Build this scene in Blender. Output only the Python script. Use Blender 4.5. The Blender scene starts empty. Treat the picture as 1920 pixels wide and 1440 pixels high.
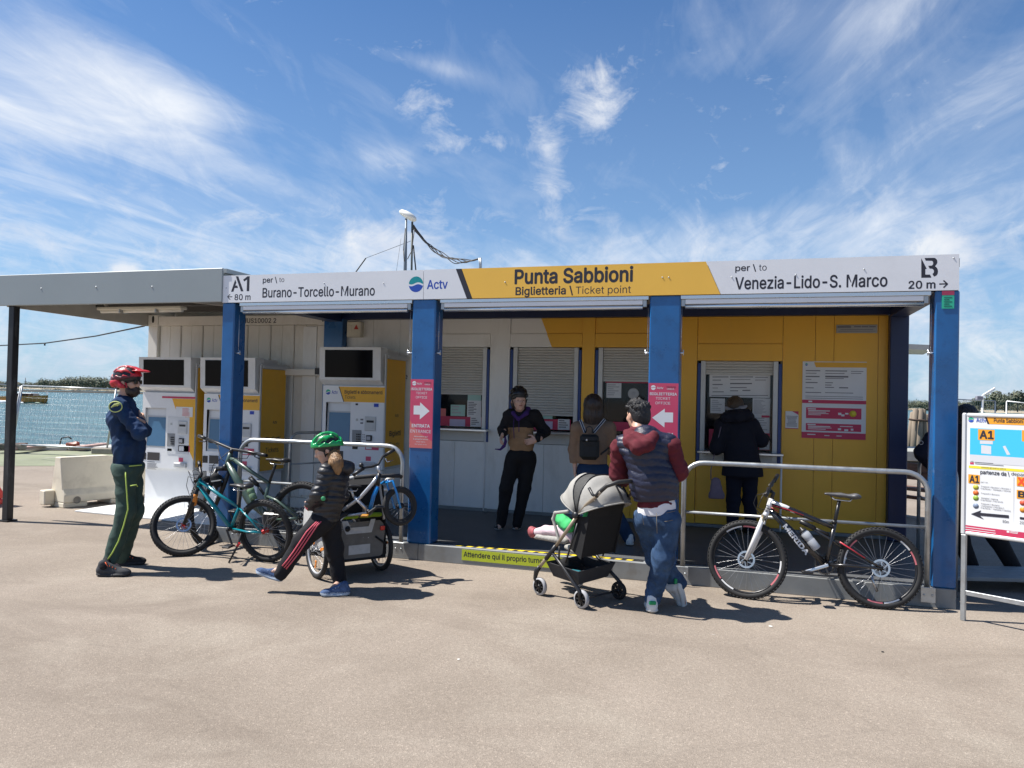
import bpy, math, random
import numpy as np
from mathutils import Vector, Matrix
R = math.radians
random.seed(7); RNG = np.random.default_rng(7)
S = bpy.context.scene
COL = S.collection
# ------------------------------------------------------------------ camera, world, sun, exposure
FPX, CX, CY, CZ = 1443.0, 5.541, -7.084, 1.65
YAW, PITCH, ROLL = 0.3008, 0.0164, 0.0227
cam = bpy.data.cameras.new('camera'); camo = bpy.data.objects.new('camera', cam); COL.objects.link(camo)
cam.sensor_fit = 'HORIZONTAL'; cam.sensor_width = 36.0; cam.lens = 36.0 * FPX / 1920.0
S.cycles.max_bounces = 8; S.cycles.diffuse_bounces = 5; S.cycles.glossy_bounces = 3; S.cycles.transmission_bounces = 4; S.cycles.transparent_max_bounces = 8; S.cycles.caustics_reflective = False; S.cycles.caustics_refractive = False
cam.clip_start = 0.05; cam.clip_end = 9000
camo.matrix_world = (Matrix.Translation((CX, CY, CZ)) @ Matrix.Rotation(YAW, 4, 'Z') @
                     Matrix.Rotation(math.pi/2 + PITCH, 4, 'X') @ Matrix.Rotation(ROLL, 4, 'Z'))
S.camera = camo
S.view_settings.view_transform = 'Standard'; S.view_settings.look = 'None'
S.view_settings.exposure = 0.80; S.view_settings.gamma = 1.0
SUN_EL, SUN_AZ = R(57), R(11)                 # shadows run along +x, 11 degrees towards +y
SUND = Vector((-math.cos(SUN_AZ)*math.cos(SUN_EL), -math.sin(SUN_AZ)*math.cos(SUN_EL), math.sin(SUN_EL)))
sl = bpy.data.lights.new('sun', 'SUN'); sl.energy = 4.8; sl.angle = R(0.53); sl.color = (1.0, 0.955, 0.89)
so = bpy.data.objects.new('sun', sl); COL.objects.link(so)
so.rotation_euler = SUND.to_track_quat('Z', 'Y').to_euler(); so.location = (0, 0, 30)

def ray(u, v):
    u -= 960; v -= 720
    cr, sr = math.cos(ROLL), math.sin(ROLL)
    a = (u*cr + v*sr)/FPX; b = -(-u*sr + v*cr)/FPX
    cp, sp = math.cos(PITCH), math.sin(PITCH)
    Z = cp - b*sp; Y = sp + b*cp
    c, s = math.cos(YAW), math.sin(YAW)
    return Vector((a*c - Z*s, a*s + Z*c, Y))
CAM = Vector((CX, CY, CZ))
def at(u, v, x=None, y=None, z=None):
    d = ray(u, v)
    t = (z-CZ)/d.z if z is not None else ((y-CY)/d.y if y is not None else (x-CX)/d.x)
    return CAM + d*t
def on(u, v, P, n):
    d = ray(u, v); n = Vector(n)
    return CAM + d*((Vector(P)-CAM).dot(n)/d.dot(n))
RIGHT = Vector((math.cos(YAW), math.sin(YAW), 0)); FWD = Vector((-math.sin(YAW), math.cos(YAW), 0)); UP = Vector((0, 0, 1))
def face_plane(base):                          # vertical plane through a ground point, square to the view
    base = Vector(base)
    return lambda u, v, d=0.0: on(u, v, base + FWD*d, FWD)

# node helpers
def nd(nt, typ, **kw):
    n = nt.nodes.new(typ)
    for k, v in kw.items():
        if k == 'ins':
            for i, x in v.items():
                if isinstance(x, bpy.types.NodeSocket): nt.links.new(x, n.inputs[i])
                else: n.inputs[i].default_value = x
        else: setattr(n, k, v)
    return n
def mth(nt, op, a, b=None, c=None, clamp=False):
    n = nt.nodes.new('ShaderNodeMath'); n.operation = op; n.use_clamp = clamp
    for i, x in enumerate((a, b, c)):
        if x is None: continue
        if isinstance(x, bpy.types.NodeSocket): nt.links.new(x, n.inputs[i])
        else: n.inputs[i].default_value = x
    return n.outputs[0]
def vmth(nt, op, a, b=None):
    n = nt.nodes.new('ShaderNodeVectorMath'); n.operation = op
    for i, x in enumerate((a, b)):
        if x is None: continue
        if isinstance(x, bpy.types.NodeSocket): nt.links.new(x, n.inputs[i])
        else: n.inputs[i].default_value = x
    return n.outputs['Value'] if op in ('DOT_PRODUCT', 'LENGTH', 'DISTANCE') else n.outputs[0]
def ramp(nt, fac, stops):
    n = nt.nodes.new('ShaderNodeValToRGB'); el = n.color_ramp.elements
    while len(el) < len(stops): el.new(0.5)
    for e, (p, c) in zip(el, stops):
        e.position = p; e.color = (c, c, c, 1) if isinstance(c, (int, float)) else (*c, 1)
    nt.links.new(fac, n.inputs[0]); return n.outputs[0]
def mixc(nt, fac, a, b, blend='MIX'):
    n = nt.nodes.new('ShaderNodeMix'); n.data_type = 'RGBA'; n.blend_type = blend
    for i, x in ((0, fac), (6, a), (7, b)):
        if isinstance(x, bpy.types.NodeSocket): nt.links.new(x, n.inputs[i])
        else: n.inputs[i].default_value = x if i == 0 else ((*x, 1) if len(x) == 3 else x)
    return n.outputs[2]

W = bpy.data.worlds.new('World'); S.world = W; W.use_nodes = True
nt = W.node_tree; nt.nodes.clear()
sky = nd(nt, 'ShaderNodeTexSky', sky_type='NISHITA', sun_disc=False)
sky.sun_elevation = SUN_EL; sky.sun_rotation = math.atan2(SUND.x, SUND.y); sky.air_density = 1.0; sky.dust_density = 0.6; sky.ozone_density = 2.0
tc = nd(nt, 'ShaderNodeTexCoord').outputs['Generated']
dirv = vmth(nt, 'NORMALIZE', tc)
sx = nd(nt, 'ShaderNodeSeparateXYZ', ins={0: dirv})
dz = mth(nt, 'ADD', mth(nt, 'MAXIMUM', sx.outputs[2], 0.0), 0.07)
cxn = nd(nt, 'ShaderNodeCombineXYZ', ins={0: mth(nt, 'DIVIDE', sx.outputs[0], dz), 1: mth(nt, 'DIVIDE', sx.outputs[1], dz), 2: 0.0}).outputs[0]
def blob(u, v, ru, rv, ang=0.0, power=1.0):    # a soft patch of sky where a cloud sits
    d0 = ray(u, v).normalized()
    e1 = (ray(u+10, v).normalized()-d0).normalized(); e2 = (ray(u, v-10).normalized()-d0).normalized()
    a1 = e1*math.cos(ang)+e2*math.sin(ang); a2 = e2*math.cos(ang)-e1*math.sin(ang)
    p = mth(nt, 'DIVIDE', vmth(nt, 'DOT_PRODUCT', dirv, tuple(a1)), ru/FPX)
    p = mth(nt, 'SUBTRACT', p, d0.dot(a1)*FPX/ru)
    q = mth(nt, 'DIVIDE', vmth(nt, 'DOT_PRODUCT', dirv, tuple(a2)), rv/FPX)
    q = mth(nt, 'SUBTRACT', q, d0.dot(a2)*FPX/rv)
    r2 = mth(nt, 'ADD', mth(nt, 'MULTIPLY', p, p), mth(nt, 'MULTIPLY', q, q))
    front = mth(nt, 'GREATER_THAN', vmth(nt, 'DOT_PRODUCT', dirv, tuple(d0)), 0.2)
    return mth(nt, 'MULTIPLY', mth(nt, 'MULTIPLY', mth(nt, 'EXPONENT', mth(nt, 'MULTIPLY', r2, -1.0)), power), front)
def addall(xs):
    o = xs[0]
    for x in xs[1:]: o = mth(nt, 'ADD', o, x)
    return o
def noise(vec, scale, detail=6.0, rough=0.55, dist=0.0, lac=2.0):
    return nd(nt, 'ShaderNodeTexNoise', ins={'Vector': vec, 'Scale': scale, 'Detail': detail, 'Roughness': rough, 'Distortion': dist, 'Lacunarity': lac}).outputs[0]
# cirrus: long combed fibres on a high flat layer, drawn out along the wind
def comb(ang, sx_, sy_, off=(0, 0, 0)):
    return nd(nt, 'ShaderNodeMapping', vector_type='TEXTURE', ins={0: cxn, 1: off, 2: (0, 0, R(ang)), 3: (1/sx_, 1/sy_, 1)}).outputs[0]
c1 = noise(comb(84, 0.55, 1.9), 1.3, 7, 0.62, 1.1); c2 = noise(comb(106, 0.75, 2.4, (3.1, 1.7, 0)), 2.2, 6, 0.62, 0.8)
veil = noise(cxn, 0.75, 3, 0.55, 0.4)
dens = addall([blob(90, 215, 300, 62, R(-6), 0.33), blob(300, 175, 150, 60, R(-10), 0.33), blob(120, 110, 260, 60, R(-20), 0.12), blob(280, 430, 420, 70, R(-6), 0.23), blob(600, 60, 260, 90, 0, -0.10), blob(1330, 230, 220, 130, 0, -0.12), blob(560, 230, 160, 90, 0, -0.08),
               blob(1600, 20, 320, 60, R(8), 0.20), blob(1830, 210, 200, 80, R(25), 0.14), blob(1400, 455, 700, 60, R(4), 0.22), blob(720, 305, 60, 30, R(-15), 0.22), blob(800, 120, 120, 18, R(-12), 0.22)])
cir = mth(nt, 'ADD', mth(nt, 'MULTIPLY', c1, 0.60), mth(nt, 'MULTIPLY', c2, 0.40))
cir = mth(nt, 'ADD', mth(nt, 'ADD', cir, mth(nt, 'MULTIPLY', mth(nt, 'SUBTRACT', veil, 0.5), 0.30)), dens)
cirm = ramp(nt, cir, [(0.48, 0.0), (0.61, 0.13), (0.77, 0.48), (0.96, 0.95)])
# small ragged puffs and the heaped bank low over the water
pv = nd(nt, 'ShaderNodeMapping', ins={0: dirv, 3: (1, 1, 1.5)}).outputs[0]
n3 = noise(pv, 13.0, 7, 0.66, 0.9)
n4 = noise(pv, 38.0, 5, 0.65, 0.4)
puff = addall([blob(1125, 150, 55, 42, R(20), 0.24), blob(1130, 222, 38, 40, 0, 0.24), blob(1035, 330, 30, 90, R(6), 0.22),
               blob(785, 190, 60, 30, 0, 0.17), blob(890, 270, 110, 22, 0, 0.16), blob(735, 455, 90, 40, 0, 0.24), blob(1765, 465, 60, 30, 0, 0.27), blob(232, 505, 22, 12, 0, 0.36)])
low = ramp(nt, sx.outputs[2], [(0.0, 0.28), (0.10, 0.31), (0.19, 0.14), (0.27, 0.0)])
cu = mth(nt, 'ADD', mth(nt, 'ADD', mth(nt, 'MULTIPLY', n3, 0.72), mth(nt, 'MULTIPLY', n4, 0.28)), mth(nt, 'ADD', puff, mth(nt, 'MULTIPLY', low, 0.62)))
cum = ramp(nt, cu, [(0.59, 0.0), (0.70, 0.30), (0.84, 0.80), (1.0, 0.97)])
haze = ramp(nt, sx.outputs[2], [(0.0, 0.66), (0.09, 0.50), (0.22, 0.24), (0.50, 0.03)])
gray = noise(pv, 7.0, 3, 0.55, 0.2)
CLD = 7.2
ccol = mixc(nt, ramp(nt, gray, [(0.35, 0.0), (0.65, 1.0)]), (CLD*0.66, CLD*0.74, CLD*0.90), (CLD*0.98, CLD*1.0, CLD*1.03))
skyc = mixc(nt, 1.0, sky.outputs[0], (0.40, 0.67, 0.95), 'MULTIPLY')
skyc = mixc(nt, haze, skyc, (CLD*0.56, CLD*0.76, CLD*0.97))
skyc = mixc(nt, cirm, skyc, (CLD*0.93, CLD*0.98, CLD*1.06))
skyc = mixc(nt, cum, skyc, ccol)
W.cycles.sampling_method = 'NONE'
bg = nd(nt, 'ShaderNodeBackground', ins={0: skyc, 1: 0.076})
nt.links.new(bg.outputs[0], nd(nt, 'ShaderNodeOutputWorld').inputs[0])

# ------------------------------------------------------------------ materials
MATS = {}
def mat(name, col, rough=0.6, metal=0.0, var=0.08, vscale=6.0, bump=0.0, bscale=60.0, coat=0.0, spec=0.5, dirt=None, dscale=3.0, damt=0.5,
        stretch=(1, 1, 1), alpha=None, sheen=0.0, trans=0.0, emit=None):
    if name in MATS: return MATS[name]
    m = bpy.data.materials.new(name); m.use_nodes = True; nt = m.node_tree
    b = nt.nodes['Principled BSDF']
    pos = nd(nt, 'ShaderNodeNewGeometry').outputs['Position']
    vec = nd(nt, 'ShaderNodeMapping', ins={0: pos, 3: stretch}).outputs[0]
    c = tuple(col)
    if var > 0:
        n = nd(nt, 'ShaderNodeTexNoise', ins={'Vector': vec, 'Scale': vscale, 'Detail': 5.0, 'Roughness': 0.6}).outputs[0]
        lo = tuple(x*(1-var) for x in c); hi = tuple(min(1, x*(1+var)) for x in c)
        cc = mixc(nt, ramp(nt, n, [(0.3, 0.0), (0.7, 1.0)]), lo, hi)
        if dirt:
            d = nd(nt, 'ShaderNodeTexNoise', ins={'Vector': vec, 'Scale': dscale, 'Detail': 8.0, 'Roughness': 0.7}).outputs[0]
            cc = mixc(nt, mth(nt, 'MULTIPLY', ramp(nt, d, [(0.52, 0.0), (0.72, 1.0)]), damt), cc, dirt)
        nt.links.new(cc, b.inputs['Base Color'])
        rr = mth(nt, 'ADD', mth(nt, 'MULTIPLY', mth(nt, 'SUBTRACT', n, 0.5), 0.25), rough, clamp=True)
        nt.links.new(rr, b.inputs['Roughness'])
    else:
        b.inputs['Base Color'].default_value = (*c, 1); b.inputs['Roughness'].default_value = rough
    b.inputs['Metallic'].default_value = metal; b.inputs['Coat Weight'].default_value = coat; b.inputs['Coat Roughness'].default_value = 0.12
    b.inputs['Specular IOR Level'].default_value = spec; b.inputs['Sheen Weight'].default_value = sheen
    b.inputs['Transmission Weight'].default_value = trans
    if alpha is not None: b.inputs['Alpha'].default_value = alpha
    if emit: b.inputs['Emission Color'].default_value = (*emit[:3], 1); b.inputs['Emission Strength'].default_value = emit[3]
    if bump > 0:
        n2 = nd(nt, 'ShaderNodeTexNoise', ins={'Vector': vec, 'Scale': bscale, 'Detail': 4.0, 'Roughness': 0.6}).outputs[0]
        bp = nd(nt, 'ShaderNodeBump', ins={'Strength': bump, 'Distance': 0.01, 'Height': n2})
        nt.links.new(bp.outputs[0], b.inputs['Normal'])
    MATS[name] = m; return m

# ------------------------------------------------------------------ mesh builder
ORG = {}
def V(*a): return Vector(a)
def frame_of(d):
    d = Vector(d).normalized()
    a = Vector((0, 0, 1)) if abs(d.z) < 0.9 else Vector((1, 0, 0))
    u = d.cross(a).normalized(); return u, d.cross(u).normalized()
class MB:
    def __init__(s): s.v = []; s.f = []; s.m = []; s.sm = []
    def add(s, vs, fs, mi=0, smooth=False):
        o = len(s.v); s.v += [tuple(x) for x in vs]
        for f in fs: s.f.append(tuple(i+o for i in f)); s.m.append(mi); s.sm.append(smooth)
        return s
    def obox(s, c, ax, ay, az, mi=0, bev=0.0):     # centre and three half-axis vectors
        c, ax, ay, az = map(Vector, (c, ax, ay, az))
        if bev <= 0:
            vs = [c+ax*i+ay*j+az*k for k in (-1, 1) for j in (-1, 1) for i in (-1, 1)]
            return s.add(vs, [(0, 2, 3, 1), (4, 5, 7, 6), (0, 1, 5, 4), (2, 6, 7, 3), (0, 4, 6, 2), (1, 3, 7, 5)], mi)
        L = [max(a.length, 1e-6) for a in (ax, ay, az)]; b = [max(0.05, 1-bev/l) for l in L]
        vs = []; ix = {}
        for k in (-1, 1):
            for j in (-1, 1):
                for i in (-1, 1):
                    for t in range(3):
                        w = [i*(1 if t == 0 else b[0]), j*(1 if t == 1 else b[1]), k*(1 if t == 2 else b[2])]
                        ix[(i, j, k, t)] = len(vs); vs.append(c+ax*w[0]+ay*w[1]+az*w[2])
        fs = []
        for t in range(3):
            o1, o2 = (t+1) % 3, (t+2) % 3
            for sgn in (-1, 1):
                q = []
                for a, bb in ((-1, -1), (1, -1), (1, 1), (-1, 1)):
                    k3 = [0, 0, 0]; k3[t] = sgn; k3[o1] = a; k3[o2] = bb; q.append(ix[(*k3, t)])
                fs.append(tuple(q if sgn > 0 else q[::-1]))
        for t in range(3):                            # edges along axis t
            o1, o2 = (t+1) % 3, (t+2) % 3
            for a in (-1, 1):
                for bb in (-1, 1):
                    def key(tt, e):
                        k3 = [0, 0, 0]; k3[t] = e; k3[o1] = a; k3[o2] = bb; return ix[(*k3, tt)]
                    q = [key(o1, -1), key(o2, -1), key(o2, 1), key(o1, 1)]
                    fs.append(tuple(q if a*bb < 0 else q[::-1]))
        for i in (-1, 1):
            for j in (-1, 1):
                for k in (-1, 1):
                    q = [ix[(i, j, k, t)] for t in range(3)]
                    fs.append(tuple(q if i*j*k > 0 else q[::-1]))
        return s.add(vs, fs, mi)
    def box(s, x0, x1, y0, y1, z0, z1, mi=0, bev=0.0):
        return s.obox(((x0+x1)/2, (y0+y1)/2, (z0+z1)/2), (abs(x1-x0)/2, 0, 0), (0, abs(y1-y0)/2, 0), (0, 0, abs(z1-z0)/2), mi, bev)
    def bar(s, a, b, w, h, up=(0, 0, 1), mi=0, bev=0.0):
        a, b = Vector(a), Vector(b); d = b-a; L = d.length; d.normalize(); up = Vector(up)
        sd = d.cross(up)
        if sd.length < 1e-4: sd = d.cross(Vector((1, 0, 0)))
        sd.normalize(); u = sd.cross(d).normalized()
        return s.obox((a+b)/2, d*L/2, sd*w/2, u*h/2, mi, bev)
    def tube(s, pts, r, n=10, mi=0, cap=True, flat=None):
        pts = [Vector(p) for p in pts]; rs = r if isinstance(r, (list, tuple)) else [r]*len(pts)
        rings = []; u = None
        for i, p in enumerate(pts):
            d = (pts[min(i+1, len(pts)-1)]-pts[max(i-1, 0)])
            d = d.normalized() if d.length > 1e-9 else Vector((0, 0, 1))
            if u is None: u, w = frame_of(d)
            else:
                u = (u-d*u.dot(d)); u = u.normalized() if u.length > 1e-6 else frame_of(d)[0]; w = d.cross(u).normalized()
            rings.append([p+(u*math.cos(2*math.pi*k/n)+w*math.sin(2*math.pi*k/n))*rs[i] for k in range(n)])
        vs = [q for rg in rings for q in rg]; fs = []
        for i in range(len(rings)-1):
            for k in range(n):
                a = i*n+k; b = i*n+(k+1) % n; fs.append((a, b, b+n, a+n))
        s.add(vs, fs, mi, True)
        if cap:
            s.add(rings[0], [tuple(range(n))[::-1]], mi); s.add(rings[-1], [tuple(range(n))], mi)
        return s
    def lathe(s, c, axis, prof, n=24, mi=0, a0=0.0, a1=2*math.pi, smooth=True):   # prof: (radius, offset along axis)
        c = Vector(c); ax = Vector(axis).normalized(); u, w = frame_of(ax); full = abs(a1-a0-2*math.pi) < 1e-6
        m = n if full else n+1; vs = []
        for k in range(m):
            t = a0+(a1-a0)*k/n; e = u*math.cos(t)+w*math.sin(t)
            for r, h in prof: vs.append(c+e*r+ax*h)
        P = len(prof); fs = []
        for k in range(n):
            k2 = (k+1) % m
            for i in range(P-1): fs.append((k*P+i, k*P+i+1, k2*P+i+1, k2*P+i))
        return s.add(vs, fs, mi, smooth)
    def prism(s, poly, ext, mi=0, mside=None):
        poly = [Vector(p) for p in poly]; ext = Vector(ext); n = len(poly)
        vs = poly+[p+ext for p in poly]
        s.add(vs, [tuple(range(n))], mi); s.add(vs, [tuple(range(n, 2*n))[::-1]], mi)
        return s.add(vs, [(i, i+n, (i+1) % n+n, (i+1) % n) for i in range(n)], mi if mside is None else mside)
    def poly(s, pts, mi=0): return s.add(pts, [tuple(range(len(pts)))], mi)
    def sphere(s, c, r, n=12, mi=0, sc=(1, 1, 1)):
        c = Vector(c); vs = []; fs = []; m = n//2
        for j in range(m+1):
            t = math.pi*j/m
            for k in range(n):
                p = 2*math.pi*k/n; vs.append(c+Vector((r*sc[0]*math.sin(t)*math.cos(p), r*sc[1]*math.sin(t)*math.sin(p), r*sc[2]*math.cos(t))))
        for j in range(m):
            for k in range(n): fs.append((j*n+k, (j+1)*n+k, (j+1)*n+(k+1) % n, j*n+(k+1) % n))
        return s.add(vs, fs, mi, True)
    def build(s, name, mats, parent=None, org=None, recalc=True, **props):
        if not isinstance(mats, (list, tuple)): mats = [mats]
        o0 = Vector(org) if org is not None else (ORG[parent.name] if parent is not None else Vector((0, 0, 0)))
        me = bpy.data.meshes.new(name)
        vv = np.array(s.v, dtype=float)-np.array(o0)
        me.from_pydata(vv.tolist(), [], s.f); me.validate(); 
        for m in mats: me.materials.append(m)
        if len(me.polygons) == len(s.f):
            me.polygons.foreach_set('material_index', s.m); me.polygons.foreach_set('use_smooth', s.sm)
        if recalc and name not in ('lettering', 'print', 'wall_lettering'):
            import bmesh
            bm = bmesh.new(); bm.from_mesh(me); bmesh.ops.remove_doubles(bm, verts=bm.verts, dist=1e-6)
            bmesh.ops.recalc_face_normals(bm, faces=bm.faces); bm.to_mesh(me); bm.free()
        ob = bpy.data.objects.new(name, me); COL.objects.link(ob)
        if parent is not None: ob.parent = parent
        else: ob.location = o0
        ORG[ob.name] = o0
        for k, v in props.items(): ob[k] = v
        if name in ('print', 'brake_hose', 'rivet'): ob['kind'] = 'stuff'
        return ob
def thing(name, loc, label, cat, group=None):
    e = bpy.data.objects.new(name, None); COL.objects.link(e); e.location = Vector(loc); e.empty_display_size = 0.1
    ORG[e.name] = Vector(loc); e['label'] = label; e['category'] = cat
    if group: e['group'] = group
    return e
def tag(o, label, cat, group=None):
    o['label'] = label; o['category'] = cat
    if group: o['group'] = group
    return o
def link_copy(o, parent, offset=None):
    c = o.copy(); COL.objects.link(c); c.parent = parent; ORG[c.name] = ORG[o.name]
    if offset is not None: c.location = Vector(o.location)+Vector(offset)
    return c
def copy_tree(root, loc):
    r = root.copy(); COL.objects.link(r); r.location = Vector(loc); ORG[r.name] = Vector(loc)
    def rec(o, p):
        for ch in list(o.children):
            c = ch.copy(); COL.objects.link(c); c.parent = p; ORG[c.name] = ORG[r.name]; rec(ch, c)
    rec(root, r); return r
FONT = None
try:                                            # Blender's own interface typeface, if it is there
    import os
    FONT = bpy.data.fonts.load(os.path.join(bpy.utils.system_resource('DATAFILES', path='fonts'), 'Inter.woff2'))
except Exception: FONT = None
from mathutils.geometry import tessellate_polygon
TXT = {}
def uncross(q):
    n = len(q)
    for i in range(n):
        a, b = q[i], q[(i+1) % n]
        for j in range(i+2, n if i else n-1):
            c, d = q[j], q[(j+1) % n]; r, t = b-a, d-c; den = r.cross(t)
            if abs(den) < 1e-12: continue
            u, v = (c-a).cross(t)/den, (c-a).cross(r)/den
            if 1e-6 < u < 1-1e-6 and 1e-6 < v < 1-1e-6:
                X = a+r*u; return uncross([X]+q[i+1:j+1])+uncross([X]+q[j+1:]+q[:i+1])
    return [q]
def text_polys(s, bold=0.0, spacing=1.0):
    """letter outlines filled contour by contour, so strokes that overlap inside a glyph stay clean"""
    if (s, spacing) in TXT: return TXT[(s, spacing)]
    cu = bpy.data.curves.new('t', 'FONT'); cu.body = s; cu.size = 1.0; cu.resolution_u = 3; cu.space_character = spacing
    if FONT: cu.font = FONT
    ob = bpy.data.objects.new('t', cu); COL.objects.link(ob)
    dg = bpy.context.evaluated_depsgraph_get(); c2 = ob.evaluated_get(dg).to_curve(dg)
    conts = []
    for sp in c2.splines:
        bp = sp.bezier_points; pts = []; n = len(bp)
        if not n: continue
        for i in range(n):
            p0, p1 = bp[i], bp[(i+1) % n]; A, B, C, E = (Vector(q[:2]) for q in (p0.co, p0.handle_right, p1.handle_left, p1.co))
            st = ((B-A).cross(E-A))**2+((C-A).cross(E-A))**2 < 1e-10
            for k in range(1 if st else 4):
                t = k/4; pts.append(A*(1-t)**3+B*3*t*(1-t)**2+C*3*t*t*(1-t)+E*t**3)
        q = [p for i, p in enumerate(pts) if (p-pts[i-1]).length > 1e-5]
        for q in (uncross(q) if 'P' in s or 'R' in s else [q]):
            if len(q) > 2: conts.append((sum(q[i-1].x*q[i].y-q[i].x*q[i-1].y for i in range(len(q)))/2, q))
    ob.to_curve_clear(); bpy.data.objects.remove(ob); bpy.data.curves.remove(cu)
    sg = 1 if max(conts, key=lambda c: abs(c[0]))[0] > 0 else -1
    def inside(p, poly):
        r = False
        for i in range(len(poly)):
            a, b = poly[i-1], poly[i]
            if (a.y > p.y) != (b.y > p.y) and p.x < (b.x-a.x)*(p.y-a.y)/(b.y-a.y)+a.x: r = not r
        return r
    outs = [[c, []] for c in conts if c[0]*sg > 0]
    for ar, h in conts:
        if ar*sg > 0: continue
        cand = [o for o in outs if inside(h[0], o[0][1])]
        if cand: min(cand, key=lambda o: abs(o[0][0]))[1].append(h)
    V2, F2 = [], []
    for j, ((ar, o), hs) in enumerate(outs):
        loops = [[Vector((p.x, p.y, 0)) for p in o]]+[[Vector((p.x, p.y, 0)) for p in h] for h in hs]; k = len(V2)
        for l in loops: V2 += [(p.x, p.y, (j % 3)*1.0) for p in l]
        F2 += [tuple(i+k for i in t) for t in tessellate_polygon(loops)]
    TXT[(s, spacing)] = (np.array(V2), F2); return TXT[(s, spacing)]
def put_text(mb, s, o, ex, ez, w=None, h=None, bold=0.02, mi=0, n=None, spacing=1.0, lift=0.0):
    """letters fitted into the box of width w and height h whose lower left corner is o"""
    vs, fs = text_polys(s, 0.0, spacing)
    lo, hi = vs.min(0), vs.max(0); d = hi-lo
    sx_ = (w/d[0]) if w else None; sz_ = (h/d[1]) if h else sx_
    if sx_ is None: sx_ = sz_
    ex, ez, o = Vector(ex), Vector(ez), Vector(o)
    nrm = ex.cross(ez).normalized()
    k = bold*1.15                                # heavier weights: the same outlines struck again a hair to each side
    for i, (a, c) in enumerate(((0, 0), (k, 0), (-k, 0), (0, k), (0, -k), (.7*k, .7*k), (-.7*k, -.7*k), (.7*k, -.7*k), (-.7*k, .7*k)) if k > 0 else ((0, 0),)):
        mb.add([o+ex*((v[0]-lo[0]+a)*sx_)+ez*((v[1]-lo[1]+c)*sz_)+nrm*(lift+.00003*i+.00001*v[2]) for v in vs], fs, mi)
    return mb
# ------------------------------------------------------------------ palette
M_ASPH = bpy.data.materials.new('asphalt'); M_ASPH.use_nodes = True
def asphalt():
    nt = M_ASPH.node_tree; b = nt.nodes['Principled BSDF']
    pos = nd(nt, 'ShaderNodeNewGeometry').outputs['Position']
    def nz(scale, detail=4.0, rough=0.6, dist=0.0, off=(0, 0, 0), st=(1, 1, 1)):
        v = nd(nt, 'ShaderNodeMapping', ins={0: pos, 1: off, 3: st}).outputs[0]
        return nd(nt, 'ShaderNodeTexNoise', ins={'Vector': v, 'Scale': scale, 'Detail': detail, 'Roughness': rough, 'Distortion': dist}).outputs[0]
    c = mixc(nt, ramp(nt, nz(0.45, 6, 0.62, 0.4), [(0.35, 0.0), (0.68, 1.0)]), (0.216, 0.179, 0.143), (0.286, 0.240, 0.196))
    worn = ramp(nt, nz(0.9, 9, 0.68, 0.7, (5, 2, 0)), [(0.50, 0.0), (0.66, 0.55), (0.8, 0.8)])
    c = mixc(nt, worn, c, (0.315, 0.272, 0.222))
    agg = nd(nt, 'ShaderNodeTexVoronoi', ins={'Vector': pos, 'Scale': 150.0}); agg.feature = 'F1'
    sep = nd(nt, 'ShaderNodeSeparateColor', ins={0: agg.outputs['Color']}).outputs[0]
    c = mixc(nt, 0.85, c, ramp(nt, sep, [(0.0, 0.80), (0.5, 0.98), (0.9, 1.08), (1.0, 1.45)]), 'MULTIPLY')
    c = mixc(nt, 0.7, c, ramp(nt, nz(38, 3, 0.7), [(0.25, 0.86), (0.5, 1.0), (0.78, 1.12)]), 'MULTIPLY')
    # spots of trodden gum, drips and tyre-dark patches
    gum = nd(nt, 'ShaderNodeTexVoronoi', ins={'Vector': nd(nt, 'ShaderNodeMapping', ins={0: pos, 3: (1, 1.3, 1)}).outputs[0], 'Scale': 1.7, 'Randomness': 1.0})
    gm = ramp(nt, mth(nt, 'ADD', gum.outputs['Distance'], mth(nt, 'MULTIPLY', nz(14, 3), 0.05)), [(0.040, 1.0), (0.062, 0.0)])
    pick = nd(nt, 'ShaderNodeSeparateColor', ins={0: gum.outputs['Color']}).outputs[1]
    gm = mth(nt, 'MULTIPLY', gm, mth(nt, 'GREATER_THAN', pick, 0.62))
    c = mixc(nt, mth(nt, 'MULTIPLY', gm, 0.55), c, (0.46, 0.43, 0.39))
    dk = ramp(nt, nz(0.7, 7, 0.66, 1.2, (11, 4, 0), (0.6, 1.4, 1)), [(0.52, 0.0), (0.74, 0.62)])
    c = mixc(nt, dk, c, (0.165, 0.134, 0.107))
    crk = nd(nt, 'ShaderNodeTexVoronoi', ins={'Vector': nd(nt, 'ShaderNodeMapping', ins={0: pos, 3: (0.35, 0.5, 1)}).outputs[0], 'Scale': 0.8}); crk.feature = 'DISTANCE_TO_EDGE'
    ck = ramp(nt, mth(nt, 'ADD', crk.outputs['Distance'], mth(nt, 'MULTIPLY', nz(3, 6, 0.7), 0.05)), [(0.022, 1.0), (0.028, 0.0)])
    c = mixc(nt, mth(nt, 'MULTIPLY', ck, 0.12), c, (0.09, 0.075, 0.062))
    nt.links.new(c, b.inputs['Base Color']); b.inputs['Roughness'].default_value = 0.93; b.inputs['Specular IOR Level'].default_value = 0.3
    bh = mth(nt, 'ADD', mth(nt, 'MULTIPLY', agg.outputs['Distance'], 0.5), mth(nt, 'MULTIPLY', nz(22, 5, 0.7), 0.8))
    bp = nd(nt, 'ShaderNodeBump', ins={'Strength': 0.55, 'Distance': 0.008, 'Height': bh})
    nt.links.new(bp.outputs[0], b.inputs['Normal'])
asphalt()
WHITE = mat('white_enamel', (0.80, 0.80, 0.79), 0.38, var=0.04, vscale=2.5, dirt=(0.45, 0.42, 0.36), dscale=5, damt=0.18)
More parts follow.
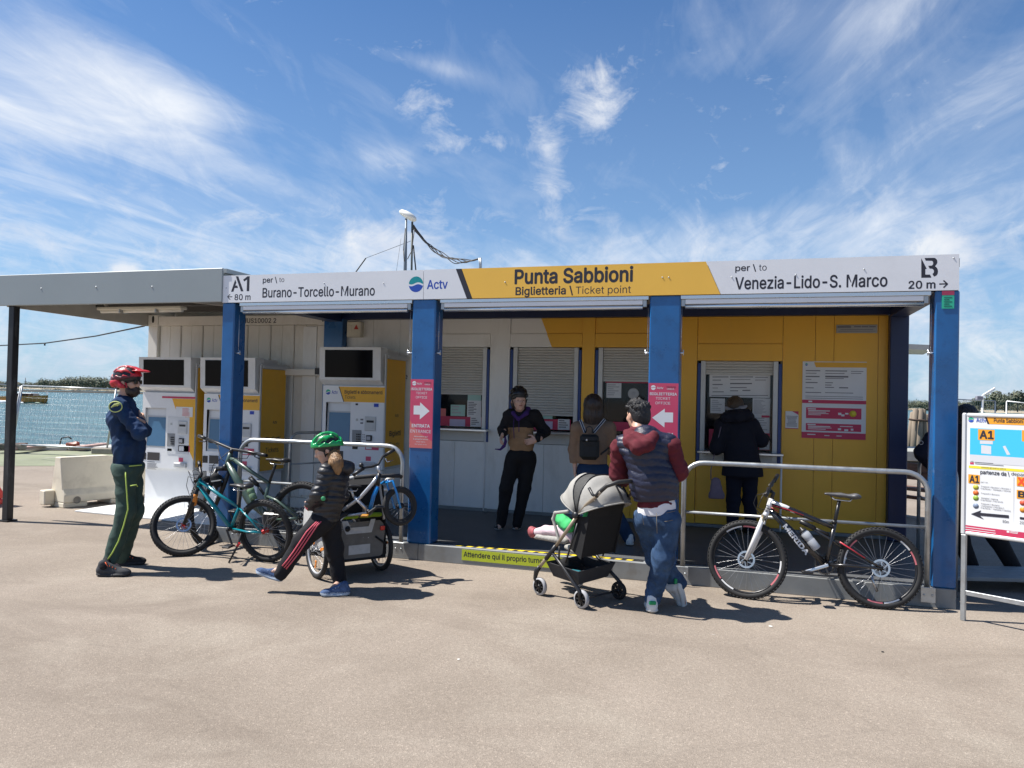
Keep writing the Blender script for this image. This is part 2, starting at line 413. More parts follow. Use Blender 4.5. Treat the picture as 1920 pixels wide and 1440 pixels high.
WALLW = mat('office_white_panel', (0.82, 0.83, 0.81), 0.45, var=0.05, vscale=1.5, dirt=(0.40, 0.38, 0.33), dscale=4, damt=0.25, stretch=(1, 1, 0.35))
CONTW = mat('container_white', (0.78, 0.76, 0.70), 0.55, var=0.06, vscale=3, dirt=(0.36, 0.30, 0.22), dscale=3, damt=0.35, stretch=(1, 1, 0.4))
YELL = mat('signal_yellow_panel', (0.86, 0.47, 0.045), 0.42, var=0.05, vscale=2, dirt=(0.42, 0.24, 0.06), dscale=4, damt=0.2, stretch=(1, 1, 0.4))
YELF = mat('yellow_fascia', (0.90, 0.52, 0.075), 0.4, var=0.03, vscale=1.5)
BLUE = mat('blue_gloss_paint', (0.010, 0.105, 0.300), 0.30, var=0.18, vscale=2.2, coat=0.25, dirt=(0.006, 0.055, 0.17), dscale=7, damt=0.65, bump=0.03, bscale=5)
NAVY = mat('navy_steel', (0.008, 0.02, 0.075), 0.4, var=0.1)
INK = mat('dark_ink', (0.022, 0.022, 0.034), 0.5, var=0.0)
INKB = mat('blue_ink', (0.015, 0.07, 0.42), 0.5, var=0.0)
TEALI = mat('teal_ink', (0.0, 0.27, 0.30), 0.5, var=0.0)
FASW = mat('fascia_white', (0.80, 0.81, 0.83), 0.36, var=0.03, vscale=1.2, dirt=(0.5, 0.5, 0.5), dscale=2.5, damt=0.15)
GREYF = mat('canopy_grey_sheet', (0.30, 0.335, 0.34), 0.40, var=0.05, vscale=1.0, metal=0.0)
GREYU = mat('canopy_underside', (0.42, 0.40, 0.36), 0.7, var=0.08)
ALU = mat('brushed_aluminium', (0.66, 0.68, 0.70), 0.28, metal=0.85, var=0.06, vscale=9, stretch=(0.1, 1, 1))
GALV = mat('galvanised_steel', (0.42, 0.44, 0.45), 0.42, metal=0.75, var=0.14, vscale=14, dirt=(0.30, 0.25, 0.2), dscale=9, damt=0.35)
BASEG = mat('grey_painted_base', (0.235, 0.245, 0.245), 0.55, var=0.12, vscale=4, dirt=(0.17, 0.15, 0.125), dscale=5, damt=0.55, bump=0.08, bscale=9)
SLAT = mat('shutter_grey', (0.55, 0.55, 0.52), 0.5, var=0.04, metal=0.1)
BLACK = mat('black_plastic', (0.015, 0.015, 0.017), 0.42, var=0.1)
BLKP = mat('black_peeling_paint', (0.014, 0.014, 0.016), 0.45, var=0.2, dirt=(0.14, 0.15, 0.14), dscale=7, damt=0.55, stretch=(1, 1, 0.3))
GLASSD = mat('dark_display', (0.004, 0.004, 0.005), 0.15, var=0.0, spec=0.12)
SCRB = mat('touch_screen', (0.07, 0.17, 0.30), 0.12, var=0.05)
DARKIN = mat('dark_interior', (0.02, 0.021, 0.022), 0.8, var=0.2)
PINK = mat('crimson_print', (0.55, 0.035, 0.10), 0.5, var=0.04)
PINKS = mat('crimson_sticker', (0.60, 0.065, 0.14), 0.4, var=0.03)
SALM = mat('salmon_print', (0.66, 0.16, 0.15), 0.4, var=0.03)
PAPER = mat('white_paper', (0.74, 0.75, 0.76), 0.6, var=0.03)
PRINT = mat('grey_print', (0.16, 0.16, 0.18), 0.6, var=0.0)
PALEP = mat('pale_print', (0.45, 0.46, 0.48), 0.6, var=0.0)
LIME = mat('lime_sticker', (0.50, 0.58, 0.03), 0.5, var=0.05)
TAPEY = mat('tape_yellow', (0.85, 0.62, 0.03), 0.55, var=0.08, vscale=20)
MINT = mat('mint_print', (0.40, 0.62, 0.56), 0.5, var=0.0)
ORNG = mat('orange_print', (0.80, 0.34, 0.02), 0.5, var=0.0)
CYAN = mat('map_cyan', (0.05, 0.50, 0.80), 0.5, var=0.0)
RED = mat('red_plastic', (0.55, 0.02, 0.025), 0.35, var=0.05)
GREENP = mat('green_print', (0.02, 0.42, 0.25), 0.5, var=0.0)
FLOOR = bpy.data.materials.new('studded_rubber'); FLOOR.use_nodes = True
def flooring():
    nt = FLOOR.node_tree; b = nt.nodes['Principled BSDF']; pos = nd(nt, 'ShaderNodeNewGeometry').outputs['Position']
    ck = nd(nt, 'ShaderNodeTexVoronoi', ins={'Vector': pos, 'Scale': 34.0, 'Randomness': 0.0})
    st = ramp(nt, ck.outputs['Distance'], [(0.25, 1.0), (0.42, 0.0)])
    n = nd(nt, 'ShaderNodeTexNoise', ins={'Vector': pos, 'Scale': 3.0, 'Detail': 6.0}).outputs[0]
    c = mixc(nt, n, (0.060, 0.064, 0.070), (0.115, 0.118, 0.12))
    c = mixc(nt, mth(nt, 'MULTIPLY', st, 0.5), c, (0.19, 0.19, 0.185))
    nt.links.new(c, b.inputs['Base Color']); b.inputs['Roughness'].default_value = 0.6
    bp = nd(nt, 'ShaderNodeBump', ins={'Strength': 0.8, 'Distance': 0.004, 'Height': st}); nt.links.new(bp.outputs[0], b.inputs['Normal'])
flooring()
WATER = bpy.data.materials.new('lagoon_water'); WATER.use_nodes = True
def water():
    nt = WATER.node_tree; b = nt.nodes['Principled BSDF']; pos = nd(nt, 'ShaderNodeNewGeometry').outputs['Position']
    def nz(scale, st, detail=5.0, rot=0.0):
        v = nd(nt, 'ShaderNodeMapping', ins={0: pos, 2: (0, 0, rot), 3: st}).outputs[0]
        return nd(nt, 'ShaderNodeTexNoise', ins={'Vector': v, 'Scale': scale, 'Detail': detail, 'Roughness': 0.62, 'Distortion': 0.3}).outputs[0]
    big = nz(0.035, (1, 2.6, 1), 6, R(20))
    mid = nz(0.14, (0.8, 3.4, 1), 6, R(14))
    c = mixc(nt, ramp(nt, big, [(0.3, 0.0), (0.7, 1.0)]), (0.030, 0.100, 0.115), (0.055, 0.150, 0.160))
    c = mixc(nt, ramp(nt, mid, [(0.46, 0.0), (0.58, 0.8)]), c, (0.11, 0.235, 0.24))  # paler ripple streaks: wave light put into the colour, the bump is lost far off
    c = mixc(nt, ramp(nt, nz(0.55, (0.45, 2.2, 1), 4, R(16)), [(0.48, 0.0), (0.58, 0.75)]), c, (0.018, 0.065, 0.085))  # dark ripple lines: the shaded sides of the waves, painted into the base colour
    nt.links.new(c, b.inputs['Base Color']); b.inputs['Roughness'].default_value = 0.22; b.inputs['IOR'].default_value = 1.33
    h = mth(nt, 'ADD', mth(nt, 'MULTIPLY', nz(0.9, (1, 2.2, 1), 6, R(18)), 1.0), mth(nt, 'MULTIPLY', nz(3.2, (1, 1.8, 1), 5, R(5)), 0.35))
    bp = nd(nt, 'ShaderNodeBump', ins={'Strength': 1.0, 'Distance': 0.55, 'Height': h}); nt.links.new(bp.outputs[0], b.inputs['Normal'])
water()

# ------------------------------------------------------------------ the setting
D, FZ = 2.353, 0.161                            # back wall plane and raised floor of the office
ZT, ZB = 2.90, 2.605                            # fascia top and bottom
QD = Vector((23.7, 16.0, 0)).normalized(); Q0 = Vector((-12.4, 8.9, 0)); QN = Vector((-QD.y, QD.x, 0))
WL = -0.9
qa, qb = Q0-QD*260, Q0+QD*260
g = MB().poly([qa, qa-QN*420, qb-QN*420, qb])
ground = g.build('ground', M_ASPH); ground['kind'] = 'structure'
w = MB().poly([V(-5000, -2500, WL), V(5000, -2500, WL), V(5000, 6000, WL), V(-5000, 6000, WL)])
watero = w.build('water', WATER); watero['kind'] = 'structure'
QW = MB(); QW.prism([qa+V(0, 0, -.004), qb+V(0, 0, -.004), qb+QN*0.02-V(0, 0, .004), qa+QN*0.02-V(0, 0, .004)], (0, 0, -2.4))
QW.build('quay_wall', mat('quay_concrete', (0.30, 0.28, 0.25), 0.9, var=0.15, vscale=1.5, bump=0.3, bscale=8)).__setitem__('kind', 'structure')
PAVE = mat('green_tinted_paving', (0.20, 0.215, 0.135), 0.9, var=0.18, vscale=0.8, dirt=(0.30, 0.285, 0.235), dscale=1.5, damt=0.9, bump=0.3, bscale=30)
PALE = mat('pale_quay_slab', (0.52, 0.50, 0.455), 0.85, var=0.10, vscale=2.0, dirt=(0.35, 0.30, 0.24), dscale=2, damt=0.6, bump=0.2, bscale=12)
mp_ = MB().poly([Q0-QN*5.3-QD*60+V(0, 0, .006), Q0-QN*1.1-QD*60+V(0, 0, .006), Q0-QN*1.1+QD*70+V(0, 0, .006), Q0-QN*5.3+QD*70+V(0, 0, .006)])
mp_.build('pavement', PAVE)['kind'] = 'structure'
kb = MB(); kpar = None
kerb = bpy.data.objects.new('kerb', None); COL.objects.link(kerb); kerb['kind'] = 'structure'; ORG['kerb'] = V(0, 0, 0)
sl1 = MB().obox(Q0-QN*0.52+V(0, 0, .05), QD*0.74, QN*0.5, V(0, 0, .045), bev=0.012).build('slab', PALE, kerb)
for i in range(-14, 40):
    if i: link_copy(sl1, kerb, QD*1.5*i)
# white mat under the ticket machines
wm = MB().prism([at(140, 959, z=.004), at(236, 944, z=.004), V(-0.4, 2.3, .004), V(-0.32, 0.80, .004), V(-1.5, 0.86, .004)], (0, 0, .012))
tag(wm.build('floor_plate', mat('white_floor_plate', (0.74, 0.74, 0.72), 0.6, var=0.04)), 'white flat plate on the ground under the two outdoor ticket machines', 'plate')

# ------------------------------------------------------------------ ticket office
OFF = thing('ticket_office', (3.58, 1.2, 0), 'ticket office shelter with blue posts, white and yellow fascia and four counter windows', 'building')
b = MB()
for x0, x1 in ((0, 2.398), (2.402, 4.808), (4.812, 7.166)):
    m = MB(); m.box(x0, x1, 0, 0.045, 0.0, FZ, bev=0.004); m.box(x0, x1, 0.0451, 0.11, FZ-.012, FZ, bev=0.002)
    m.build('base_plate', BASEG, OFF)
MB().box(0, 0.05, 0.1101, 2.3, 0.004, FZ-.01).build('base_side', BASEG, OFF); MB().box(7.116, 7.166, 0.1101, 2.3, 0.004, FZ-.01).build('base_side', BASEG, OFF)
MB().box(0.051, 7.115, 0.165, D, 0.10, FZ-0.003).build('floor', FLOOR, OFF)
MB().box(0.051, 7.115, 0.1101, 0.163, 0.08, FZ-0.04).build('floor_gutter', BLACK, OFF)
POSTS = ((0.0, 0.158), (2.275, 2.526), (4.646, 4.924), (6.984, 7.166))
for x0, x1 in POSTS:
    MB().box(x0, x1, 0.006, 0.215, FZ, ZB, bev=0.012).build('post', BLUE, OFF)
for x0, x1 in ((-0.075, 0.216), (7.0, 7.188)):
    MB().box(x0, x1, D-0.12, D+0.08, FZ, 2.66, bev=0.008).build('back_post', NAVY if x0 > 1 else BLUE, OFF)
MB().box(0.216, 7.0, D-0.09, D+0.05, 2.655, 2.80).build('back_beam', NAVY, OFF)
MB().box(-.2, 0.2159, D-0.09, D+1.2, 2.662, 2.80).build('back_beam', NAVY, OFF)
MB().box(0.22, 7.0, D+.06, D+.9, 2.5, 2.79).build('wall_head', DARKIN, OFF)
MB().box(0.0, 0.2, 0.215, D-0.12, 2.62, 2.80).build('side_beam', NAVY, OFF)
MB().box(6.99, 7.16, 0.215, D-0.12, 2.62, 2.80).build('side_beam', NAVY, OFF)
MB().box(0.0, 7.166, 0.03, 5.0, 2.80, 2.872).build('roof', mat('roof_sheet', (0.30, 0.30, 0.29), 0.6), OFF)
MB().box(0.3, 7.1, D+0.9, 4.8, 0.02, 2.795).build('office_body', CONTW, OFF)
# fascia
FY = -0.006
def fx(u, v, y=FY): return at(u, v, y=y)
def fpan(name, us, material):                   # us: four pixel corners (top-left, top-right, bottom-right, bottom-left)
    tl, tr, br, bl = [fx(*q).x for q in us]
    m = MB().prism([V(tl, FY, ZT), V(tr, FY, ZT), V(br, FY, ZB), V(bl, FY, ZB)], (0, 0.034, 0))
    return m.build(name, material, OFF)
e = 0.4
fpan('fascia_panel', ((417, 516), (794-e, 506), (794-e, 560), (417, 566)), FASW)
fpan('fascia_panel', ((794+e, 506), (855-e, 505), (875.5-e, 559), (794+e, 560)), FASW)
fpan('fascia_stripe', ((855, 505), (865.2, 505), (885.2, 559), (875.5, 559)), INK)
fpan('fascia_panel', ((865.6, 505), (1324-e, 492), (1351-e, 550), (885.6, 559)), YELF)
fpan('fascia_panel', ((1324+e, 492), (1798.5, 478), (1798.5, 545.5), (1351+e, 550)), FASW)
MB().box(0.02, 7.15, 0.0285, 0.10, ZB+0.03, ZT-0.03).build('fascia_frame', GALV, OFF)
def fits(name, items, material, parent=OFF, y=FY-0.0003):
    for s, u0, v0, u1, v1, bold in items:       # pixel box of the words
        m = MB()
        um, vm = (u0+u1)/2, (v0+v1)/2
        x0, x1 = at(u0, vm, y=y).x, at(u1, vm, y=y).x
        z1, z0 = at(um, v0, y=y).z, at(um, v1, y=y).z
        put_text(m, s, V(x0, y, z0), (1, 0, 0), (0, 0, 1), x1-x0, z1-z0, bold); m.build(name, material, parent)
fits('lettering', [('per \\', 493, 519.5, 519.5, 532.5, .012), ('to', 523.5, 520.5, 533, 529, 0.0)], INK)
fits('lettering', [('Burano-Torcello-Murano', 492.5, 538, 702.5, 556, .012)], INK)
fits('lettering', [('80 m', 440, 551.5, 469.5, 562.5, .012)], INK)
fits('lettering', [('Punta Sabbioni', 966, 502.5, 1186, 530, .022)], INK)
fits('lettering', [('Biglietteria \\', 967, 537, 1074, 556.5, .016), ('Ticket point', 1079.5, 536, 1183, 554, 0.0)], INK)
fits('lettering', [('per \\', 1379, 496, 1417.5, 511, .012), ('to', 1423, 496, 1437.5, 507.5, 0.0)], INK)
fits('lettering', [('Venezia-Lido-S. Marco', 1379, 516.5, 1663.5, 540, .014)], INK)
fits('lettering', [('20 m', 1704, 526.5, 1753.5, 541, .018)], INK)
fits('lettering', [('Actv', 801, 525, 839, 541.5, .014)], INKB)
def fpoly(mb, pts, y=FY-0.0003, mi=0): mb.poly([at(u, v, y=y) for u, v in pts], mi)
def arrow_line(mb, pts, wpx, y=FY-0.0003):
    for (a, b2) in pts:
        A, B = at(*a, y=y), at(*b2, y=y); d = (B-A).normalized(); n = V(-d.z, 0, d.x); hw = wpx*0.0058/2
        mb.poly([A+n*hw, B+n*hw, B-n*hw, A-n*hw])
m = MB()                                        # stencilled A1 and its arrow
fpoly(m, [(433.2, 547), (441, 524), (443.2, 529.5), (441.3, 535.5), (444.8, 535.3), (446.4, 540), (439.8, 540), (437.6, 547)])
fpoly(m, [(442, 518.2), (446.8, 518), (456.5, 546.2), (451.8, 546.4)])
fpoly(m, [(455.8, 524.5), (464, 518), (468.2, 518), (467.2, 546), (462.4, 546), (463.2, 524), (458, 527.8)])
arrow_line(m, [((426.5, 556.6), (435.5, 556.4))], 1.6)
arrow_line(m, [((431.3, 551.7), (426.4, 556.8)), ((426.4, 556.3), (431.6, 561.8))], 1.5, FY-0.0005)
m.build('platform_mark', INK, OFF)
m = MB()                                        # stencilled B
def bpt(p): return (1727.2+(p[0]-278)/10.28, 483.6+(p[1]-245)/10.28)
fpoly(m, [bpt(p) for p in ((280, 250), (386, 456), (358, 460), (358, 566), (448, 566), (472, 612), (468, 626), (280, 628))])
seg = [(342, 246), (520, 243)]+[(520+70*math.sin(t), 320-77*math.cos(t)) for t in np.linspace(.2, 2.5, 9)]+[(545, 412)]
seg += [(540+62*math.sin(t), 505-92*math.cos(t)) for t in np.linspace(.35, 2.7, 9)]+[(525, 606), (494, 556), (500, 548)]
seg += [(480+44*math.sin(t), 505-52*math.cos(t)) for t in np.linspace(2.2, .1, 7)]+[(440, 450), (412, 396), (480, 392)]
seg += [(478+32*math.sin(t), 345-45*math.cos(t)) for t in np.linspace(2.9, .2, 7)]+[(365, 298)]
vsb = [at(*bpt(p), y=FY-0.0003) for p in seg]
m.add(vsb, [tuple(t) for t in tessellate_polygon([[Vector((q.x, q.z, 0)) for q in vsb]])])
arrow_line(m, [((1761, 532.6), (1775, 532.2))], 1.9)
arrow_line(m, [((1769, 525.8), (1776.8, 532.8)), ((1769, 539.4), (1776.8, 532))], 1.9, FY-0.0005)
m.build('platform_mark', INK, OFF)
def logo(parent, c, r, ex=(1, 0, 0), ez=(0, 0, 1), top=TEALI, bot=INKB, lift=0.0004, name='logo'):
    """round emblem: two half moons with a wave of the ground colour between them"""
    c, ex, ez = Vector(c), Vector(ex), Vector(ez); n = ex.cross(ez).normalized(); m = MB()
    def half(sgn, mi):
        outer = [(math.cos(t), sgn*math.sin(t)) for t in np.linspace(0.04, math.pi-0.04, 15)]
        xs = np.linspace(-0.97, 0.97, 11)
        wave = [(x, sgn*0.12+0.13*math.sin(x*3.4+0.6)) for x in xs]
        pts = [(a, max(b, sgn*0.12+0.13*math.sin(a*3.4+.6)) if sgn > 0 else min(b, sgn*0.12+0.13*math.sin(a*3.4+.6))) for a, b in outer]+wave
        vs = [c+ex*(a*r)+ez*(b*r)+n*lift for a, b in pts]
        m.add(vs, [tuple(t) for t in tessellate_polygon([[Vector((a, b, 0)) for a, b in pts]])], mi)
    half(1, 0); half(-1, 1)
    return m.build(name, [top, bot], parent)
logo(OFF, at(780, 533, y=FY), 0.079)
sc = MB()                                       # rivets on the fascia
for u, v in ((424, 540), (608, 531), (719, 531), (1372, 520), (1492, 515), (1620, 505), (1788, 484), (947, 529), (1242, 520), (1254, 520)):
    p = at(u, v, y=FY); sc.lathe(p, (0, -1, 0), [(0.0, .005), (0.005, .004), (0.007, 0)], 8)
sc.build('rivet', GALV, OFF)
# roller awnings under the fascia
for (u0, u1) in ((447, 773), (823, 1217), (1274, 1748)):
    x0, x1 = at(u0, 575, y=0).x+.0, at(u1, 565, y=0).x
    a = MB().box(x0+.008, x1-.006, 0.005, 0.06, 2.567, ZB-.003, bev=.003).build('awning_rail', ALU, OFF)
    x0b, x1b = x0+0.05, x1-0.06
    MB().box(x0b, x1b, 0.012, 0.10, 2.522, 2.5665, bev=.004).build('awning_cassette', FASW, a)
    MB().tube([(x0b, 0.03, 2.500), (x1b, 0.03, 2.500)], 0.021, 14).build('awning_bar', ALU, a)
    for xx in (x0b, x1b): MB().box(xx-.035 if xx == x0b else xx+.003, xx-.003 if xx == x0b else xx+.035, .02, .08, 2.505, 2.565).build('awning_bracket', GALV, a)
for u, sg in ((447, 1), (768, -1), (822, 1), (1214, -1), (1277, 1), (1745, -1)):   # wind catches with their cords
    p = at(u, 662, y=0.04)
    m = MB(); m.tube([p, p+V(0, 0, .42)], .0022, 5)
    q = p+V(-.03*sg, 0, 0); m.tube([q, q+V(.055*sg, -.01, 0)], .008, 8); m.tube([p+V(.02*sg, 0, -.02), p+V(.02*sg, 0, .03)], .006, 6)
    m.build('awning_catch', ALU, OFF)
# back wall: panels cut round the windows
def wx(u, v=700): return at(u, v, y=D).x
def wz(u, v): return at(u, v, y=D).z
WIN = [dict(x0=wx(956)-(wx(1091)-wx(956))-(wx(956)-wx(919)), x1=wx(919), zh=2.455, zs=2.285, zb=1.69, zc=1.225),
       dict(x0=wx(956), x1=wx(1091), zh=2.455, zs=2.285, zb=1.447, zc=1.225),
       dict(x0=wx(1115), x1=wx(1115)+(wx(1091)-wx(956)), zh=2.455, zs=2.285, zb=1.893, zc=1.215),
       dict(x0=wx(1307), x1=wx(1467), zh=2.33, zs=2.13, zb=1.995, zc=1.07)]
DIAG = lambda z: 2.984+(2.653-z)*(3.132-2.984)/(2.653-2.294)   # slanted border between white and yellow
def clip(poly, keep_left):
    out = []
    f = lambda p: (p[0]-DIAG(p[1]))*(1 if keep_left else -1)
    for i, p in enumerate(poly):
        q = poly[(i+1) % len(poly)]; a, b2 = f(p), f(q)
        if a <= 0: out.append(p)
        if a*b2 < 0: t = a/(a-b2); out.append((p[0]+(q[0]-p[0])*t, p[1]+(q[1]-p[1])*t))
    return out
def wall_piece(x0, x1, z0, z1, y=D, th=0.05, name='wall_panel'):
    gp = 0.0022
    base = [(x0+gp, z0+gp), (x1-gp, z0+gp), (x1-gp, z1-gp), (x0+gp, z1-gp)]
    for left, mt in ((True, WALLW), (False, YELL)):
        pl = clip(base, left)
        if len(pl) >= 3: MB().prism([V(a, y, b2) for a, b2 in pl], (0, th, 0)).build(name, mt, OFF)
ZW0, ZW1 = FZ+0.035, 2.655
seams = [0.216, 0.62, 1.02, WIN[0]['x0'], WIN[0]['x1'], WIN[1]['x0'], WIN[1]['x1'], WIN[2]['x0'], WIN[2]['x1'], WIN[3]['x0'], WIN[3]['x1'], wx(1528), wx(1563), wx(1646), 7.0]
for a, b2 in zip(seams, seams[1:]):
    win = next((w_ for w_ in WIN if abs(w_['x0']-a) < 1e-6), None)
    if win is None: wall_piece(a, b2, ZW0, ZW1, y=D-(0.02 if b2-a < 0.3 and a > 2 and a < 5 else 0)); continue
    nn = 2
    wall_piece(a, b2, win['zh'], ZW1)
    wall_piece(a, b2, win['zs'], win['zh'], y=D-0.022, th=0.07, name='shutter_housing')
    for i in range(nn): wall_piece(a+(b2-a)*i/nn, a+(b2-a)*(i+1)/nn, ZW0, win['zc']-0.17, y=D+0.006)
MB().box(0.216, 7.0, D+0.052, D+0.06, ZW0, ZW1).build('wall_core', DARKIN, OFF) if False else None
MB().box(0.216, 7.0, D-0.012, D+0.03, FZ-.002, FZ+0.033).build('skirting', BASEG, OFF)
def slat_mesh(w_):
    m = MB(); pr = [(0, 0), (-.006, .006), (-.008, .016), (-.006, .026), (0, .0325)]
    vs = [V(x, y, z) for x in (0, w_) for (y, z) in pr]; n = len(pr)
    m.add(vs, [(i, i+1, i+1+n, i+n) for i in range(n-1)], 0, False); return m
BLSTR = mat('blue_window_trim', (0.012, 0.05, 0.22), 0.4, var=0.1)
WOBJ = []
for k, w_ in enumerate(WIN):
    x0, x1, zc, zs, zb = w_['x0'], w_['x1'], w_['zc'], w_['zs'], w_['zb']
    fr = MB(); fw = 0.055
    fr.box(x0+.045, x0+.045+fw, D-.012, D+.08, zc-.1, zs-.002, bev=.003); fr.box(x1-.045-fw, x1-.045, D-.012, D+.08, zc-.1, zs-.002, bev=.003)
    fr.box(x0+.045+fw, x1-.045-fw, D+.0, D+.08, zc-.1, zc-.005)
    wo = fr.build('window', mat('window_frame_white', (0.56, 0.57, 0.56), 0.4, metal=.2), OFF); WOBJ.append(wo)
    for xa in (x0+.006, x1-.042): MB().box(xa, xa+.036, D-.016, D+.05, zc-.17, zs-.03, bev=.003).build('window_trim', BLSTR, wo)
    xi0, xi1 = x0+.045+fw, x1-.045-fw
    n = int(round((zs-zb)/0.034)); st = (zs-zb)/n
    s0 = slat_mesh(xi1-xi0-.004)
    first = None
    for i in range(n):
        if first is None:
            s0.v = [(q[0]+xi0+.002, q[1]+D+.03, q[2]*st/.034+zb) for q in s0.v]; first = s0.build('slat', SLAT, wo, recalc=False)
        else: link_copy(first, wo, (0, 0, st*i))
    MB().box(xi0+.002, xi1-.002, D+.02, D+.036, zb-.028, zb-.001, bev=.002).build('shutter_end_bar', SLAT, wo)
    MB().box(xi0+.001, xi1-.001, D+.062, D+.066, zc, zb+.01).build('pane', mat('window_glass', (0.02, 0.024, 0.025), 0.05, var=0.0, spec=0.6, alpha=0.35), wo)
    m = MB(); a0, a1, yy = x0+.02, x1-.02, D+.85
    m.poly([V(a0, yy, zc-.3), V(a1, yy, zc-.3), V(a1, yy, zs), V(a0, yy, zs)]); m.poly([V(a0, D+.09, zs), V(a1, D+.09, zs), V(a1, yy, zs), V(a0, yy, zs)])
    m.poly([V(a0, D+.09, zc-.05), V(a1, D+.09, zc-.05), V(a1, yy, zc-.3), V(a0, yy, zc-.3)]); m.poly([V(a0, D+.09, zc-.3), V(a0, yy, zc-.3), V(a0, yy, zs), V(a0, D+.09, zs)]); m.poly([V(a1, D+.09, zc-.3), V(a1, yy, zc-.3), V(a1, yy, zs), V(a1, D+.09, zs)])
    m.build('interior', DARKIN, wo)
    MB().box(x0+.03, x1+.02, D-.17, D-.017, zc-.03, zc-.004, bev=.004).build('counter', ALU, wo)
    MB().box(x0+.045, x1-.045, D-.010, D+.004, zc-.165, zc-.035).box(x0+.05, x1-.05, D-.016, D-.0105, zc-.115, zc-.105).build('counter_apron', SLAT, wo)
    MB().tube([(x1-.0, D-.14, zc-.03), (x1-.0, D-.14, FZ+.03), (x1-.0, D-.05, FZ+.0)], .011, 8).build('counter_leg', WHITE, wo)
# printed notices behind the panes
def sheet(wo, x0, x1, z0, z1, material, y=D+.058, name='notice', lines=0, lm=PRINT):
    o = MB().box(x0, x1, y, y+.0015, z0, z1).build(name, material, wo)
    if lines:
        m = MB(); h = (z1-z0)*.8/lines
        for i in range(lines):
            zt = z1-(z1-z0)*.1-h*i; L = random.uniform(.45, .95)
            m.poly([V(x0+(x1-x0)*.08, y-.001, zt-h*.45), V(x0+(x1-x0)*(.08+.84*L), y-.001, zt-h*.45), V(x0+(x1-x0)*(.08+.84*L), y-.001, zt), V(x0+(x1-x0)*.08, y-.001, zt)])
        m.build('print', lm, wo)
    return o
def wfit(wo, k, u0, v0, u1, v1, material, **kw):
    um, vm = (u0+u1)/2, (v0+v1)/2; y = kw.get('y', D+.058)
    return sheet(wo, at(u0, vm, y=y).x, at(u1, vm, y=y).x, at(um, v1, y=y).z, at(um, v0, y=y).z, material, **kw)
wo = WOBJ[0]
wfit(wo, 0, 817, 781, 904, 799, PINK); wfit(wo, 0, 843, 786, 872, 799, mat('lilac_tray', (0.5, 0.45, 0.62), .5), y=D+.050)
wfit(wo, 0, 845, 759, 872, 780, MINT, lines=3, lm=PALEP); wfit(wo, 0, 877, 740, 902, 751, MINT); wfit(wo, 0, 876, 751, 902, 782, PAPER, lines=8)
wfit(wo, 0, 882, 782, 902, 800, PAPER, y=D+.054, lines=4); wfit(wo, 0, 820, 766, 836, 780, SALM)
wo = WOBJ[1]
wfit(wo, 1, 1018, 786, 1070, 806, PINK); wfit(wo, 1, 1046, 786, 1068, 806, PAPER, y=D+.054, lines=4); wfit(wo, 1, 1016, 778, 1036, 786, MINT)
wfit(wo, 1, 970, 786, 1016, 806, PINK, y=D+.0575); wfit(wo, 1, 1022, 790, 1036, 804, mat('lilac_tray', (0.5, 0.45, 0.62), .5), y=D+.05)
wo = WOBJ[2]
wfit(wo, 2, 1135, 714, 1216, 718, PINK); wfit(wo, 2, 1137, 718, 1165, 746, PAPER, y=D+.056, lines=6, lm=PALEP); wfit(wo, 2, 1128, 791, 1180, 808, PINK)
p = at(1187.5, 738, y=D+.056); MB().lathe(p, (0, -1, 0), [(0.0, .003), (.05, .003), (.066, .001), (.068, -.002)], 28).build('speaking_grille', mat('grille_grey', (.5, .5, .5), .4), wo)
MB().lathe(p+V(0, -.004, 0), (0, -1, 0), [(.014, .0), (.014, .003), (.022, .003), (.022, .0)], 20).build('grille_ring', PALEP, wo)
wo = WOBJ[3]
wfit(wo, 3, 1330, 702, 1444, 745, PAPER); wfit(wo, 3, 1332, 747, 1359, 775, PAPER, y=D+.056, lines=6, lm=PALEP); wfit(wo, 3, 1411, 747, 1444, 780, PAPER, lines=14, lm=PALEP)
wfit(wo, 3, 1411, 780, 1443, 812, PAPER, y=D+.056, lines=6, lm=PALEP); wfit(wo, 3, 1428, 779, 1443, 783, PINK, y=D+.05); wfit(wo, 3, 1329, 806, 1443, 842, PINK, y=D+.0565); wfit(wo, 3, 1424, 824, 1443, 843, PAPER, y=D+.05, lines=3, lm=PALEP)
m = MB()
for (u0, u1, v, h) in ((1336, 1366, 706, 1.6), (1369, 1412, 706, 1.6), (1369, 1407, 711, 1), (1369, 1410, 718, 2.2), (1369, 1400, 726, 1.4), (1369, 1384, 732, 1.4), (1336, 1352, 712, 1.4), (1336, 1355, 720, 1.8), (1336, 1346, 727, 1), (1336, 1357, 734, 1.4), (1416, 1440, 707, 1.2), (1416, 1436, 712, 1.2), (1334, 1440, 741, 1.2), (1392, 1407, 731, 2)):
    m.poly([at(u0, v, y=D+.0565), at(u1, v, y=D+.0565), at(u1, v+h, y=D+.0565), at(u0, v+h, y=D+.0565)])
m.build('print', PRINT, wo)
# the half-hidden word on the wall behind the post
fits('wall_lettering', [('ne', 754.5, 703, 764, 710.5, .0)], INK, y=D-.003)
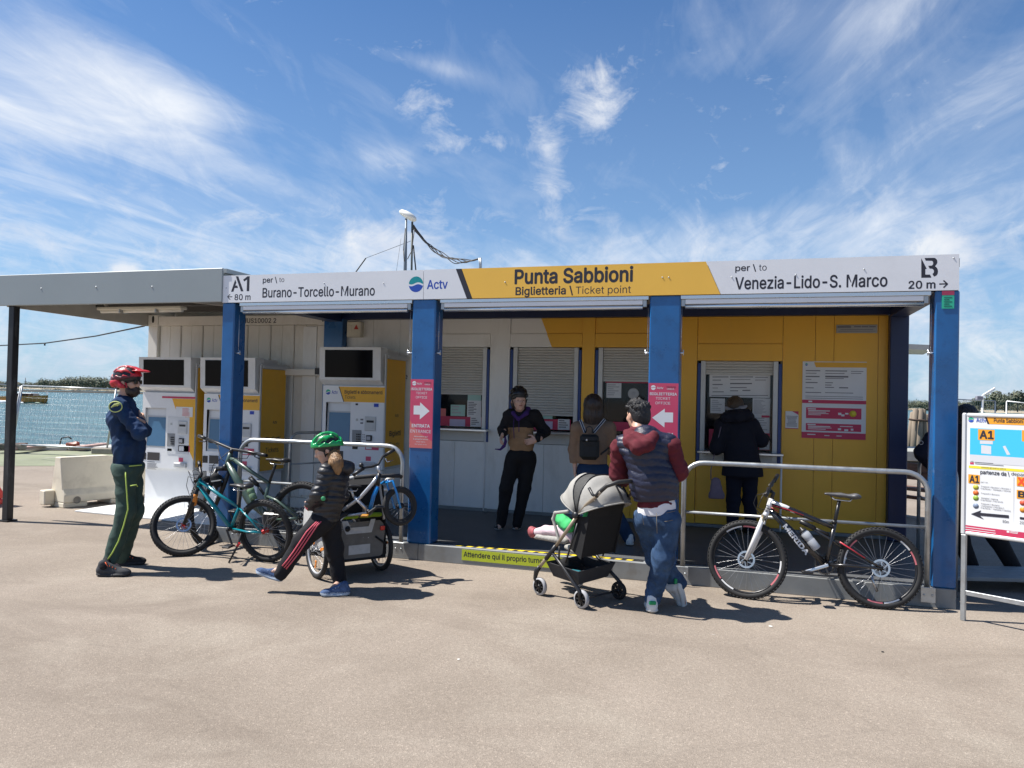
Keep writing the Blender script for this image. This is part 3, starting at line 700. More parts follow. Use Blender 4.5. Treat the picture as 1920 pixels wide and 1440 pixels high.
# ------------------------------------------------------------------ grey canopy on the left, container under it
CAN = thing('canopy', (-3.0, 0.05, 0), 'grey sheet metal canopy on a black post left of the ticket office', 'canopy')
MB().box(-4.3, 0.012, -0.022, 0.012, 2.612, 2.984, bev=.006).build('fascia_sheet', GREYF, CAN)
MB().box(0.0125, 0.062, -0.018, 0.45, 2.93, 2.975).box(-0.02, 0.011, .0125, 0.6, 2.90, 2.978).build('fascia_return', GREYF, CAN)
pl = at(28.5, 575, y=0.0).x; 
MB().box(pl-.12, pl-.035, 0.012, 0.10, 0.02, 2.612, bev=.006).build('post', BLKP, CAN)
MB().box(pl-.15, pl-.005, -.01, 0.13, 0, .02).build('base_plate', BLKP, CAN)
MB().box(-3.25, -0.08, 0.0121, 2.95, 2.93, 2.965).build('ceiling_sheet', GREYU, CAN)
MB().prism([V(pl-.12, .0125, 2.600), V(-3.178, D+.05, 2.590), V(-3.178, 2.94, 2.590), V(-3.178, 2.94, 2.929), V(-3.178, D+.05, 2.929), V(pl-.12, .0125, 2.929)], (-.03, 0, 0)).build('side_sheet', GREYU, CAN)
MB().box(-3.2, -0.08, 2.951, 2.98, 2.70, 2.964).build('rear_sheet', GREYU, CAN)
for y in (0.62, 1.35, 2.02):
    MB().bar((-3.1, y, 2.80), (-0.1, y-.02, 2.80), .06, .10, bev=.004).build('beam', mat('dark_beam', (.06, .058, .055), .6), CAN)
MB().bar((-1.3, .1, 2.74), (-.35, 2.3, 2.74), .05, .05).build('beam', GREYU, CAN); MB().bar((-1.9, .25, 2.78), (-1.9, .33, 2.60), .03, .03).build('light_bracket', GREYU, CAN)
p0, p1 = at(188, 577, y=.30), at(345, 577, y=.30)
LT = thing('tube_light', (p0.x, .3, 2.60), 'long cream tube light fixed under the grey canopy', 'light')
MB().box(p0.x, p1.x, .24, .36, 2.575, 2.612, bev=.008).build('housing', mat('tube_housing', (.62, .58, .48), .5), LT)
MB().tube([(p0.x+.02, .3, 2.565), (p1.x-.02, .3, 2.565)], .022, 10).build('diffuser', mat('tube_diffuser', (.70, .67, .58), .4), LT)
for q in (p0.x+.35, p1.x-.35): MB().box(q-.008, q+.008, .235, .365, 2.54, 2.58).build('clip', GALV, LT)
m = MB()
for u, v in ((77, 541), (180, 538), (285, 537.5)):
    m.lathe(at(u, v, y=-.022), (0, -1, 0), [(0, .006), (.007, .005), (.010, 0)], 8)
m.build('rivet', GALV, CAN)

CX0, CX1, CYF = -3.175, -0.094, D+.03
CON = thing('shipping_container', ((CX0+CX1)/2, 3.6, 0), 'cream white shipping container behind the ticket machines under the canopy', 'container')
MB().box(CX0+.04, CX1-.04, CYF+.10, 4.75, .02, 2.56).build('body', CONTW, CON)
for x0 in (CX0, CX1-.178):
    cc = MB().box(x0, x0+.178, CYF-.008, CYF+.16, 2.587, 2.757, bev=.006).build('corner_casting', CONTW, CON)
    c = V(x0+.095, CYF-.010, 2.69); vs = [c+V(.022*math.cos(t), 0, .042*math.sin(t)+(.012 if math.sin(t) > 0 else -.012)) for t in np.linspace(0, 2*math.pi, 17)[:-1]]
    MB().poly(vs).build('casting_hole', DARKIN, cc)
    MB().box(x0+.004, x0+.172, CYF+.0, CYF+.12, .02, 2.585, bev=.006).build('corner_post', CONTW, CON)
MB().box(CX0+.18, CX1-.18, CYF+.01, CYF+.11, 2.60, 2.735, bev=.005).build('top_rail', CONTW, CON)
MB().box(CX0+.172, CX1-.172, CYF+.0, CYF+.11, .02, .16, bev=.005).build('bottom_rail', CONTW, CON)
n = 14; xs = np.linspace(CX0+.18, CX1-.18, n+1)
for i in range(n):
    MB().box(xs[i]+.003, xs[i+1]-.003, CYF+(.035 if i % 2 else .047), CYF+.10, .16, 2.598, bev=.010).build('wall_panel', CONTW, CON)
MB().box(CX1-.40, CX1-.185, CYF+.006, CYF+.034, .2, 2.57, bev=.004).build('cover_strip', WALLW, CON)
m = MB()
x0, x1 = at(455, 604, y=CYF).x, at(517, 603, y=CYF).x
put_text(m, 'HUS10002 2', V(x0, CYF+.008, 2.628), (1, 0, 0), (0, 0, 1), x1-x0, .066, .01)
m.build('lettering', INK, CON)
# conduit between the container and the office
CDT = thing('cable_duct', (-.2, CYF-.08, 1.95), 'grey horizontal cable duct between the second and third ticket machines', 'duct')
MB().box(at(527, 697, y=CYF-.05).x, at(606, 697, y=CYF-.05).x, CYF-.12, CYF-.03, at(560, 704, y=CYF-.05).z, at(560, 692, y=CYF-.05).z, bev=.006).build('duct_body', CONTW, CDT)
MB().box(at(596, 697, y=CYF-.05).x, at(604, 697, y=CYF-.05).x, CYF-.13, CYF-.02, at(560, 702, y=CYF-.05).z, at(560, 690, y=CYF-.05).z).build('duct_cap', BLACK, CDT)
# alarm box on the office wall
x0, x1, z0, z1 = at(650, 618, y=D-.1).x, at(676, 618, y=D-.1).x, at(663, 632, y=D-.1).z, at(663, 603, y=D-.1).z
AB = thing('alarm_box', ((x0+x1)/2, D-.02, z0), 'small cream alarm box with a red triangle high on the white wall', 'alarm box')
MB().box(x0, x1, D-.10, D-.005, z0, z1, bev=.008).build('box', mat('alarm_cream', (.62, .58, .47), .5), AB)
MB().poly([V(x0+(x1-x0)*.52, D-.103, z0+(z1-z0)*.5), V(x0+(x1-x0)*.86, D-.103, z0+(z1-z0)*.5), V(x0+(x1-x0)*.69, D-.103, z0+(z1-z0)*.82)]).build('warning_triangle', mat('alarm_red', (.45, .03, .02), .5), AB)
MB().box(x0+.02, x0+.08, D-.106, D-.1005, z0+.07, z1-.05, bev=.003).build('sounder', mat('alarm_cream', (.62, .58, .47), .5), AB)

# ------------------------------------------------------------------ ticket machines
KYEL = mat('machine_yellow', (0.80, 0.42, 0.03), .45, var=.04)
KWH = mat('machine_white', (0.78, 0.79, 0.80), .38, var=.03, dirt=(.5, .48, .44), damt=.15)
KGR = mat('machine_grey', (0.56, 0.57, 0.57), .45, var=.05)
def kiosk(x0, yf, z0, label, variant):
    W_ = .885; dep = .62
    K = thing('ticket_machine', (x0+W_/2, yf+dep/2, z0), label, 'ticket machine', 'ticket machines')
    X = lambda a: x0+a
    Z = lambda a: z0+a
    def bx(name, a0, a1, c0, c1, y0, y1, m_, bev=0.0, par=K): return MB().box(X(a0), X(a1), yf+y0, yf+y1, Z(c0), Z(c1), bev=bev).build(name, m_, par)
    bx('pedestal', .03, W_-.04, .0, .528, .05, dep-.02, KWH, .006)
    # cabinet front cut round the touch screen recess
    rx0, rx1, rz0, rz1 = .05, .405, .80, 1.365
    m = MB()
    for a0, a1, c0, c1 in ((0, W_, .53, rz0), (0, rx0, rz0, rz1), (rx1, W_, rz0, rz1), (0, W_, rz1, 1.58)):
        m.box(X(a0), X(a1), yf, yf+.05, Z(c0), Z(c1))
    cab = m.build('front_panel', KWH, K)
    bx('cabinet', 0.002, W_-.012, .532, 2.0, .051, dep, KGR)
    rec = MB()
    rec.poly([V(X(rx0), yf+.046, Z(rz1)), V(X(rx1), yf+.046, Z(rz1)), V(X(rx1), yf+.015, Z(rz0)), V(X(rx0), yf+.015, Z(rz0))])
    rec.poly([V(X(rx0), yf, Z(rz1)), V(X(rx1), yf, Z(rz1)), V(X(rx1), yf+.046, Z(rz1)), V(X(rx0), yf+.046, Z(rz1))])
    rec.poly([V(X(rx0), yf, Z(rz1)), V(X(rx0), yf+.046, Z(rz1)), V(X(rx0), yf+.015, Z(rz0)), V(X(rx0), yf, Z(rz0))])
    rec.poly([V(X(rx1), yf, Z(rz1)), V(X(rx1), yf+.046, Z(rz1)), V(X(rx1), yf+.015, Z(rz0)), V(X(rx1), yf, Z(rz0))])
    ro = rec.build('screen_recess', KWH, K)
    f = lambda c: yf+.015+(c-rz0)/(rz1-rz0)*.031-.006
    def scr(a0, a1, c0, c1, off): return MB().prism([V(X(a0), f(c0)-off, Z(c0)), V(X(a1), f(c0)-off, Z(c0)), V(X(a1), f(c1)-off, Z(c1)), V(X(a0), f(c1)-off, Z(c1))], (0, .004, 0))
    scr(.063, .40, .815, 1.255, 0).build('screen_bezel', KGR, ro); scr(.083, .392, .835, 1.235, .006).build('touch_screen', SCRB, ro)
    # monitor on top
    mon = MB().prism([V(X(-.025), yf+.05, Z(1.585)), V(X(-.025), yf-.055, Z(1.655)), V(X(-.025), yf-.07, Z(2.07)), V(X(-.025), yf+.12, Z(2.07)), V(X(-.025), yf+.12, Z(1.585))], (W_-.015, 0, 0)).build('monitor', mat('monitor_white', (.70, .71, .71), .45), K)
    sy = lambda c: yf-.055-(c-1.655)/.415*.015-.003
    MB().prism([V(X(.055), sy(1.685), Z(1.685)), V(X(.735), sy(1.685), Z(1.685)), V(X(.735), sy(2.035), Z(2.035)), V(X(.055), sy(2.035), Z(2.035))], (0, .002, 0)).build('display', GLASSD, mon)
    bx('top_bracket', .20, W_-.05, 2.0, 2.06, .13, .45, KGR)
    # header print
    if variant != 1:
        yq = yf-.0025
        MB().prism([V(X(.31), yq, Z(1.375)), V(X(W_), yq, Z(1.375)), V(X(W_), yq, Z(1.568)), V(X(.235), yq, Z(1.568))], (0, .002, 0)).build('header_sticker', KYEL, K)
        MB().poly([V(X(.300), yq, Z(1.375)), V(X(.312), yq-.001, Z(1.375)), V(X(.237), yq-.001, Z(1.568)), V(X(.225), yq, Z(1.568))]).build('header_stripe', INK, K)
        logo(K, V(X(.075), yf, Z(1.495)), .034, top=GREENP)
        m = MB(); put_text(m, 'Actv', V(X(.128), yf-.0004, Z(1.472)), (1, 0, 0), (0, 0, 1), .085, .045, .01); m.build('lettering', INKB, K)
        m = MB(); put_text(m, 'Biglietti e abbonamenti', V(X(.315), yq-.0005, Z(1.468)), (1, 0, 0), (0, 0, 1), .535, .058, .012)
        put_text(m, 'Tickets', V(X(.32), yq-.0005, Z(1.415)), (1, 0, 0), (0, 0, 1), .15, .042, -.002); m.build('lettering', INK, K)
        bx('flag_sticker', .735, .80, 1.318, 1.362, -.003, -.001, mat('flag_blue', (.02, .06, .45), .5))
        bx('camera_window', .475, .51, 1.335, 1.358, -.003, -.001, BLACK)
    else:
        yq = yf-.0025
        MB().prism([V(X(.50), yq, Z(1.50)), V(X(W_), yq, Z(1.50)), V(X(W_), yq, Z(.66)), V(X(.80), yq, Z(.80)), V(X(.80), yq, Z(1.20)), V(X(.56), yq, Z(1.36))], (0, .002, 0)).build('header_sticker', KYEL, K)
        MB().box(X(.33), X(W_), yq-.002, yq, Z(1.505), Z(1.53)).build('header_stripe', PINK, K)
        bx('paper_notice', .57, .85, 1.255, 1.39, -.006, -.004, PAPER)
        m = MB()
        for i in range(7): m.poly([V(X(.68), yf-.007, Z(1.37-.016*i)), V(X(.68+random.uniform(.1, .15)), yf-.007, Z(1.37-.016*i)), V(X(.68+.1), yf-.007, Z(1.363-.016*i)), V(X(.68), yf-.007, Z(1.363-.016*i))])
        m.build('print', SALM, K)
        bx('control_plate', .44, .80, .74, 1.25, -.004, -.0005, mat('control_plate_white', (.64, .66, .68), .4))
    # controls
    sl_ = bx('card_slot_unit', .614, .767, 1.015, 1.195, -.016, .0, KGR, .006)
    for c0 in (1.12, 1.045): MB().box(X(.645), X(.745), yf-.019, yf-.0165, Z(c0), Z(c0+.028)).build('slot', BLACK if c0 > 1.1 else KGR, sl_)
    kp = bx('keypad_recess', .437, .57, .84, 1.02, -.006, .0, mat('recess_grey', (.26, .27, .28), .5), .003)
    key0 = None
    for i in range(4):
        for j in range(3):
            if key0 is None: key0 = MB().box(X(.50), X(.516), yf-.012, yf-.0065, Z(.866), Z(.884), bev=.002).build('key', BLACK, kp)
            else: link_copy(key0, kp, (.022*j, 0, .03*i))
    rd = bx('card_reader', .64, .72, .885, .96, -.02, .0, BLACK, .005); MB().box(X(.652), X(.705), yf-.023, yf-.0205, Z(.9), Z(.945)).build('reader_screen', PALEP, rd)
    bx('red_label', .627, .817, .775, .862, -.004, -.001, PINKS); bx('label_window', .64, .72, .785, .85, -.006, -.0045, PAPER)
    bx('red_label', .64, .71, .635, .69, -.004, -.001, PINKS)
    tr = bx('coin_tray', .574, .775, .553, .622, -.03, -.0, KGR, .008); MB().box(X(.60), X(.75), yf-.033, yf-.0305, Z(.575), Z(.605)).build('tray_mouth', PALEP, tr)
    bx('receipt_slot', .445, .52, .775, .81, -.004, -.001, BLACK)
    bx('ticket_mouth', .11, .315, .635, .745, -.004, -.001, mat('mouth_dark', (.05, .045, .045), .5)); bx('lower_reader', .005, .085, .64, .735, -.004, -.001, BLACK)
    bx('coin_slot', .485, .515, 1.135, 1.165, -.006, -.001, GALV)
    m = MB()
    for i in range(9):
        L = random.uniform(.10, .19); zz = .615-.011*i-(.012 if i else 0)
        m.poly([V(X(.11), yf-.003, Z(zz)), V(X(.11+L), yf-.003, Z(zz)), V(X(.11+L), yf-.003, Z(zz-(.009 if i == 0 else .005))), V(X(.11), yf-.003, Z(zz-(.009 if i == 0 else .005)))])
    for i in range(3):
        for j in range(2): m.poly([V(X(.585+.02*j), yf-.003, Z(.9+.028*i)), V(X(.597+.02*j), yf-.003, Z(.9+.028*i)), V(X(.597+.02*j), yf-.003, Z(.912+.028*i)), V(X(.585+.02*j), yf-.003, Z(.912+.028*i))])
    for i in range(2): m.poly([V(X(.55), yf-.003, Z(1.10+.045*i)), V(X(.59), yf-.003, Z(1.10+.045*i)), V(X(.59), yf-.003, Z(1.12+.045*i)), V(X(.55), yf-.003, Z(1.12+.045*i))])
    m.build('print', PRINT, K)
    # right flank: yellow side panel with its print
    xs_ = X(W_)-.0115
    MB().box(xs_, xs_+.012, yf+.03, yf+dep-.03, Z(.56), Z(1.93), bev=.004).build('side_panel', KYEL, K)
    MB().box(xs_, xs_+.016, yf+.0, yf+.029, Z(.53), Z(1.98)).build('side_trim', KGR, K)
    MB().box(xs_+.0, xs_+.03, yf+.05, yf+dep+.05, Z(1.94), Z(1.975)).build('side_rail', KGR, K)
    m = MB(); xo = xs_+.0135
    put_text(m, 'Biglietti', V(xo, yf+.15, Z(.93)), (0, 1, 0), (0, 0, 1), .33, .085, .012)
    put_text(m, 'Tickets', V(xo, yf+.15, Z(.80)), (0, 1, 0), (0, 0, 1), .30, .07, -.003)
    put_text(m, 'Actv', V(xo, yf+.30, Z(1.19)), (0, 1, 0), (0, 0, 1), .10, .04, .008); m.build('lettering', INK, K)
    logo(K, V(xo-.003, yf+.20, Z(1.21)), .042, (0, 1, 0), (0, 0, 1), INK, INK)
    return K
k1x = at(268, 745, y=1.7).x; k2x = at(383, 745, y=1.7).x; k3x = at(606, 725, y=1.7).x
kiosk(k1x, 1.70, .016, 'leftmost ticket machine, beside the man in the red helmet', 1)
kiosk(k2x, 1.70, .016, 'middle ticket machine, partly behind the leftmost blue post', 2)
kiosk(k3x, 1.70, FZ, 'right-hand ticket machine, raised on the office floor behind the girl', 3)

# ------------------------------------------------------------------ railings
def hoop(a, b, top, r=.022, rc=.17, mid=None, base=FZ, feet=True, name='railing', label='', group=None, plates=True, nrm=(0, -1, 0)):
    a, b = Vector(a), Vector(b); d = (b-a).normalized(); L = (b-a).length
    T = thing(name, (a+b)/2, label, 'railing', group)
    pts = [a+V(0, 0, 0), a+V(0, 0, top-base-rc)]
    pts += [a+d*(rc-rc*math.cos(t))+V(0, 0, top-base-rc+rc*math.sin(t)) for t in np.linspace(.15, math.pi/2, 7)]
    pts += [b-d*(rc-rc*math.cos(t))+V(0, 0, top-base-rc+rc*math.sin(t)) for t in np.linspace(math.pi/2, .15, 7)]
    pts += [b+V(0, 0, top-base-rc), b]
    MB().tube(pts, r, 14).build('tube_frame', GALV, T)
    if mid: MB().tube([a+d*.01+V(0, 0, mid-base), b-d*.01+V(0, 0, mid-base)], r*.62, 10).build('mid_rail', GALV, T)
    if plates:
        for q in (a, b):
            fp = MB().obox(q+V(0, -.052, -.045), d*.055, V(0, .004, 0), V(0, 0, .062), bev=.003).build('foot_plate', GALV, T)
            MB().box(q.x-.03, q.x+.03, -.05, .0, base-.006, base+.004).build('foot_bracket', GALV, T) if False else None
            for s_ in (-.03, .03): MB().lathe(q+d*s_+V(0, -.056, -.045), (0, -1, 0), [(0, .006), (.008, .005), (.010, 0)], 6).build('bolt', GALV, fp)
    return T
xl = at(1273, 1058, z=FZ); 
hoop((4.985, -.026, FZ), (6.945, -.026, FZ), 1.10, mid=.655, label='galvanised tube railing on the right of the front, with the black bicycle leaning on it', group='tube railings of the ticket office')
hoop((.31, -.026, FZ), (2.225, -.026, FZ), 1.125, mid=.68, label='galvanised tube railing on the left of the front, behind the girl in the green helmet', group='tube railings of the ticket office')
hoop((-.075, 1.50, .02), (.25, 2.26, .02), 1.12, r=.018, rc=.13, mid=.72, base=.02, label='small galvanised hoop railing set back beside the third ticket machine', group='tube railings of the ticket office', plates=False)

# ------------------------------------------------------------------ stickers, signs, posters
def post_sign(x0, x1, label, direction):
    z1, z0 = 1.803, 1.116; y = .004; w_ = x1-x0; h = z1-z0
    T = thing('direction_sign', ((x0+x1)/2, y, z0), label, 'sign', 'pink direction signs on the posts')
    MB().box(x0, x1, y-.002, y+.002, z0, z1).build('sign_sheet', PINKS, T)
    MB().poly([V(x0, y-.0023, z0), V(x1, y-.0023, z0), V(x1, y-.0023, z0+h*.10), V(x0+w_*.35, y-.0023, z0+h*.24), V(x0, y-.0023, z0+h*.40)]).build('sign_print', SALM, T)
    m = MB(); P = lambda a, c: V(x0+w_*a, y-.0025, z1-h*c)
    pts = [(.16, .385), (.44, .385), (.44, .335), (.86, .46), (.44, .585), (.44, .515), (.16, .515)]
    if direction < 0: pts = [(1-a, c) for a, c in pts][::-1]
    vs = [P(a, c) for a, c in pts]
    m.add(vs, [tuple(t) for t in tessellate_polygon([[Vector((q.x, q.z, 0)) for q in vs]])])
    m.build('arrow', PAPER, T)
    m = MB()
    def tx(s, a0, a1, c0, c1, bold): put_text(m, s, P(a0, c1), (1, 0, 0), (0, 0, 1), w_*(a1-a0), h*(c1-c0), bold)
    tx('BIGLIETTERIA', .05, .95, .125, .160, .014); tx('TICKET', .25, .74, .185, .218, 0); tx('OFFICE', .24, .74, .245, .28, 0)
    tx('ENTRATA', .10, .88, .655, .70, .018); tx('ENTRANCE', .04, .94, .735, .78, 0); tx('Actv', .28, .50, .048, .077, .01); tx('UNICA', .62, .86, .066, .084, .01)
    tx('Attendere qui', .20, .80, .825, .845, .01); tx('il proprio turno', .18, .82, .862, .884, .01); tx('Wait here', .30, .70, .90, .918, 0); tx('for your turn', .24, .76, .938, .957, 0)
    m.build('lettering', PAPER, T)
    logo(T, P(.16, .06), .022, top=PAPER, bot=PAPER, lift=.0)
    m = MB(); put_text(m, 'Venezia', P(.60, .062), (1, 0, 0), (0, 0, 1), w_*.30, h*.03, .0); m.build('lettering', INK, T)
    return T
post_sign(2.277, 2.524, 'pink ticket office sign with a white arrow pointing right, on a blue post', 1)
post_sign(4.650, 4.918, 'pink ticket office sign with a white arrow pointing left, beside the man in the vest', -1)
# lime sticker on the base and tape on the step
x0, x1 = at(866, 1040, y=-.002).x, at(1145, 1075, y=-.002).x
T = thing('waiting_sticker', ((x0+x1)/2, -.002, .04), 'lime green wait here sticker along the front of the step', 'sticker')
MB().box(x0, x1, -.004, -.0005, .042, .145).build('sticker_sheet', LIME, T)
m = MB(); put_text(m, 'Attendere qui il proprio turno', V(x0+.02, -.0043, .065), (1, 0, 0), (0, 0, 1), at(1018, 1045, y=0).x-x0-.02, .062, .014)
put_text(m, 'TURN', V(x1-.20, -.0043, .075), (1, 0, 0), (0, 0, 1), .17, .045, .012); m.build('lettering', INK, T)
T = thing('hazard_tape', (3.6, .05, FZ), 'yellow and black striped hazard tape along the edge of the step', 'tape')
tx0, tx1 = at(858, 1022, z=FZ).x, at(1205, 1055, z=FZ).x
MB().box(tx0, tx1, .050, .095, FZ+.0005, FZ+.002).build('tape_strip', BLACK, T)
s0 = None
for i in range(int((tx1-tx0)/.105)):
    if s0 is None: s0 = MB().prism([V(tx0, .050, FZ+.0035), V(tx0+.055, .050, FZ+.0035), V(tx0+.075, .095, FZ+.0035), V(tx0+.02, .095, FZ+.0035)], (0, 0, -.001)).build('stripe', TAPEY, T)
    else: link_copy(s0, T, (.105*i, 0, 0))
MB().box(at(950, 1020, z=FZ).x, at(1150, 1040, z=FZ).x, .097, .109, FZ+.0005, FZ+.003).build('edge_strip', TAPEY, T)
# green notice on the right-hand post
x0, x1 = at(1766, 560, y=.004).x, at(1789, 560, y=.004).x
T = thing('notice', (x0, .004, 2.45), 'small green notice at the top of the right-hand blue post', 'notice')
MB().box(x0, x1, .0, .004, 2.455, 2.565).build('notice_sheet', mat('notice_green', (.03, .45, .28), .5), T)
MB().box(x0, x1, .0, .0035, 2.5655, 2.60).build('notice_header', PINKS, T)
m = MB()
for i in range(5): m.poly([V(x0+.015, -.001, 2.55-.018*i), V(x1-.015-.02*(i % 2), -.001, 2.55-.018*i), V(x1-.015-.02*(i % 2), -.001, 2.541-.018*i), V(x0+.015, -.001, 2.541-.018*i)])
m.build('print', mat('dark_green_print', (.01, .16, .12), .5), T)
# posters on the yellow wall
def wall_rect(u0, v0, u1, v1, y):
    return at(u0, (v0+v1)/2, y=y).x, at(u1, (v0+v1)/2, y=y).x, at((u0+u1)/2, v1, y=y).z, at((u0+u1)/2, v0, y=y).z
YP = D-.006
x0, x1, z0, z1 = wall_rect(1504, 678, 1624, 823, YP); w_, h = x1-x0, z1-z0
T = thing('timetable_poster', ((x0+x1)/2, YP, z0), 'large white and pink timetable poster on the yellow wall', 'poster')
MB().box(x0, x1, YP-.004, YP+.004, z0, z1).build('poster_sheet', PAPER, T)
PP = lambda a, c, l=.0055: V(x0+w_*a, YP-l, z1-h*c)
def prect(m, a0, a1, c0, c1, mi=0, l=.0055): m.poly([PP(a0, c0, l), PP(a1, c0, l), PP(a1, c1, l), PP(a0, c1, l)], mi)
m = MB(); m.poly([PP(.18, .01), PP(1, .01), PP(1, .075), PP(.21, .075)]); m.build('poster_header', KYEL, T)
m = MB(); prect(m, 0, 1, .50, .545); prect(m, 0, 1, .92, 1.0); prect(m, .065, .93, .60, .74); prect(m, .065, .93, .805, .90); m.build('poster_print', PINK, T)
m = MB()
for a0, a1, c, t in ((.05, .28, .115, .012), (.36, .70, .115, .012), (.36, .66, .15, .008), (.36, .72, .185, .02), (.36, .65, .215, .008), (.76, .95, .12, .008), (.76, .92, .145, .008), (.05, .22, .15, .008), (.05, .27, .19, .014), (.05, .14, .23, .008), (.05, .24, .27, .012), (.36, .48, .27, .01), (.36, .46, .30, .01), (.36, .50, .33, .01), (.58, .72, .33, .014), (.05, .18, .34, .01), (.05, .95, .45, .006), (.05, .95, .475, .006), (.05, .3, .4, .01), (.36, .8, .4, .008)):
    prect(m, a0, a1, c, c+t)
m.build('print', PRINT, T)
m = MB()
for a0, a1, c, t in ((.09, .22, .612, .014), (.10, .44, .635, .012), (.10, .38, .655, .008), (.10, .42, .672, .008), (.10, .3, .69, .008), (.09, .22, .815, .014), (.10, .45, .838, .012), (.10, .47, .857, .008), (.10, .38, .875, .008), (.57, .62, .66, .03), (.62, .67, .68, .025), (.68, .73, .66, .02), (.6, .8, .83, .01), (.57, .62, .86, .025), (.67, .73, .87, .025), (.77, .81, .86, .025), (.09, .22, .945, .012), (.36, .44, .955, .01), (.55, .63, .955, .01), (.1, .16, .512, .02)):
    prect(m, a0, a1, c, c+t, l=.0065)
m.build('print', PAPER, T)
MB().lathe(PP(.80, .67, .006), (0, -1, 0), [(0, .001), (.036, .001), (.036, 0)], 20).build('price_badge', mat('badge_yellow', (.75, .62, .05), .5), T)
logo(T, PP(.06, .04, .004), .015, top=GREENP)
x0, x1, z0, z1 = wall_rect(1472.6, 771, 1497, 804, YP); w_, h = x1-x0, z1-z0
T = thing('notice', ((x0+x1)/2, YP, z0), 'small white notice with a pink border right of the fourth window', 'notice')
MB().box(x0, x1, YP-.004, YP+.004, z0, z1).build('notice_sheet', PAPER, T)
m = MB(); prect(m, 0, 1, .96, 1.0); m.poly([PP(.5, 0), PP(1, 0), PP(1, .2)]); m.build('notice_print', PINK, T)
m = MB()
for i in range(9): a = random.uniform(.05, .2); prect(m, a, 1-a, .27+.07*i, .30+.07*i)
m.build('print', PRINT, T)
x0, x1, z0, z1 = wall_rect(1568, 609, 1645, 624.5, YP); w_, h = x1-x0, z1-z0
T = thing('maker_plate', ((x0+x1)/2, YP, z0), 'narrow grey printed plate high on the yellow wall', 'plate')
MB().box(x0, x1, YP-.006, YP+.004, z0, z1, bev=.002).build('plate_sheet', mat('plate_grey', (.36, .36, .34), .4, metal=.3), T)
m = MB()
for a0, a1, c, t in ((.03, .36, .12, .26), (.43, .6, .16, .16), (.62, .78, .16, .16), (.8, .96, .16, .16), (.1, .9, .55, .08), (.05, .95, .75, .07)): prect(m, a0, a1, c, c+t, l=.008)
m.build('print', PRINT, T)

# ------------------------------------------------------------------ mast, dome and cables on the roof
MY = 3.0
T = thing('antenna_mast', at(760, 505, y=MY)*1.0, 'pair of grey antenna poles with a white oval dome on the office roof', 'antenna')
T.location.z = 2.872; ORG[T.name] = Vector(T.location)
p1b, p1t, p2b, p2t = at(760, 507, y=MY), at(761.5, 410, y=MY), at(772.5, 507, y=MY+.1), at(773, 416, y=MY+.1)
p1b = V(p1b.x, MY, 2.872); p2b = V(p2b.x, MY+.1, 2.872)
MB().tube([p1b, (p1t+p1b)*.5, p1t], [.026, .024, .016], 10).build('pole', mat('pole_grey_blue', (.16, .19, .22), .5, metal=.4), T)
MB().tube([p2b, p2t], .015, 10).build('pole', mat('pole_dark', (.07, .085, .08), .5), T)
dm = MB(); cd = at(765, 404, y=MY+.05)
u_ = (at(784, 414, y=MY+.0)-at(747, 393, y=MY+.0)).normalized()
vs = []; n_ = 28
for j, (rr, hh) in enumerate(((0, .052), (.5, .048), (.85, .032), (1.0, .005), (.97, -.02), (.8, -.04), (0, -.045))):
    for k in range(n_):
        t = 2*math.pi*k/n_
        vs.append(cd+u_*(.155*rr*math.cos(t))+FWD*(.115*rr*math.sin(t))+u_.cross(FWD)*hh*(-1 if u_.cross(FWD).z < 0 else 1))
dm.add(vs, [(j*n_+k, j*n_+(k+1) % n_, (j+1)*n_+(k+1) % n_, (j+1)*n_+k) for j in range(6) for k in range(n_)], 0, True)
dm.build('dome', mat('dome_white', (.72, .71, .66), .4), T)
def wob(a, b, sag, amp, ph, n=22, fr=9):
    a, b = Vector(a), Vector(b); out = []
    for i in range(n+1):
        t = i/n; p = a.lerp(b, t); p.z -= sag*4*t*(1-t); s_ = math.sin(t*math.pi)
        out.append(p+V(0, amp*s_*math.cos(fr*t+ph), amp*s_*math.sin(fr*t*1.3+ph)))
    return out
CABL = mat('cable_brown_grey', (.10, .085, .07), .6); CABK = mat('cable_black', (.02, .022, .025), .6)
a_, b_ = at(773, 428, y=MY+.05), at(901, 485, y=MY+.05)
T2 = thing('cable_bundle', (b_.x, b_.y, 2.872), 'sagging twisted bundle of cables running from the mast to the roof conduit', 'cables')
for i in range(5): MB().tube(wob(a_+V(0, .01*i, .015*i), b_+V(0, 0, .004*i), .17+.022*i, .018+.006*(i % 3), i*1.4, 30, 14), .0065, 6).build('cable', CABL, T2)
for i in range(2): MB().tube([b_+V(.004-.022*i, 0, .01), b_+V(.012-.022*i, 0, -.1), V(b_.x+.012-.022*i, b_.y, 2.872)], .011, 8).build('conduit', GALV, T2)
for i, (a, b2) in enumerate((((760, 428), (756.5, 470)), ((756.5, 470), (758, 490)), ((777, 430), (772, 470)), ((772, 470), (764, 486)))):
    MB().tube([at(*a, y=MY-.03), at(*b2, y=MY-.03)], .006, 6).build('cable', CABL, T)
MB().tube([at(775, 460, y=MY+.12), V(at(789, 508, y=MY+.12).x, MY+.12, 2.872)], .010, 6).build('stay', CABK, T)
T3 = thing('stay_wire', (at(617, 511, y=MY).x, MY, 2.872), 'thin slanting stay wire left of the antenna mast', 'wire')
q0 = V(at(617, 511, y=MY).x, MY, 2.872); q1 = at(686, 484, y=MY); q2 = at(770, 452, y=MY+.05)
MB().tube([q0+(q0-q1)*0.0, q1], .009, 6).build('sleeve', CABK, T3); MB().tube([q1, q2], .0035, 5).build('wire', CABK, T3)
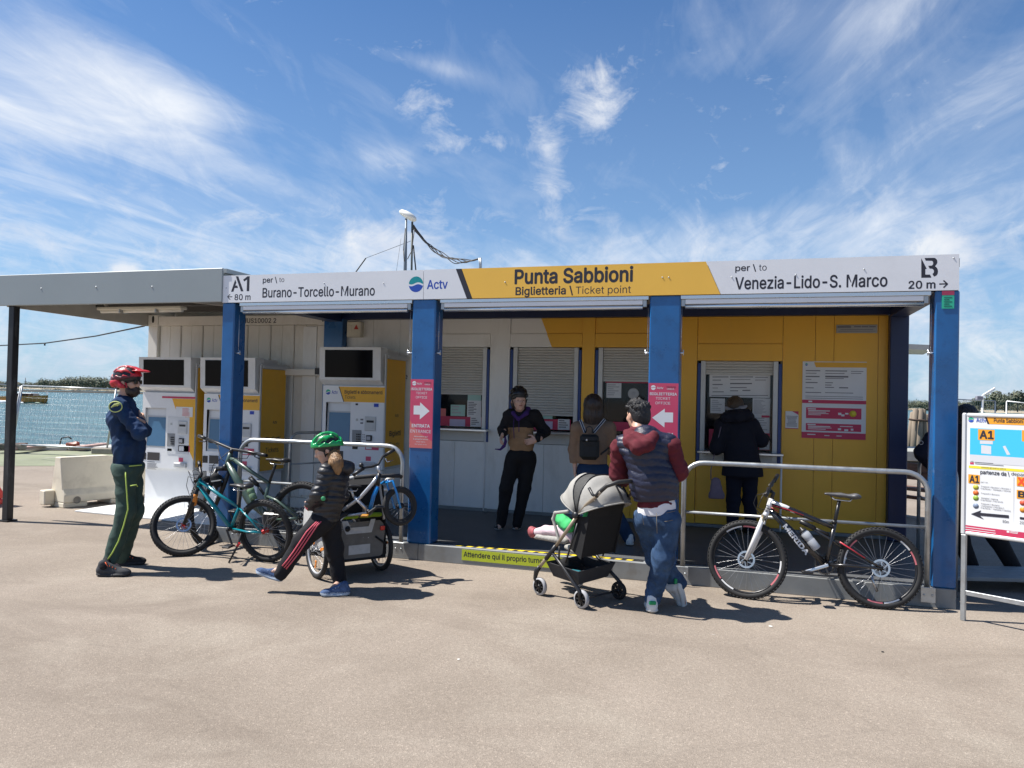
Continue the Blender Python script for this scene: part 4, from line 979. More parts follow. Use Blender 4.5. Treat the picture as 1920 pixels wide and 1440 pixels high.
MB().tube([at(752, 447, y=MY), V(at(735, 507, y=MY).x, MY, 2.872)], .0022, 5).build('wire', CABK, T)
e0, e1, e2 = at(-40, 650, y=6.0), at(84, 643.5, y=5.2), at(271, 611, y=D+.1)
T4 = MB().tube([e0, e1, at(180, 630, y=4.4), e2], .013, 8); tag(T4.build('overhead_cable', CABK), 'black overhead cable coming in to the container from the left', 'cable')
MB().tube([e1, e1-V(0, 0, .05)], .016, 6).build('cable_clip', CABK, bpy.data.objects['overhead_cable'])
# ------------------------------------------------------------------ soft bodies: smooth unions of tapered limbs, skinned by surface nets
class Soft:
    def __init__(s, vox=.007): s.vox = vox; s.pr = []; s.planes = []; s.disp = None
    def cone(s, a, b, ra, rb, k=.03, flat=None, cut=False):
        s.pr.append(('c', np.array(a, float), np.array(b, float), ra, rb, k, flat, cut)); return s
    def chain(s, pts, rs, k=.03, flat=None):
        for i in range(len(pts)-1): s.cone(pts[i], pts[i+1], rs[i], rs[i+1], k, flat)
        return s
    def ell(s, c, r, ax=None, k=.03, cut=False):      # radii along three axes (default world)
        ax = np.eye(3) if ax is None else np.array([list(Vector(q).normalized()) for q in ax])
        s.pr.append(('e', np.array(c, float), np.array(r, float), ax, None, k, None, cut)); return s
    def plane(s, p, n): s.planes.append((np.array(p, float), np.array(Vector(n).normalized(), float))); return s   # keeps the side n points away from
    def _bb(s, q):
        if q[0] == 'c':
            m = max(q[3], q[4])*(max(1.0, 1/q[6][1]) if q[6] else 1.0)
            return np.minimum(q[1], q[2])-m, np.maximum(q[1], q[2])+m
        e = np.sqrt(((q[3].T*q[2])**2).sum(1)); return q[1]-e, q[1]+e
    def mesh(s):
        h = s.vox
        bbs = [s._bb(q) for q in s.pr if not q[7]]
        lo = np.min([b[0] for b in bbs], 0)-4*h; hi = np.max([b[1] for b in bbs], 0)+4*h
        n = np.ceil((hi-lo)/h).astype(int)+1
        ax = [(lo[i]+h*np.arange(n[i])).astype(np.float32) for i in range(3)]
        Dd = np.full(n, 0.3, np.float32)
        for q in s.pr:
            a, b = s._bb(q); k = q[5]; mg = k+2.5*h
            i0 = np.clip(np.floor((a-mg-lo)/h).astype(int), 0, n-1); i1 = np.clip(np.ceil((b+mg-lo)/h).astype(int)+1, 1, n)
            if (i1 <= i0).any(): continue
            sl = tuple(slice(i0[j], i1[j]) for j in range(3))
            X = ax[0][sl[0]][:, None, None]; Y = ax[1][sl[1]][None, :, None]; Z = ax[2][sl[2]][None, None, :]
            if q[0] == 'c':
                A, B, ra, rb = q[1], q[2], q[3], q[4]; ab = B-A; L2 = max(float(ab@ab), 1e-9)
                px, py, pz = X-A[0], Y-A[1], Z-A[2]
                t = np.clip((px*ab[0]+py*ab[1]+pz*ab[2])/L2, 0, 1)
                wx_, wy_, wz_ = px-t*ab[0], py-t*ab[1], pz-t*ab[2]
                if q[6]:
                    nn, sc = np.array(q[6][0], float), q[6][1]-1
                    wn = (wx_*nn[0]+wy_*nn[1]+wz_*nn[2])*sc
                    wx_, wy_, wz_ = wx_+nn[0]*wn, wy_+nn[1]*wn, wz_+nn[2]*wn
                d = np.sqrt(wx_*wx_+wy_*wy_+wz_*wz_)-(ra+(rb-ra)*t)
            else:
                c, r, E = q[1], q[2], q[3]; px, py, pz = X-c[0], Y-c[1], Z-c[2]
                u = [(px*E[i][0]+py*E[i][1]+pz*E[i][2])/r[i] for i in range(3)]
                k0 = np.sqrt(u[0]**2+u[1]**2+u[2]**2)
                k1 = np.sqrt((u[0]/r[0])**2+(u[1]/r[1])**2+(u[2]/r[2])**2)+1e-6
                d = k0*(k0-1)/k1
            cur = Dd[sl]; d = d.astype(np.float32)
            if q[7]:
                d = -d; hh = np.maximum(k-np.abs(cur-d), 0)/k; Dd[sl] = np.maximum(cur, d)+hh*hh*k*.25
            else:
                hh = np.maximum(k-np.abs(cur-d), 0)/k; Dd[sl] = np.minimum(cur, d)-hh*hh*k*.25
        if s.disp is not None:
            m = np.abs(Dd) < .035; ii = np.nonzero(m)
            Dd[ii] += s.disp(ax[0][ii[0]], ax[1][ii[1]], ax[2][ii[2]]).astype(np.float32)
        for p, nv in s.planes:
            d = ((ax[0]-p[0])*nv[0])[:, None, None]+((ax[1]-p[1])*nv[1])[None, :, None]+((ax[2]-p[2])*nv[2])[None, None, :]
            Dd = np.maximum(Dd, d.astype(np.float32))
        Sg = Dd < 0
        cnt = np.zeros(n-1, np.int8)
        offs = [(i, j, k) for i in (0, 1) for j in (0, 1) for k in (0, 1)]
        for i, j, k in offs: cnt += Sg[i:n[0]-1+i, j:n[1]-1+j, k:n[2]-1+k]
        act = (cnt > 0) & (cnt < 8); I = np.array(np.nonzero(act)); M = I.shape[1]
        vals = [Dd[I[0]+i, I[1]+j, I[2]+k] for i, j, k in offs]
        acc = np.zeros((M, 3)); num = np.zeros(M)
        for a in range(8):
            for b in range(a+1, 8):
                if sum(abs(offs[a][t]-offs[b][t]) for t in range(3)) != 1: continue
                va, vb = vals[a], vals[b]; cr = (va < 0) != (vb < 0)
                t = np.where(cr, va/np.where(cr, va-vb, 1), 0)
                for c in range(3): acc[:, c] += np.where(cr, offs[a][c]+t*(offs[b][c]-offs[a][c]), 0)
                num += cr
        P = lo+h*(I.T+acc/num[:, None])
        idx = np.full(n-1, -1, np.int64); idx[act] = np.arange(M)
        Q = []
        for a in range(3):
            b, c = (a+1) % 3, (a+2) % 3
            s0 = [slice(0, n[t]) for t in range(3)]; s1 = list(s0); s0[a] = slice(0, n[a]-1); s1[a] = slice(1, n[a])
            e0, e1 = Sg[tuple(s0)], Sg[tuple(s1)]
            E = np.array(np.nonzero(e0 != e1)).T
            E = E[(E[:, b] > 0) & (E[:, c] > 0) & (E[:, b] < n[b]-1) & (E[:, c] < n[c]-1)]
            if not len(E): continue
            def cell(db, dc):
                q = E.copy(); q[:, b] += db; q[:, c] += dc; return idx[q[:, 0], q[:, 1], q[:, 2]]
            qd = np.stack([cell(-1, -1), cell(0, -1), cell(0, 0), cell(-1, 0)], 1)
            fl = ~e0[tuple(E.T)]; qd[fl] = qd[fl][:, ::-1]
            Q.append(qd)
        return P, np.concatenate(Q)
def soft_obj(name, parts, mats, parent, pick=None):
    """parts: list of Soft (joined into one mesh); pick: function of face centres giving the material slot"""
    if not isinstance(parts, (list, tuple)): parts = [parts]
    if not isinstance(mats, (list, tuple)): mats = [mats]
    Vs, Fs, o = [], [], 0
    for p in parts:
        v, q = p.mesh(); Vs.append(v); Fs.append(q+o); o += len(v)
    Vv = np.concatenate(Vs); Fv = np.concatenate(Fs)
    me = bpy.data.meshes.new(name); org = np.array(ORG[parent.name])
    me.vertices.add(len(Vv)); me.vertices.foreach_set('co', (Vv-org).astype(np.float32).ravel())
    me.loops.add(Fv.size); me.loops.foreach_set('vertex_index', Fv.ravel().astype(np.int32))
    me.polygons.add(len(Fv)); me.polygons.foreach_set('loop_start', np.arange(0, Fv.size, 4, dtype=np.int32)); me.polygons.foreach_set('loop_total', np.full(len(Fv), 4, np.int32))
    me.polygons.foreach_set('use_smooth', np.ones(len(Fv), bool))
    for m in mats: me.materials.append(m)
    if pick is not None: me.polygons.foreach_set('material_index', np.asarray(pick(Vv[Fv].mean(1))).astype(np.int32))
    me.update(calc_edges=True); me.validate()
    ob = bpy.data.objects.new(name, me); COL.objects.link(ob); ob.parent = parent; ORG[ob.name] = ORG[parent.name]
    return ob
def folds(amp, wl=.06, seed=0, vert=1.0):
    r = np.random.default_rng(seed); ks = []
    for i in range(5):
        d = r.normal(size=3); d[2] = abs(d[2])*vert+.6*vert; d /= np.linalg.norm(d); ks.append((d*2*np.pi/(wl*r.uniform(.6, 1.7)), r.uniform(0, 6), r.uniform(.5, 1)))
    def f(x, y, z):
        o = np.zeros_like(x); wx_ = .02*np.sin(9*x+3*z)+.015*np.sin(14*y-7*z)
        for k, ph, a in ks: o += a*(1-np.abs(np.sin((k[0]*(x+wx_)+k[1]*(y-wx_)+k[2]*(z+wx_))/2+ph))-.4)
        return -amp*o/2.2
    return f
def quilt(amp, pitch, z0=0.0, seed=0, tilt=(0, 0)):
    f2 = folds(amp*.5, .05, seed)
    def f(x, y, z):
        w_ = z+tilt[0]*x+tilt[1]*y+.006*np.sin(23*x+5*z)+.005*np.sin(31*y)
        return -amp*(np.abs(np.sin(np.pi*(w_-z0)/pitch))**.55-.55)+f2(x, y, z)
    return f
SKIN = mat('skin', (.58, .36, .27), .5, var=.06, vscale=14); SKIND = mat('skin_tanned', (.50, .295, .21), .5, var=.06, vscale=14)
HAIRK = mat('hair_black', (.012, .011, .012), .5, var=.4, vscale=90, stretch=(1, 1, .5), bump=.9, bscale=140)
HAIRB = mat('hair_dark_brown', (.030, .017, .012), .42, var=.35, vscale=60, stretch=(1, 1, .2), bump=.6, bscale=110)
HAIRL = mat('hair_light_brown', (.24, .135, .06), .45, var=.4, vscale=50, stretch=(1, 1, .25), bump=.7, bscale=100)
HAIRY = mat('hair_blond', (.075, .050, .030), .45, var=.35, vscale=50, stretch=(1, 1, .2), bump=.6, bscale=100)
LIPS = mat('lips', (.36, .13, .11), .5, var=0); EYE = mat('eye_dark', (.02, .015, .012), .2, var=0)
def head_soft(sf, c, f, up, s=1.0):
    c, f, up = Vector(c), Vector(f).normalized(), Vector(up).normalized(); sd = f.cross(up).normalized(); up = sd.cross(f).normalized()
    P = lambda a, b, z: c+f*(a*s)+sd*(b*s)+up*(z*s)
    ax = (f, sd, up); r = lambda *q: tuple(x*s for x in q)
    sf.ell(P(-.012, 0, .022), r(.097, .076, .098), ax, .02)
    sf.ell(P(.030, 0, -.045), r(.066, .057, .072), ax, .035)
    sf.cone(P(.055, 0, -.09), P(.060, 0, -.096), .020*s, .018*s, .03)
    sf.cone(P(.090, 0, .012), P(.104, 0, -.022), .009*s, .015*s, .014)
    sf.ell(P(.078, 0, .024), r(.016, .052, .012), ax, .02)
    for t in (-1, 1):
        sf.ell(P(.097, .031*t, .004), r(.012, .016, .010), ax, .010, cut=True)
        sf.ell(P(.066, .042*t, -.022), r(.022, .020, .022), ax, .02)
        sf.ell(P(-.004, .078*t, -.008), r(.020, .011, .033), ax, .008)
    sf.ell(P(.086, 0, -.058), r(.014, .024, .009), ax, .008)
    return P
def hand_soft(wrist, fwd, palm_n, thumb_side, curl=.5, s=1.0):
    """palm, four unequal fingers with two bends and a thumb leaving the side of the palm"""
    w_ = Vector(wrist); f = Vector(fwd).normalized(); n = Vector(palm_n); n = (n-f*n.dot(f)).normalized(); t = Vector(thumb_side); t = (t-f*t.dot(f)-n*t.dot(n)).normalized()
    sf = Soft(.0042)
    sf.cone(w_-f*.05*s, w_+f*.01*s, .027*s, .026*s, .012, (tuple(n), 1.25))
    sf.ell(w_+f*.048*s, (.050*s, .041*s, .017*s), (f, t, n), .014)
    for i, (o, L) in enumerate(((.029, .070), (.0095, .080), (-.010, .074), (-.029, .058))):
        b0 = w_+f*.082*s+t*o*s; a = curl
        d1 = (f*math.cos(a)+n*math.sin(a)); d2 = (f*math.cos(2*a)+n*math.sin(2*a)); d3 = (f*math.cos(2.7*a)+n*math.sin(2.7*a))
        p1 = b0+d1*L*.46*s; p2 = p1+d2*L*.32*s; p3 = p2+d3*L*.22*s
        sf.chain([b0-f*.02*s, b0, p1, p2, p3], [.0095*s, .0092*s, .0085*s, .0078*s, .0068*s], .003)
    tb = w_+f*.020*s+t*.030*s; t1 = tb+(t*.75+f*.6+n*.3).normalized()*.042*s; t2 = t1+(t*.25+f*.85+n*.5).normalized()*.032*s
    sf.chain([tb, t1, t2], [.0135*s, .0105*s, .0085*s], .006)
    return sf
def shoe_obj(parent, heel, toe, ank, mats, s=1.0, ground=None, sole=.026, name='shoe', lace=None, up=(0, 0, 1)):
    h, t, a = Vector(heel), Vector(toe), Vector(ank); d = (t-h).normalized(); up = Vector(up); sd = d.cross(up).normalized(); u = sd.cross(d).normalized()
    L = (t-h).length; sf = Soft(.0055)
    hb = h+d*.042*s+u*.044*s; tb = t-d*.052*s+u*.032*s; mid = hb.lerp(tb, .45)
    sf.ell(hb, (.046*s, .034*s, .044*s), (d, sd, u), .02); sf.ell(tb, (.056*s, .043*s, .030*s), (d, sd, u), .02)
    sf.cone(hb, tb, .034*s, .030*s, .02); sf.cone(hb+u*.012*s, hb+u*.052*s+d*.006*s, .037*s, .036*s, .015)
    sf.cone(hb+u*.046*s+d*.036*s, tb+u*.008*s-d*.01*s, .024*s, .016*s, .015)
    sf.cone(hb-u*.026*s, mid-u*.028*s, .044*s, .040*s, .004, (tuple(u), 2.4)); sf.cone(mid-u*.028*s, tb-u*.014*s, .042*s, .050*s, .004, (tuple(u), 2.4))
    base = h if ground is None else ground
    sf.plane(h, -u)
    hz = np.array(h); uu = np.array(u)
    ob = soft_obj(name, sf, mats, parent, lambda c: np.where((c-hz)@uu < sole*s, 1, 0))
    if lace:
        m = MB()
        for i in range(4):
            q = hb.lerp(tb, .38+.14*i)+u*(.050-.009*i)*s
            m.tube([q-sd*.026*s-u*.006, q+u*.006*s, q+sd*.026*s-u*.006], .0035*s, 5)
        m.tube([hb.lerp(tb, .3)+u*.055*s, hb.lerp(tb, .2)+u*.075*s+sd*.03*s, hb.lerp(tb, .35)+u*.05*s+sd*.045*s], .003*s, 5)
        m.build('laces', lace, ob)
    return ob
def helmet_soft(c, f, up, s=1.0, big=1.0, vents=True):
    c, f, up = Vector(c), Vector(f).normalized(), Vector(up).normalized(); sd = f.cross(up).normalized(); up = sd.cross(f).normalized()
    P = lambda a, b, z: c+f*(a*s)+sd*(b*s)+up*(z*s); ax = (f, sd, up)
    sf = Soft(.0055)
    sf.ell(P(-.010, 0, .030), (.138*s*big, .108*s*big, .118*s*big), ax, .02)
    sf.ell(P(-.085*big, 0, .002), (.060*s, .080*s, .075*s), ax, .03)
    if vents:
        for b in (-.062, 0, .062):
            for a0, a1 in ((.085, .035), (-.005, -.055), (-.09, -.13)):
                zz = lambda a: .030+.118*big*math.sqrt(max(.02, 1-((a+.01)/(.138*big))**2-(b/(.108*big))**2))+.004
                sf.cone(P(a0, b, zz(a0)), P(a1, b, zz(a1)), .021*s, .021*s, .004, cut=True)
        for t in (-1, 1):
            for a in (.055, -.02, -.09): sf.cone(P(a, .104*t*big*math.sqrt(max(.1, 1-(a/.14)**2)), .055), P(a-.045, .100*t*big*math.sqrt(max(.1, 1-((a-.045)/.14)**2)), .070), .020*s, .018*s, .004, cut=True)
    sf.plane(P(.10, 0, .030), (up*-1+f*.18)); sf.plane(P(0, 0, -.05), -up)
    sf.ell(P(.0, 0, -.02), (.112*s, .088*s, .125*s), ax, .01, cut=True)
    return sf, P
def person_root(base, label, group='people at the ticket office'):
    return thing('person', base, label, 'person', group)
def limb_body(sf, J, s=1.0, k=.03):
    """a bare figure under the clothes, one continuous surface"""
    sf.chain([J['pelvis'], J['chest'], J['neck']], [.080*s, .085*s, .05*s], .05)
    sf.cone(J['neck'], J['head'], .052*s, .050*s, .03)
    for q in 'lr':
        sf.chain([J['chest'].lerp(J[q+'sho'], .5), J[q+'sho'], J[q+'elb'], J[q+'wri']], [.06*s, .046*s, .035*s, .024*s], k)
        sf.chain([J[q+'hip'], J[q+'kne'], J[q+'ank']], [.065*s, .05*s, .035*s], k)
        sf.cone(J[q+'ank'], J[q+'ank'].lerp(J[q+'toe'], .7), .035*s, .025*s, k)
    return sf
def arms(sf, J, r, k=.035, end=1.0, which='lr'):
    for q in which:
        w_ = J[q+'elb'].lerp(J[q+'wri'], end)
        sf.chain([J[q+'sho'], J[q+'elb'], w_], r, k)
    return sf
def legs(sf, J, r, k=.035, which='lr', up=.0):
    for q in which: sf.chain([J[q+'hip'], J[q+'kne'], J[q+'ank']+UP*up], r, k)
    return sf
# ------------------------------------------------------------------ people
TOE = lambda heel, d, L: Vector(heel)+Vector(d).normalized()*L
def cloth(name, col, **kw):
    kw.setdefault('rough', .85); kw.setdefault('var', .12); kw.setdefault('vscale', 18); kw.setdefault('bump', .25); kw.setdefault('bscale', 260); kw.setdefault('spec', .3)
    return mat(name, col, **kw)
def eyes(T, P, s=1.0):
    for t in (-1, 1): MB().sphere(P(.079, .031*t, .003), .0085*s, 10).build('eye', EYE, T)

# --- man in the red helmet, arms folded, facing the machines
base = at(221, 1067, z=0); T = person_root(base, 'man in a red helmet and navy jersey standing with folded arms'); pf = face_plane(base)
F_ = RIGHT; N_ = -FWD
J = dict(head=pf(240, 717), neck=pf(234, 744, .0), chest=pf(231, 785), belly=pf(241, 835), pelvis=pf(240, 874),
         rsho=pf(222, 762, -.17), lsho=pf(238, 760, .17), relb=pf(262, 812, -.20), lelb=pf(270, 808, .17), rwri=pf(262, 790, .05), lwri=pf(258, 787, -.10),
         rhip=pf(236, 884, -.085), lhip=pf(246, 884, .085), rkne=pf(236, 960, -.12), lkne=pf(252, 958, .08), rank=pf(206, 1056, -.18), lank=pf(228, 1047, .17))
hr, hl = at(181, 1080, z=0), at(215, 1060, z=0)
dr = (at(238, 1080, z=0)-hr).normalized(); dl = (at(264, 1058, z=0)-hl).normalized()
J['rtoe'] = hr+dr*.27; J['ltoe'] = hl+dl*.27
bd = limb_body(Soft(.0075), J); hp = head_soft(bd, J['head'], F_*1.0+N_*.08, UP*1+F_*-.05)
hand = hand_soft(J['lwri'], (N_*.6-F_*.45+UP*.35), (-F_*.2-UP*.4+N_*.3), UP, .35)
hand2 = hand_soft(J['rwri'], (FWD*.8+UP*.3), (-F_), UP, .5)
soft_obj('body', [bd, hand, hand2], SKIND, T)
NAVYJ = cloth('navy_jersey', (.012, .034, .090), vscale=7, var=.35, dirt=(.012, .085, .19), dscale=9, damt=.35, stretch=(1, 1, .3))
sf = Soft(.0065); sf.chain([J['neck']-UP*.035, J['chest']-F_*.01, J['belly']+F_*.005, J['pelvis']], [.068, .112, .122, .114], .06, (tuple(N_), .82))
sf.cone(J['rsho'], J['lsho'], .07, .07, .06); arms(sf, J, [.066, .058, .044], .04, .86)
sf.disp = folds(.010, .085, 1, .8); sf.plane(pf(240, 881), -UP+F_*-.12)
sf.planes[-1] = (np.array(pf(240, 884)), np.array((-UP).normalized())); jer = soft_obj('jersey', sf, NAVYJ, T)
TROU = cloth('dark_green_trousers', (.038, .066, .055), vscale=6, var=.25)
sf = Soft(.0065); sf.ell(J['pelvis']-UP*.01, (.135, .165, .10), (F_, N_, UP), .05); legs(sf, J, [.098, .076, .066], .05, up=.0)
sf.disp = folds(.011, .10, 2, .7); sf.plane(pf(240, 868), UP); tr = soft_obj('trousers', sf, TROU, T)
LIMEZ = mat('lime_trim', (.42, .55, .10), .6, var=0)
def side_line(P0, pts, rads, r=.008):            # piping laid along the near side of a limb
    return [p+N_*(q+.004) for p, q in zip(pts, rads)]
pts = [pf(235, 876, -.155), pf(236, 897, -.200), pf(238, 925, -.212), pf(240, 955, -.208), pf(232, 985, -.218), pf(222, 1015, -.232), pf(211, 1036, -.240), pf(200, 1052, -.245)]
MB().tube(pts, .006, 6).build('trouser_piping', LIMEZ, tr)
MB().tube([pf(244, 911, -.205), pf(256, 909, -.19), pf(258, 912, -.18)], .0055, 6).build('pocket_zip', LIMEZ, tr)
MB().tube([pf(242, 874, -.165), pf(266, 872, -.10)], .005, 6).build('waist_trim', LIMEZ, tr)
SHG = cloth('grey_trail_shoe', (.045, .047, .052), var=.4, vscale=30); SOLE = mat('dark_sole', (.03, .03, .032), .8); OLACE = mat('orange_laces', (.75, .12, .03), .6)
shoe_obj(T, hr, hr+dr*.285, J['rank'], [SHG, SOLE], 1.08, lace=OLACE); shoe_obj(T, hl, hl+dl*.265, J['lank'], [cloth('dark_trail_shoe', (.02, .02, .022)), SOLE], 1.05, lace=OLACE)
for q, h_ in (('r', hr), ('l', hl)): soft_obj('sock', Soft(.007).cone(J[q+'ank']+UP*.05, h_+UP*.08+F_*.06, .042, .04), cloth('dark_sock', (.012, .012, .014)), T)
hs, HP = helmet_soft(J['head']+UP*.016, F_+UP*.06, UP-F_*.06, .99, .97)
HRED = mat('helmet_red', (.50, .016, .026), .42, var=.05, coat=.1); HMAR = mat('helmet_maroon', (.10, .012, .022), .4, var=.1)
hc = np.array(J['head']+UP*.012); ho = soft_obj('helmet', hs, [HRED, HMAR], T, lambda c: np.where((c-hc)@np.array(UP) < .045, 1, 0))
soft_obj('helmet_liner', Soft(.007).ell(HP(-.01, 0, .035), (.122, .094, .100), (F_, N_, UP)), BLACK, ho)
sf = Soft(.0055); sf.cone(HP(.105, 0, .085), HP(.155, 0, .076), .070, .050, .02, (tuple(UP), 7.0)); sf.cone(HP(.06, 0, .12), HP(.13, 0, .085), .05, .06, .03, (tuple(UP), 5.0)); soft_obj('visor', sf, HRED, ho)
sf = Soft(.006); 
for t in (-1, 1): sf.chain([HP(-.06, .085*t, -.01), HP(-.02, .09*t, -.055), HP(.015, .07*t, -.085)], [.026, .024, .012], .02, (tuple(N_), 1.8))
sf.cone(HP(-.10, -.05, -.02), HP(-.10, .05, -.02), .04, .04, .03); sf.plane(HP(0, 0, -.07), -UP); soft_obj('helmet_cheek', sf, HRED, ho)
m = MB(); 
for t in (-1, 1): m.tube([HP(.02, .088*t, -.02), hp(.035, .062*t, -.07), hp(.03, .02*t, -.118), hp(.03, 0, -.12)], .007, 6)
m.build('chin_strap', HRED, ho)
sf = Soft(.0055); sf.ell(hp(.045, 0, -.085), (.062, .062, .052), (F_, N_, UP), .02); sf.ell(hp(.075, 0, -.050), (.024, .040, .016), (F_, N_, UP), .02)
for t in (-1, 1): sf.cone(hp(.02, .066*t, -.03), hp(.05, .05*t, -.09), .014, .022, .03)
sf.disp = folds(.006, .02, 3); soft_obj('beard', sf, HAIRB, T)
m = MB(); m.tube([hp(.02, -.082, .012), hp(.09, -.055, .012)], .004, 6); m.tube([hp(.02, .082, .012), hp(.09, .055, .012)], .004, 6)
for t in (-1, 1): m.obox(hp(.098, .034*t, .004), N_*.028, F_*.006, UP*.019, bev=.005)
m.obox(hp(.106, 0, .014), N_*.010, F_*.004, UP*.003); m.build('sunglasses', mat('lens_black', (.01, .01, .012), .1, var=0), T)
ring = [J['rsho']+RIGHT*(.008+.058*math.cos(t))+UP*(-.002+.046*math.sin(t))+N_*(.083-.012*math.sin(t)**2-.018*math.cos(t)**2) for t in np.linspace(0, 2*math.pi, 22)]
em = MB(); em.tube(ring, .005, 5)
for i in range(4): em.tube([J['rsho']+RIGHT*(-.022+.016*i)+UP*(-.01+.006*i)+N_*.082, J['rsho']+RIGHT*(.008+.014*i)+UP*(.022+.004*i)+N_*.081, J['rsho']+RIGHT*(.032+.006*i)+UP*(.004+.004*i)+N_*.080], .004, 5)
em.build('shoulder_emblem', mat('lime_emblem', (.55, .62, .22), .6, var=0), jer)

# --- girl in the green helmet striding to the left
base = at(597, 1106, z=0); T = person_root(base, 'girl in a green helmet and black puffer jacket striding past the bicycles'); pf = face_plane(base)
F_ = -RIGHT; N_ = -FWD; S_ = .80
J = dict(head=pf(612, 843, .0), neck=pf(622, 868), chest=pf(624, 900), belly=pf(618, 935), pelvis=pf(610, 970),
         lsho=pf(612, 885, -.12), rsho=pf(640, 886, .11), lelb=pf(597, 928, -.17), relb=pf(640, 930, .14), lwri=pf(582, 947, -.10), rwri=pf(618, 948, .14),
         lhip=pf(602, 978, -.06), rhip=pf(618, 978, .06), lkne=pf(567, 1014, -.10), rkne=pf(627, 1030, .06), lank=pf(527, 1068, -.10), rank=pf(638, 1090, .05))
hl = pf(529, 1092, -.10); hl.z = max(hl.z, .004); tl = pf(486, 1077, -.10); hr = at(656, 1116, z=0); trr = at(608, 1118, z=0)
J['ltoe'] = tl; J['rtoe'] = trr
bd = limb_body(Soft(.0072), J, .78); hp = head_soft(bd, J['head'], F_+N_*.30-UP*.42, UP+F_*.35, .92)
soft_obj('body', [bd, hand_soft(J['lwri'], (F_*.6-UP*.5+FWD*.5), FWD, UP, .6, .72)], SKIN, T)
PUFK = cloth('black_puffer', (.014, .014, .018), rough=.42, var=.2, spec=.5, bump=.35, bscale=60)
sf = Soft(.0062); sf.chain([J['neck']-UP*.02, J['chest'], J['belly'], J['pelvis']-UP*.0], [.065, .112, .116, .112], .05, (tuple(N_), .85)); sf.cone(J['lsho'], J['rsho'], .062, .062, .05)
arms(sf, J, [.066, .060, .048], .03, .95); sf.disp = quilt(.0085, .047, base.z, 4, (0, 0)); sf.plane(pf(608, 976), -UP); jk = soft_obj('jacket', sf, PUFK, T)
sf = Soft(.0062); sf.cone(pf(640, 872, .06), pf(654, 876, .02), .052, .05, .04); sf.cone(pf(632, 874, -.04), pf(650, 880, .03), .045, .05, .04); sf.disp = folds(.006, .05, 8); soft_obj('hood', sf, PUFK, jk)
BLKT = cloth('black_track_pants', (.012, .012, .015), var=.2)
sf = Soft(.0062); sf.ell(J['pelvis'], (.105, .115, .085), (F_, N_, UP), .04); legs(sf, J, [.094, .072, .056], .04, up=-.035); sf.disp = folds(.009, .07, 5, .8); tr = soft_obj('trousers', sf, BLKT, T)
PNKS = mat('pink_stripe', (.62, .10, .14), .7, var=0)
m = MB()
for i in range(3):
    o = (i-1)*4.3
    pts = [pf(598+o, 978-o*.1, -.164), pf(590+o, 986, -.178), pf(579+o*1.05, 1000+o*.5, -.186), pf(567+o*.95, 1018+o*.6, -.182), pf(555+o*.9, 1036+o*.65, -.174), pf(543+o*.8, 1052+o*.65, -.167), pf(533+o*.8, 1064+o*.65, -.160)]
    m.tube(pts, .0062, 5)
m.build('stripe', PNKS, tr)
SHB = cloth('blue_trainer', (.06, .10, .20), var=.35, vscale=40); SOLB = mat('pale_blue_sole', (.34, .40, .48), .7)
dl_ = (tl-hl).normalized(); shoe_obj(T, hl, hl+dl_*.235, J['lank'], [SHB, SOLB], .90, up=UP-dl_*dl_.z, lace=SOLB, sole=.034); shoe_obj(T, hr, hr+(trr-hr).normalized()*.235, J['rank'], [SHB, SOLB], .90, lace=SOLB, sole=.034)
hs, HP = helmet_soft(J['head']+UP*.010, F_+N_*.30-UP*.30, UP+F_*.30, .98, .98); HGR = mat('helmet_green', (.0, .30, .075), .3, var=.05, coat=.4)
ho = soft_obj('helmet', hs, HGR, T); soft_obj('helmet_liner', Soft(.007).ell(HP(-.01, 0, .032), (.116, .089, .096), (F_, N_, UP)), BLACK, ho)
m = MB()
for t in (-1, 1): m.tube([HP(.03, .085*t, -.015), hp(.03, .062*t, -.05), hp(.035, .015*t, -.112)], .006, 6); m.tube([HP(-.05, .085*t, -.01), hp(.03, .062*t, -.05)], .006, 6)
m.build('chin_strap', BLACK, ho)
sf = Soft(.0058); sf.ell(hp(-.05, 0, -.03), (.055, .075, .075), (F_, N_, UP), .03); sf.chain([pf(620, 852, -.03), pf(628, 858, -.07), pf(630, 868, -.10), pf(630, 880, -.10), pf(634, 890, -.09)], [.030, .046, .055, .042, .012], .03)
sf.cone(pf(626, 868, -.11), pf(620, 884, -.11), .03, .010, .03); sf.disp = folds(.007, .022, 6, .1); soft_obj('hair', sf, HAIRL, T)
soft_obj('cuff', Soft(.005).cone(pf(580, 944, -.11), pf(579, 950, -.11), .030, .030, .01), PNKS, jk)
MB().lathe(pf(606, 935, -.245), N_, [(0, .004), (.017, .003), (.019, 0)], 14).build('sleeve_patch', mat('patch_green', (.04, .30, .12), .6), jk)

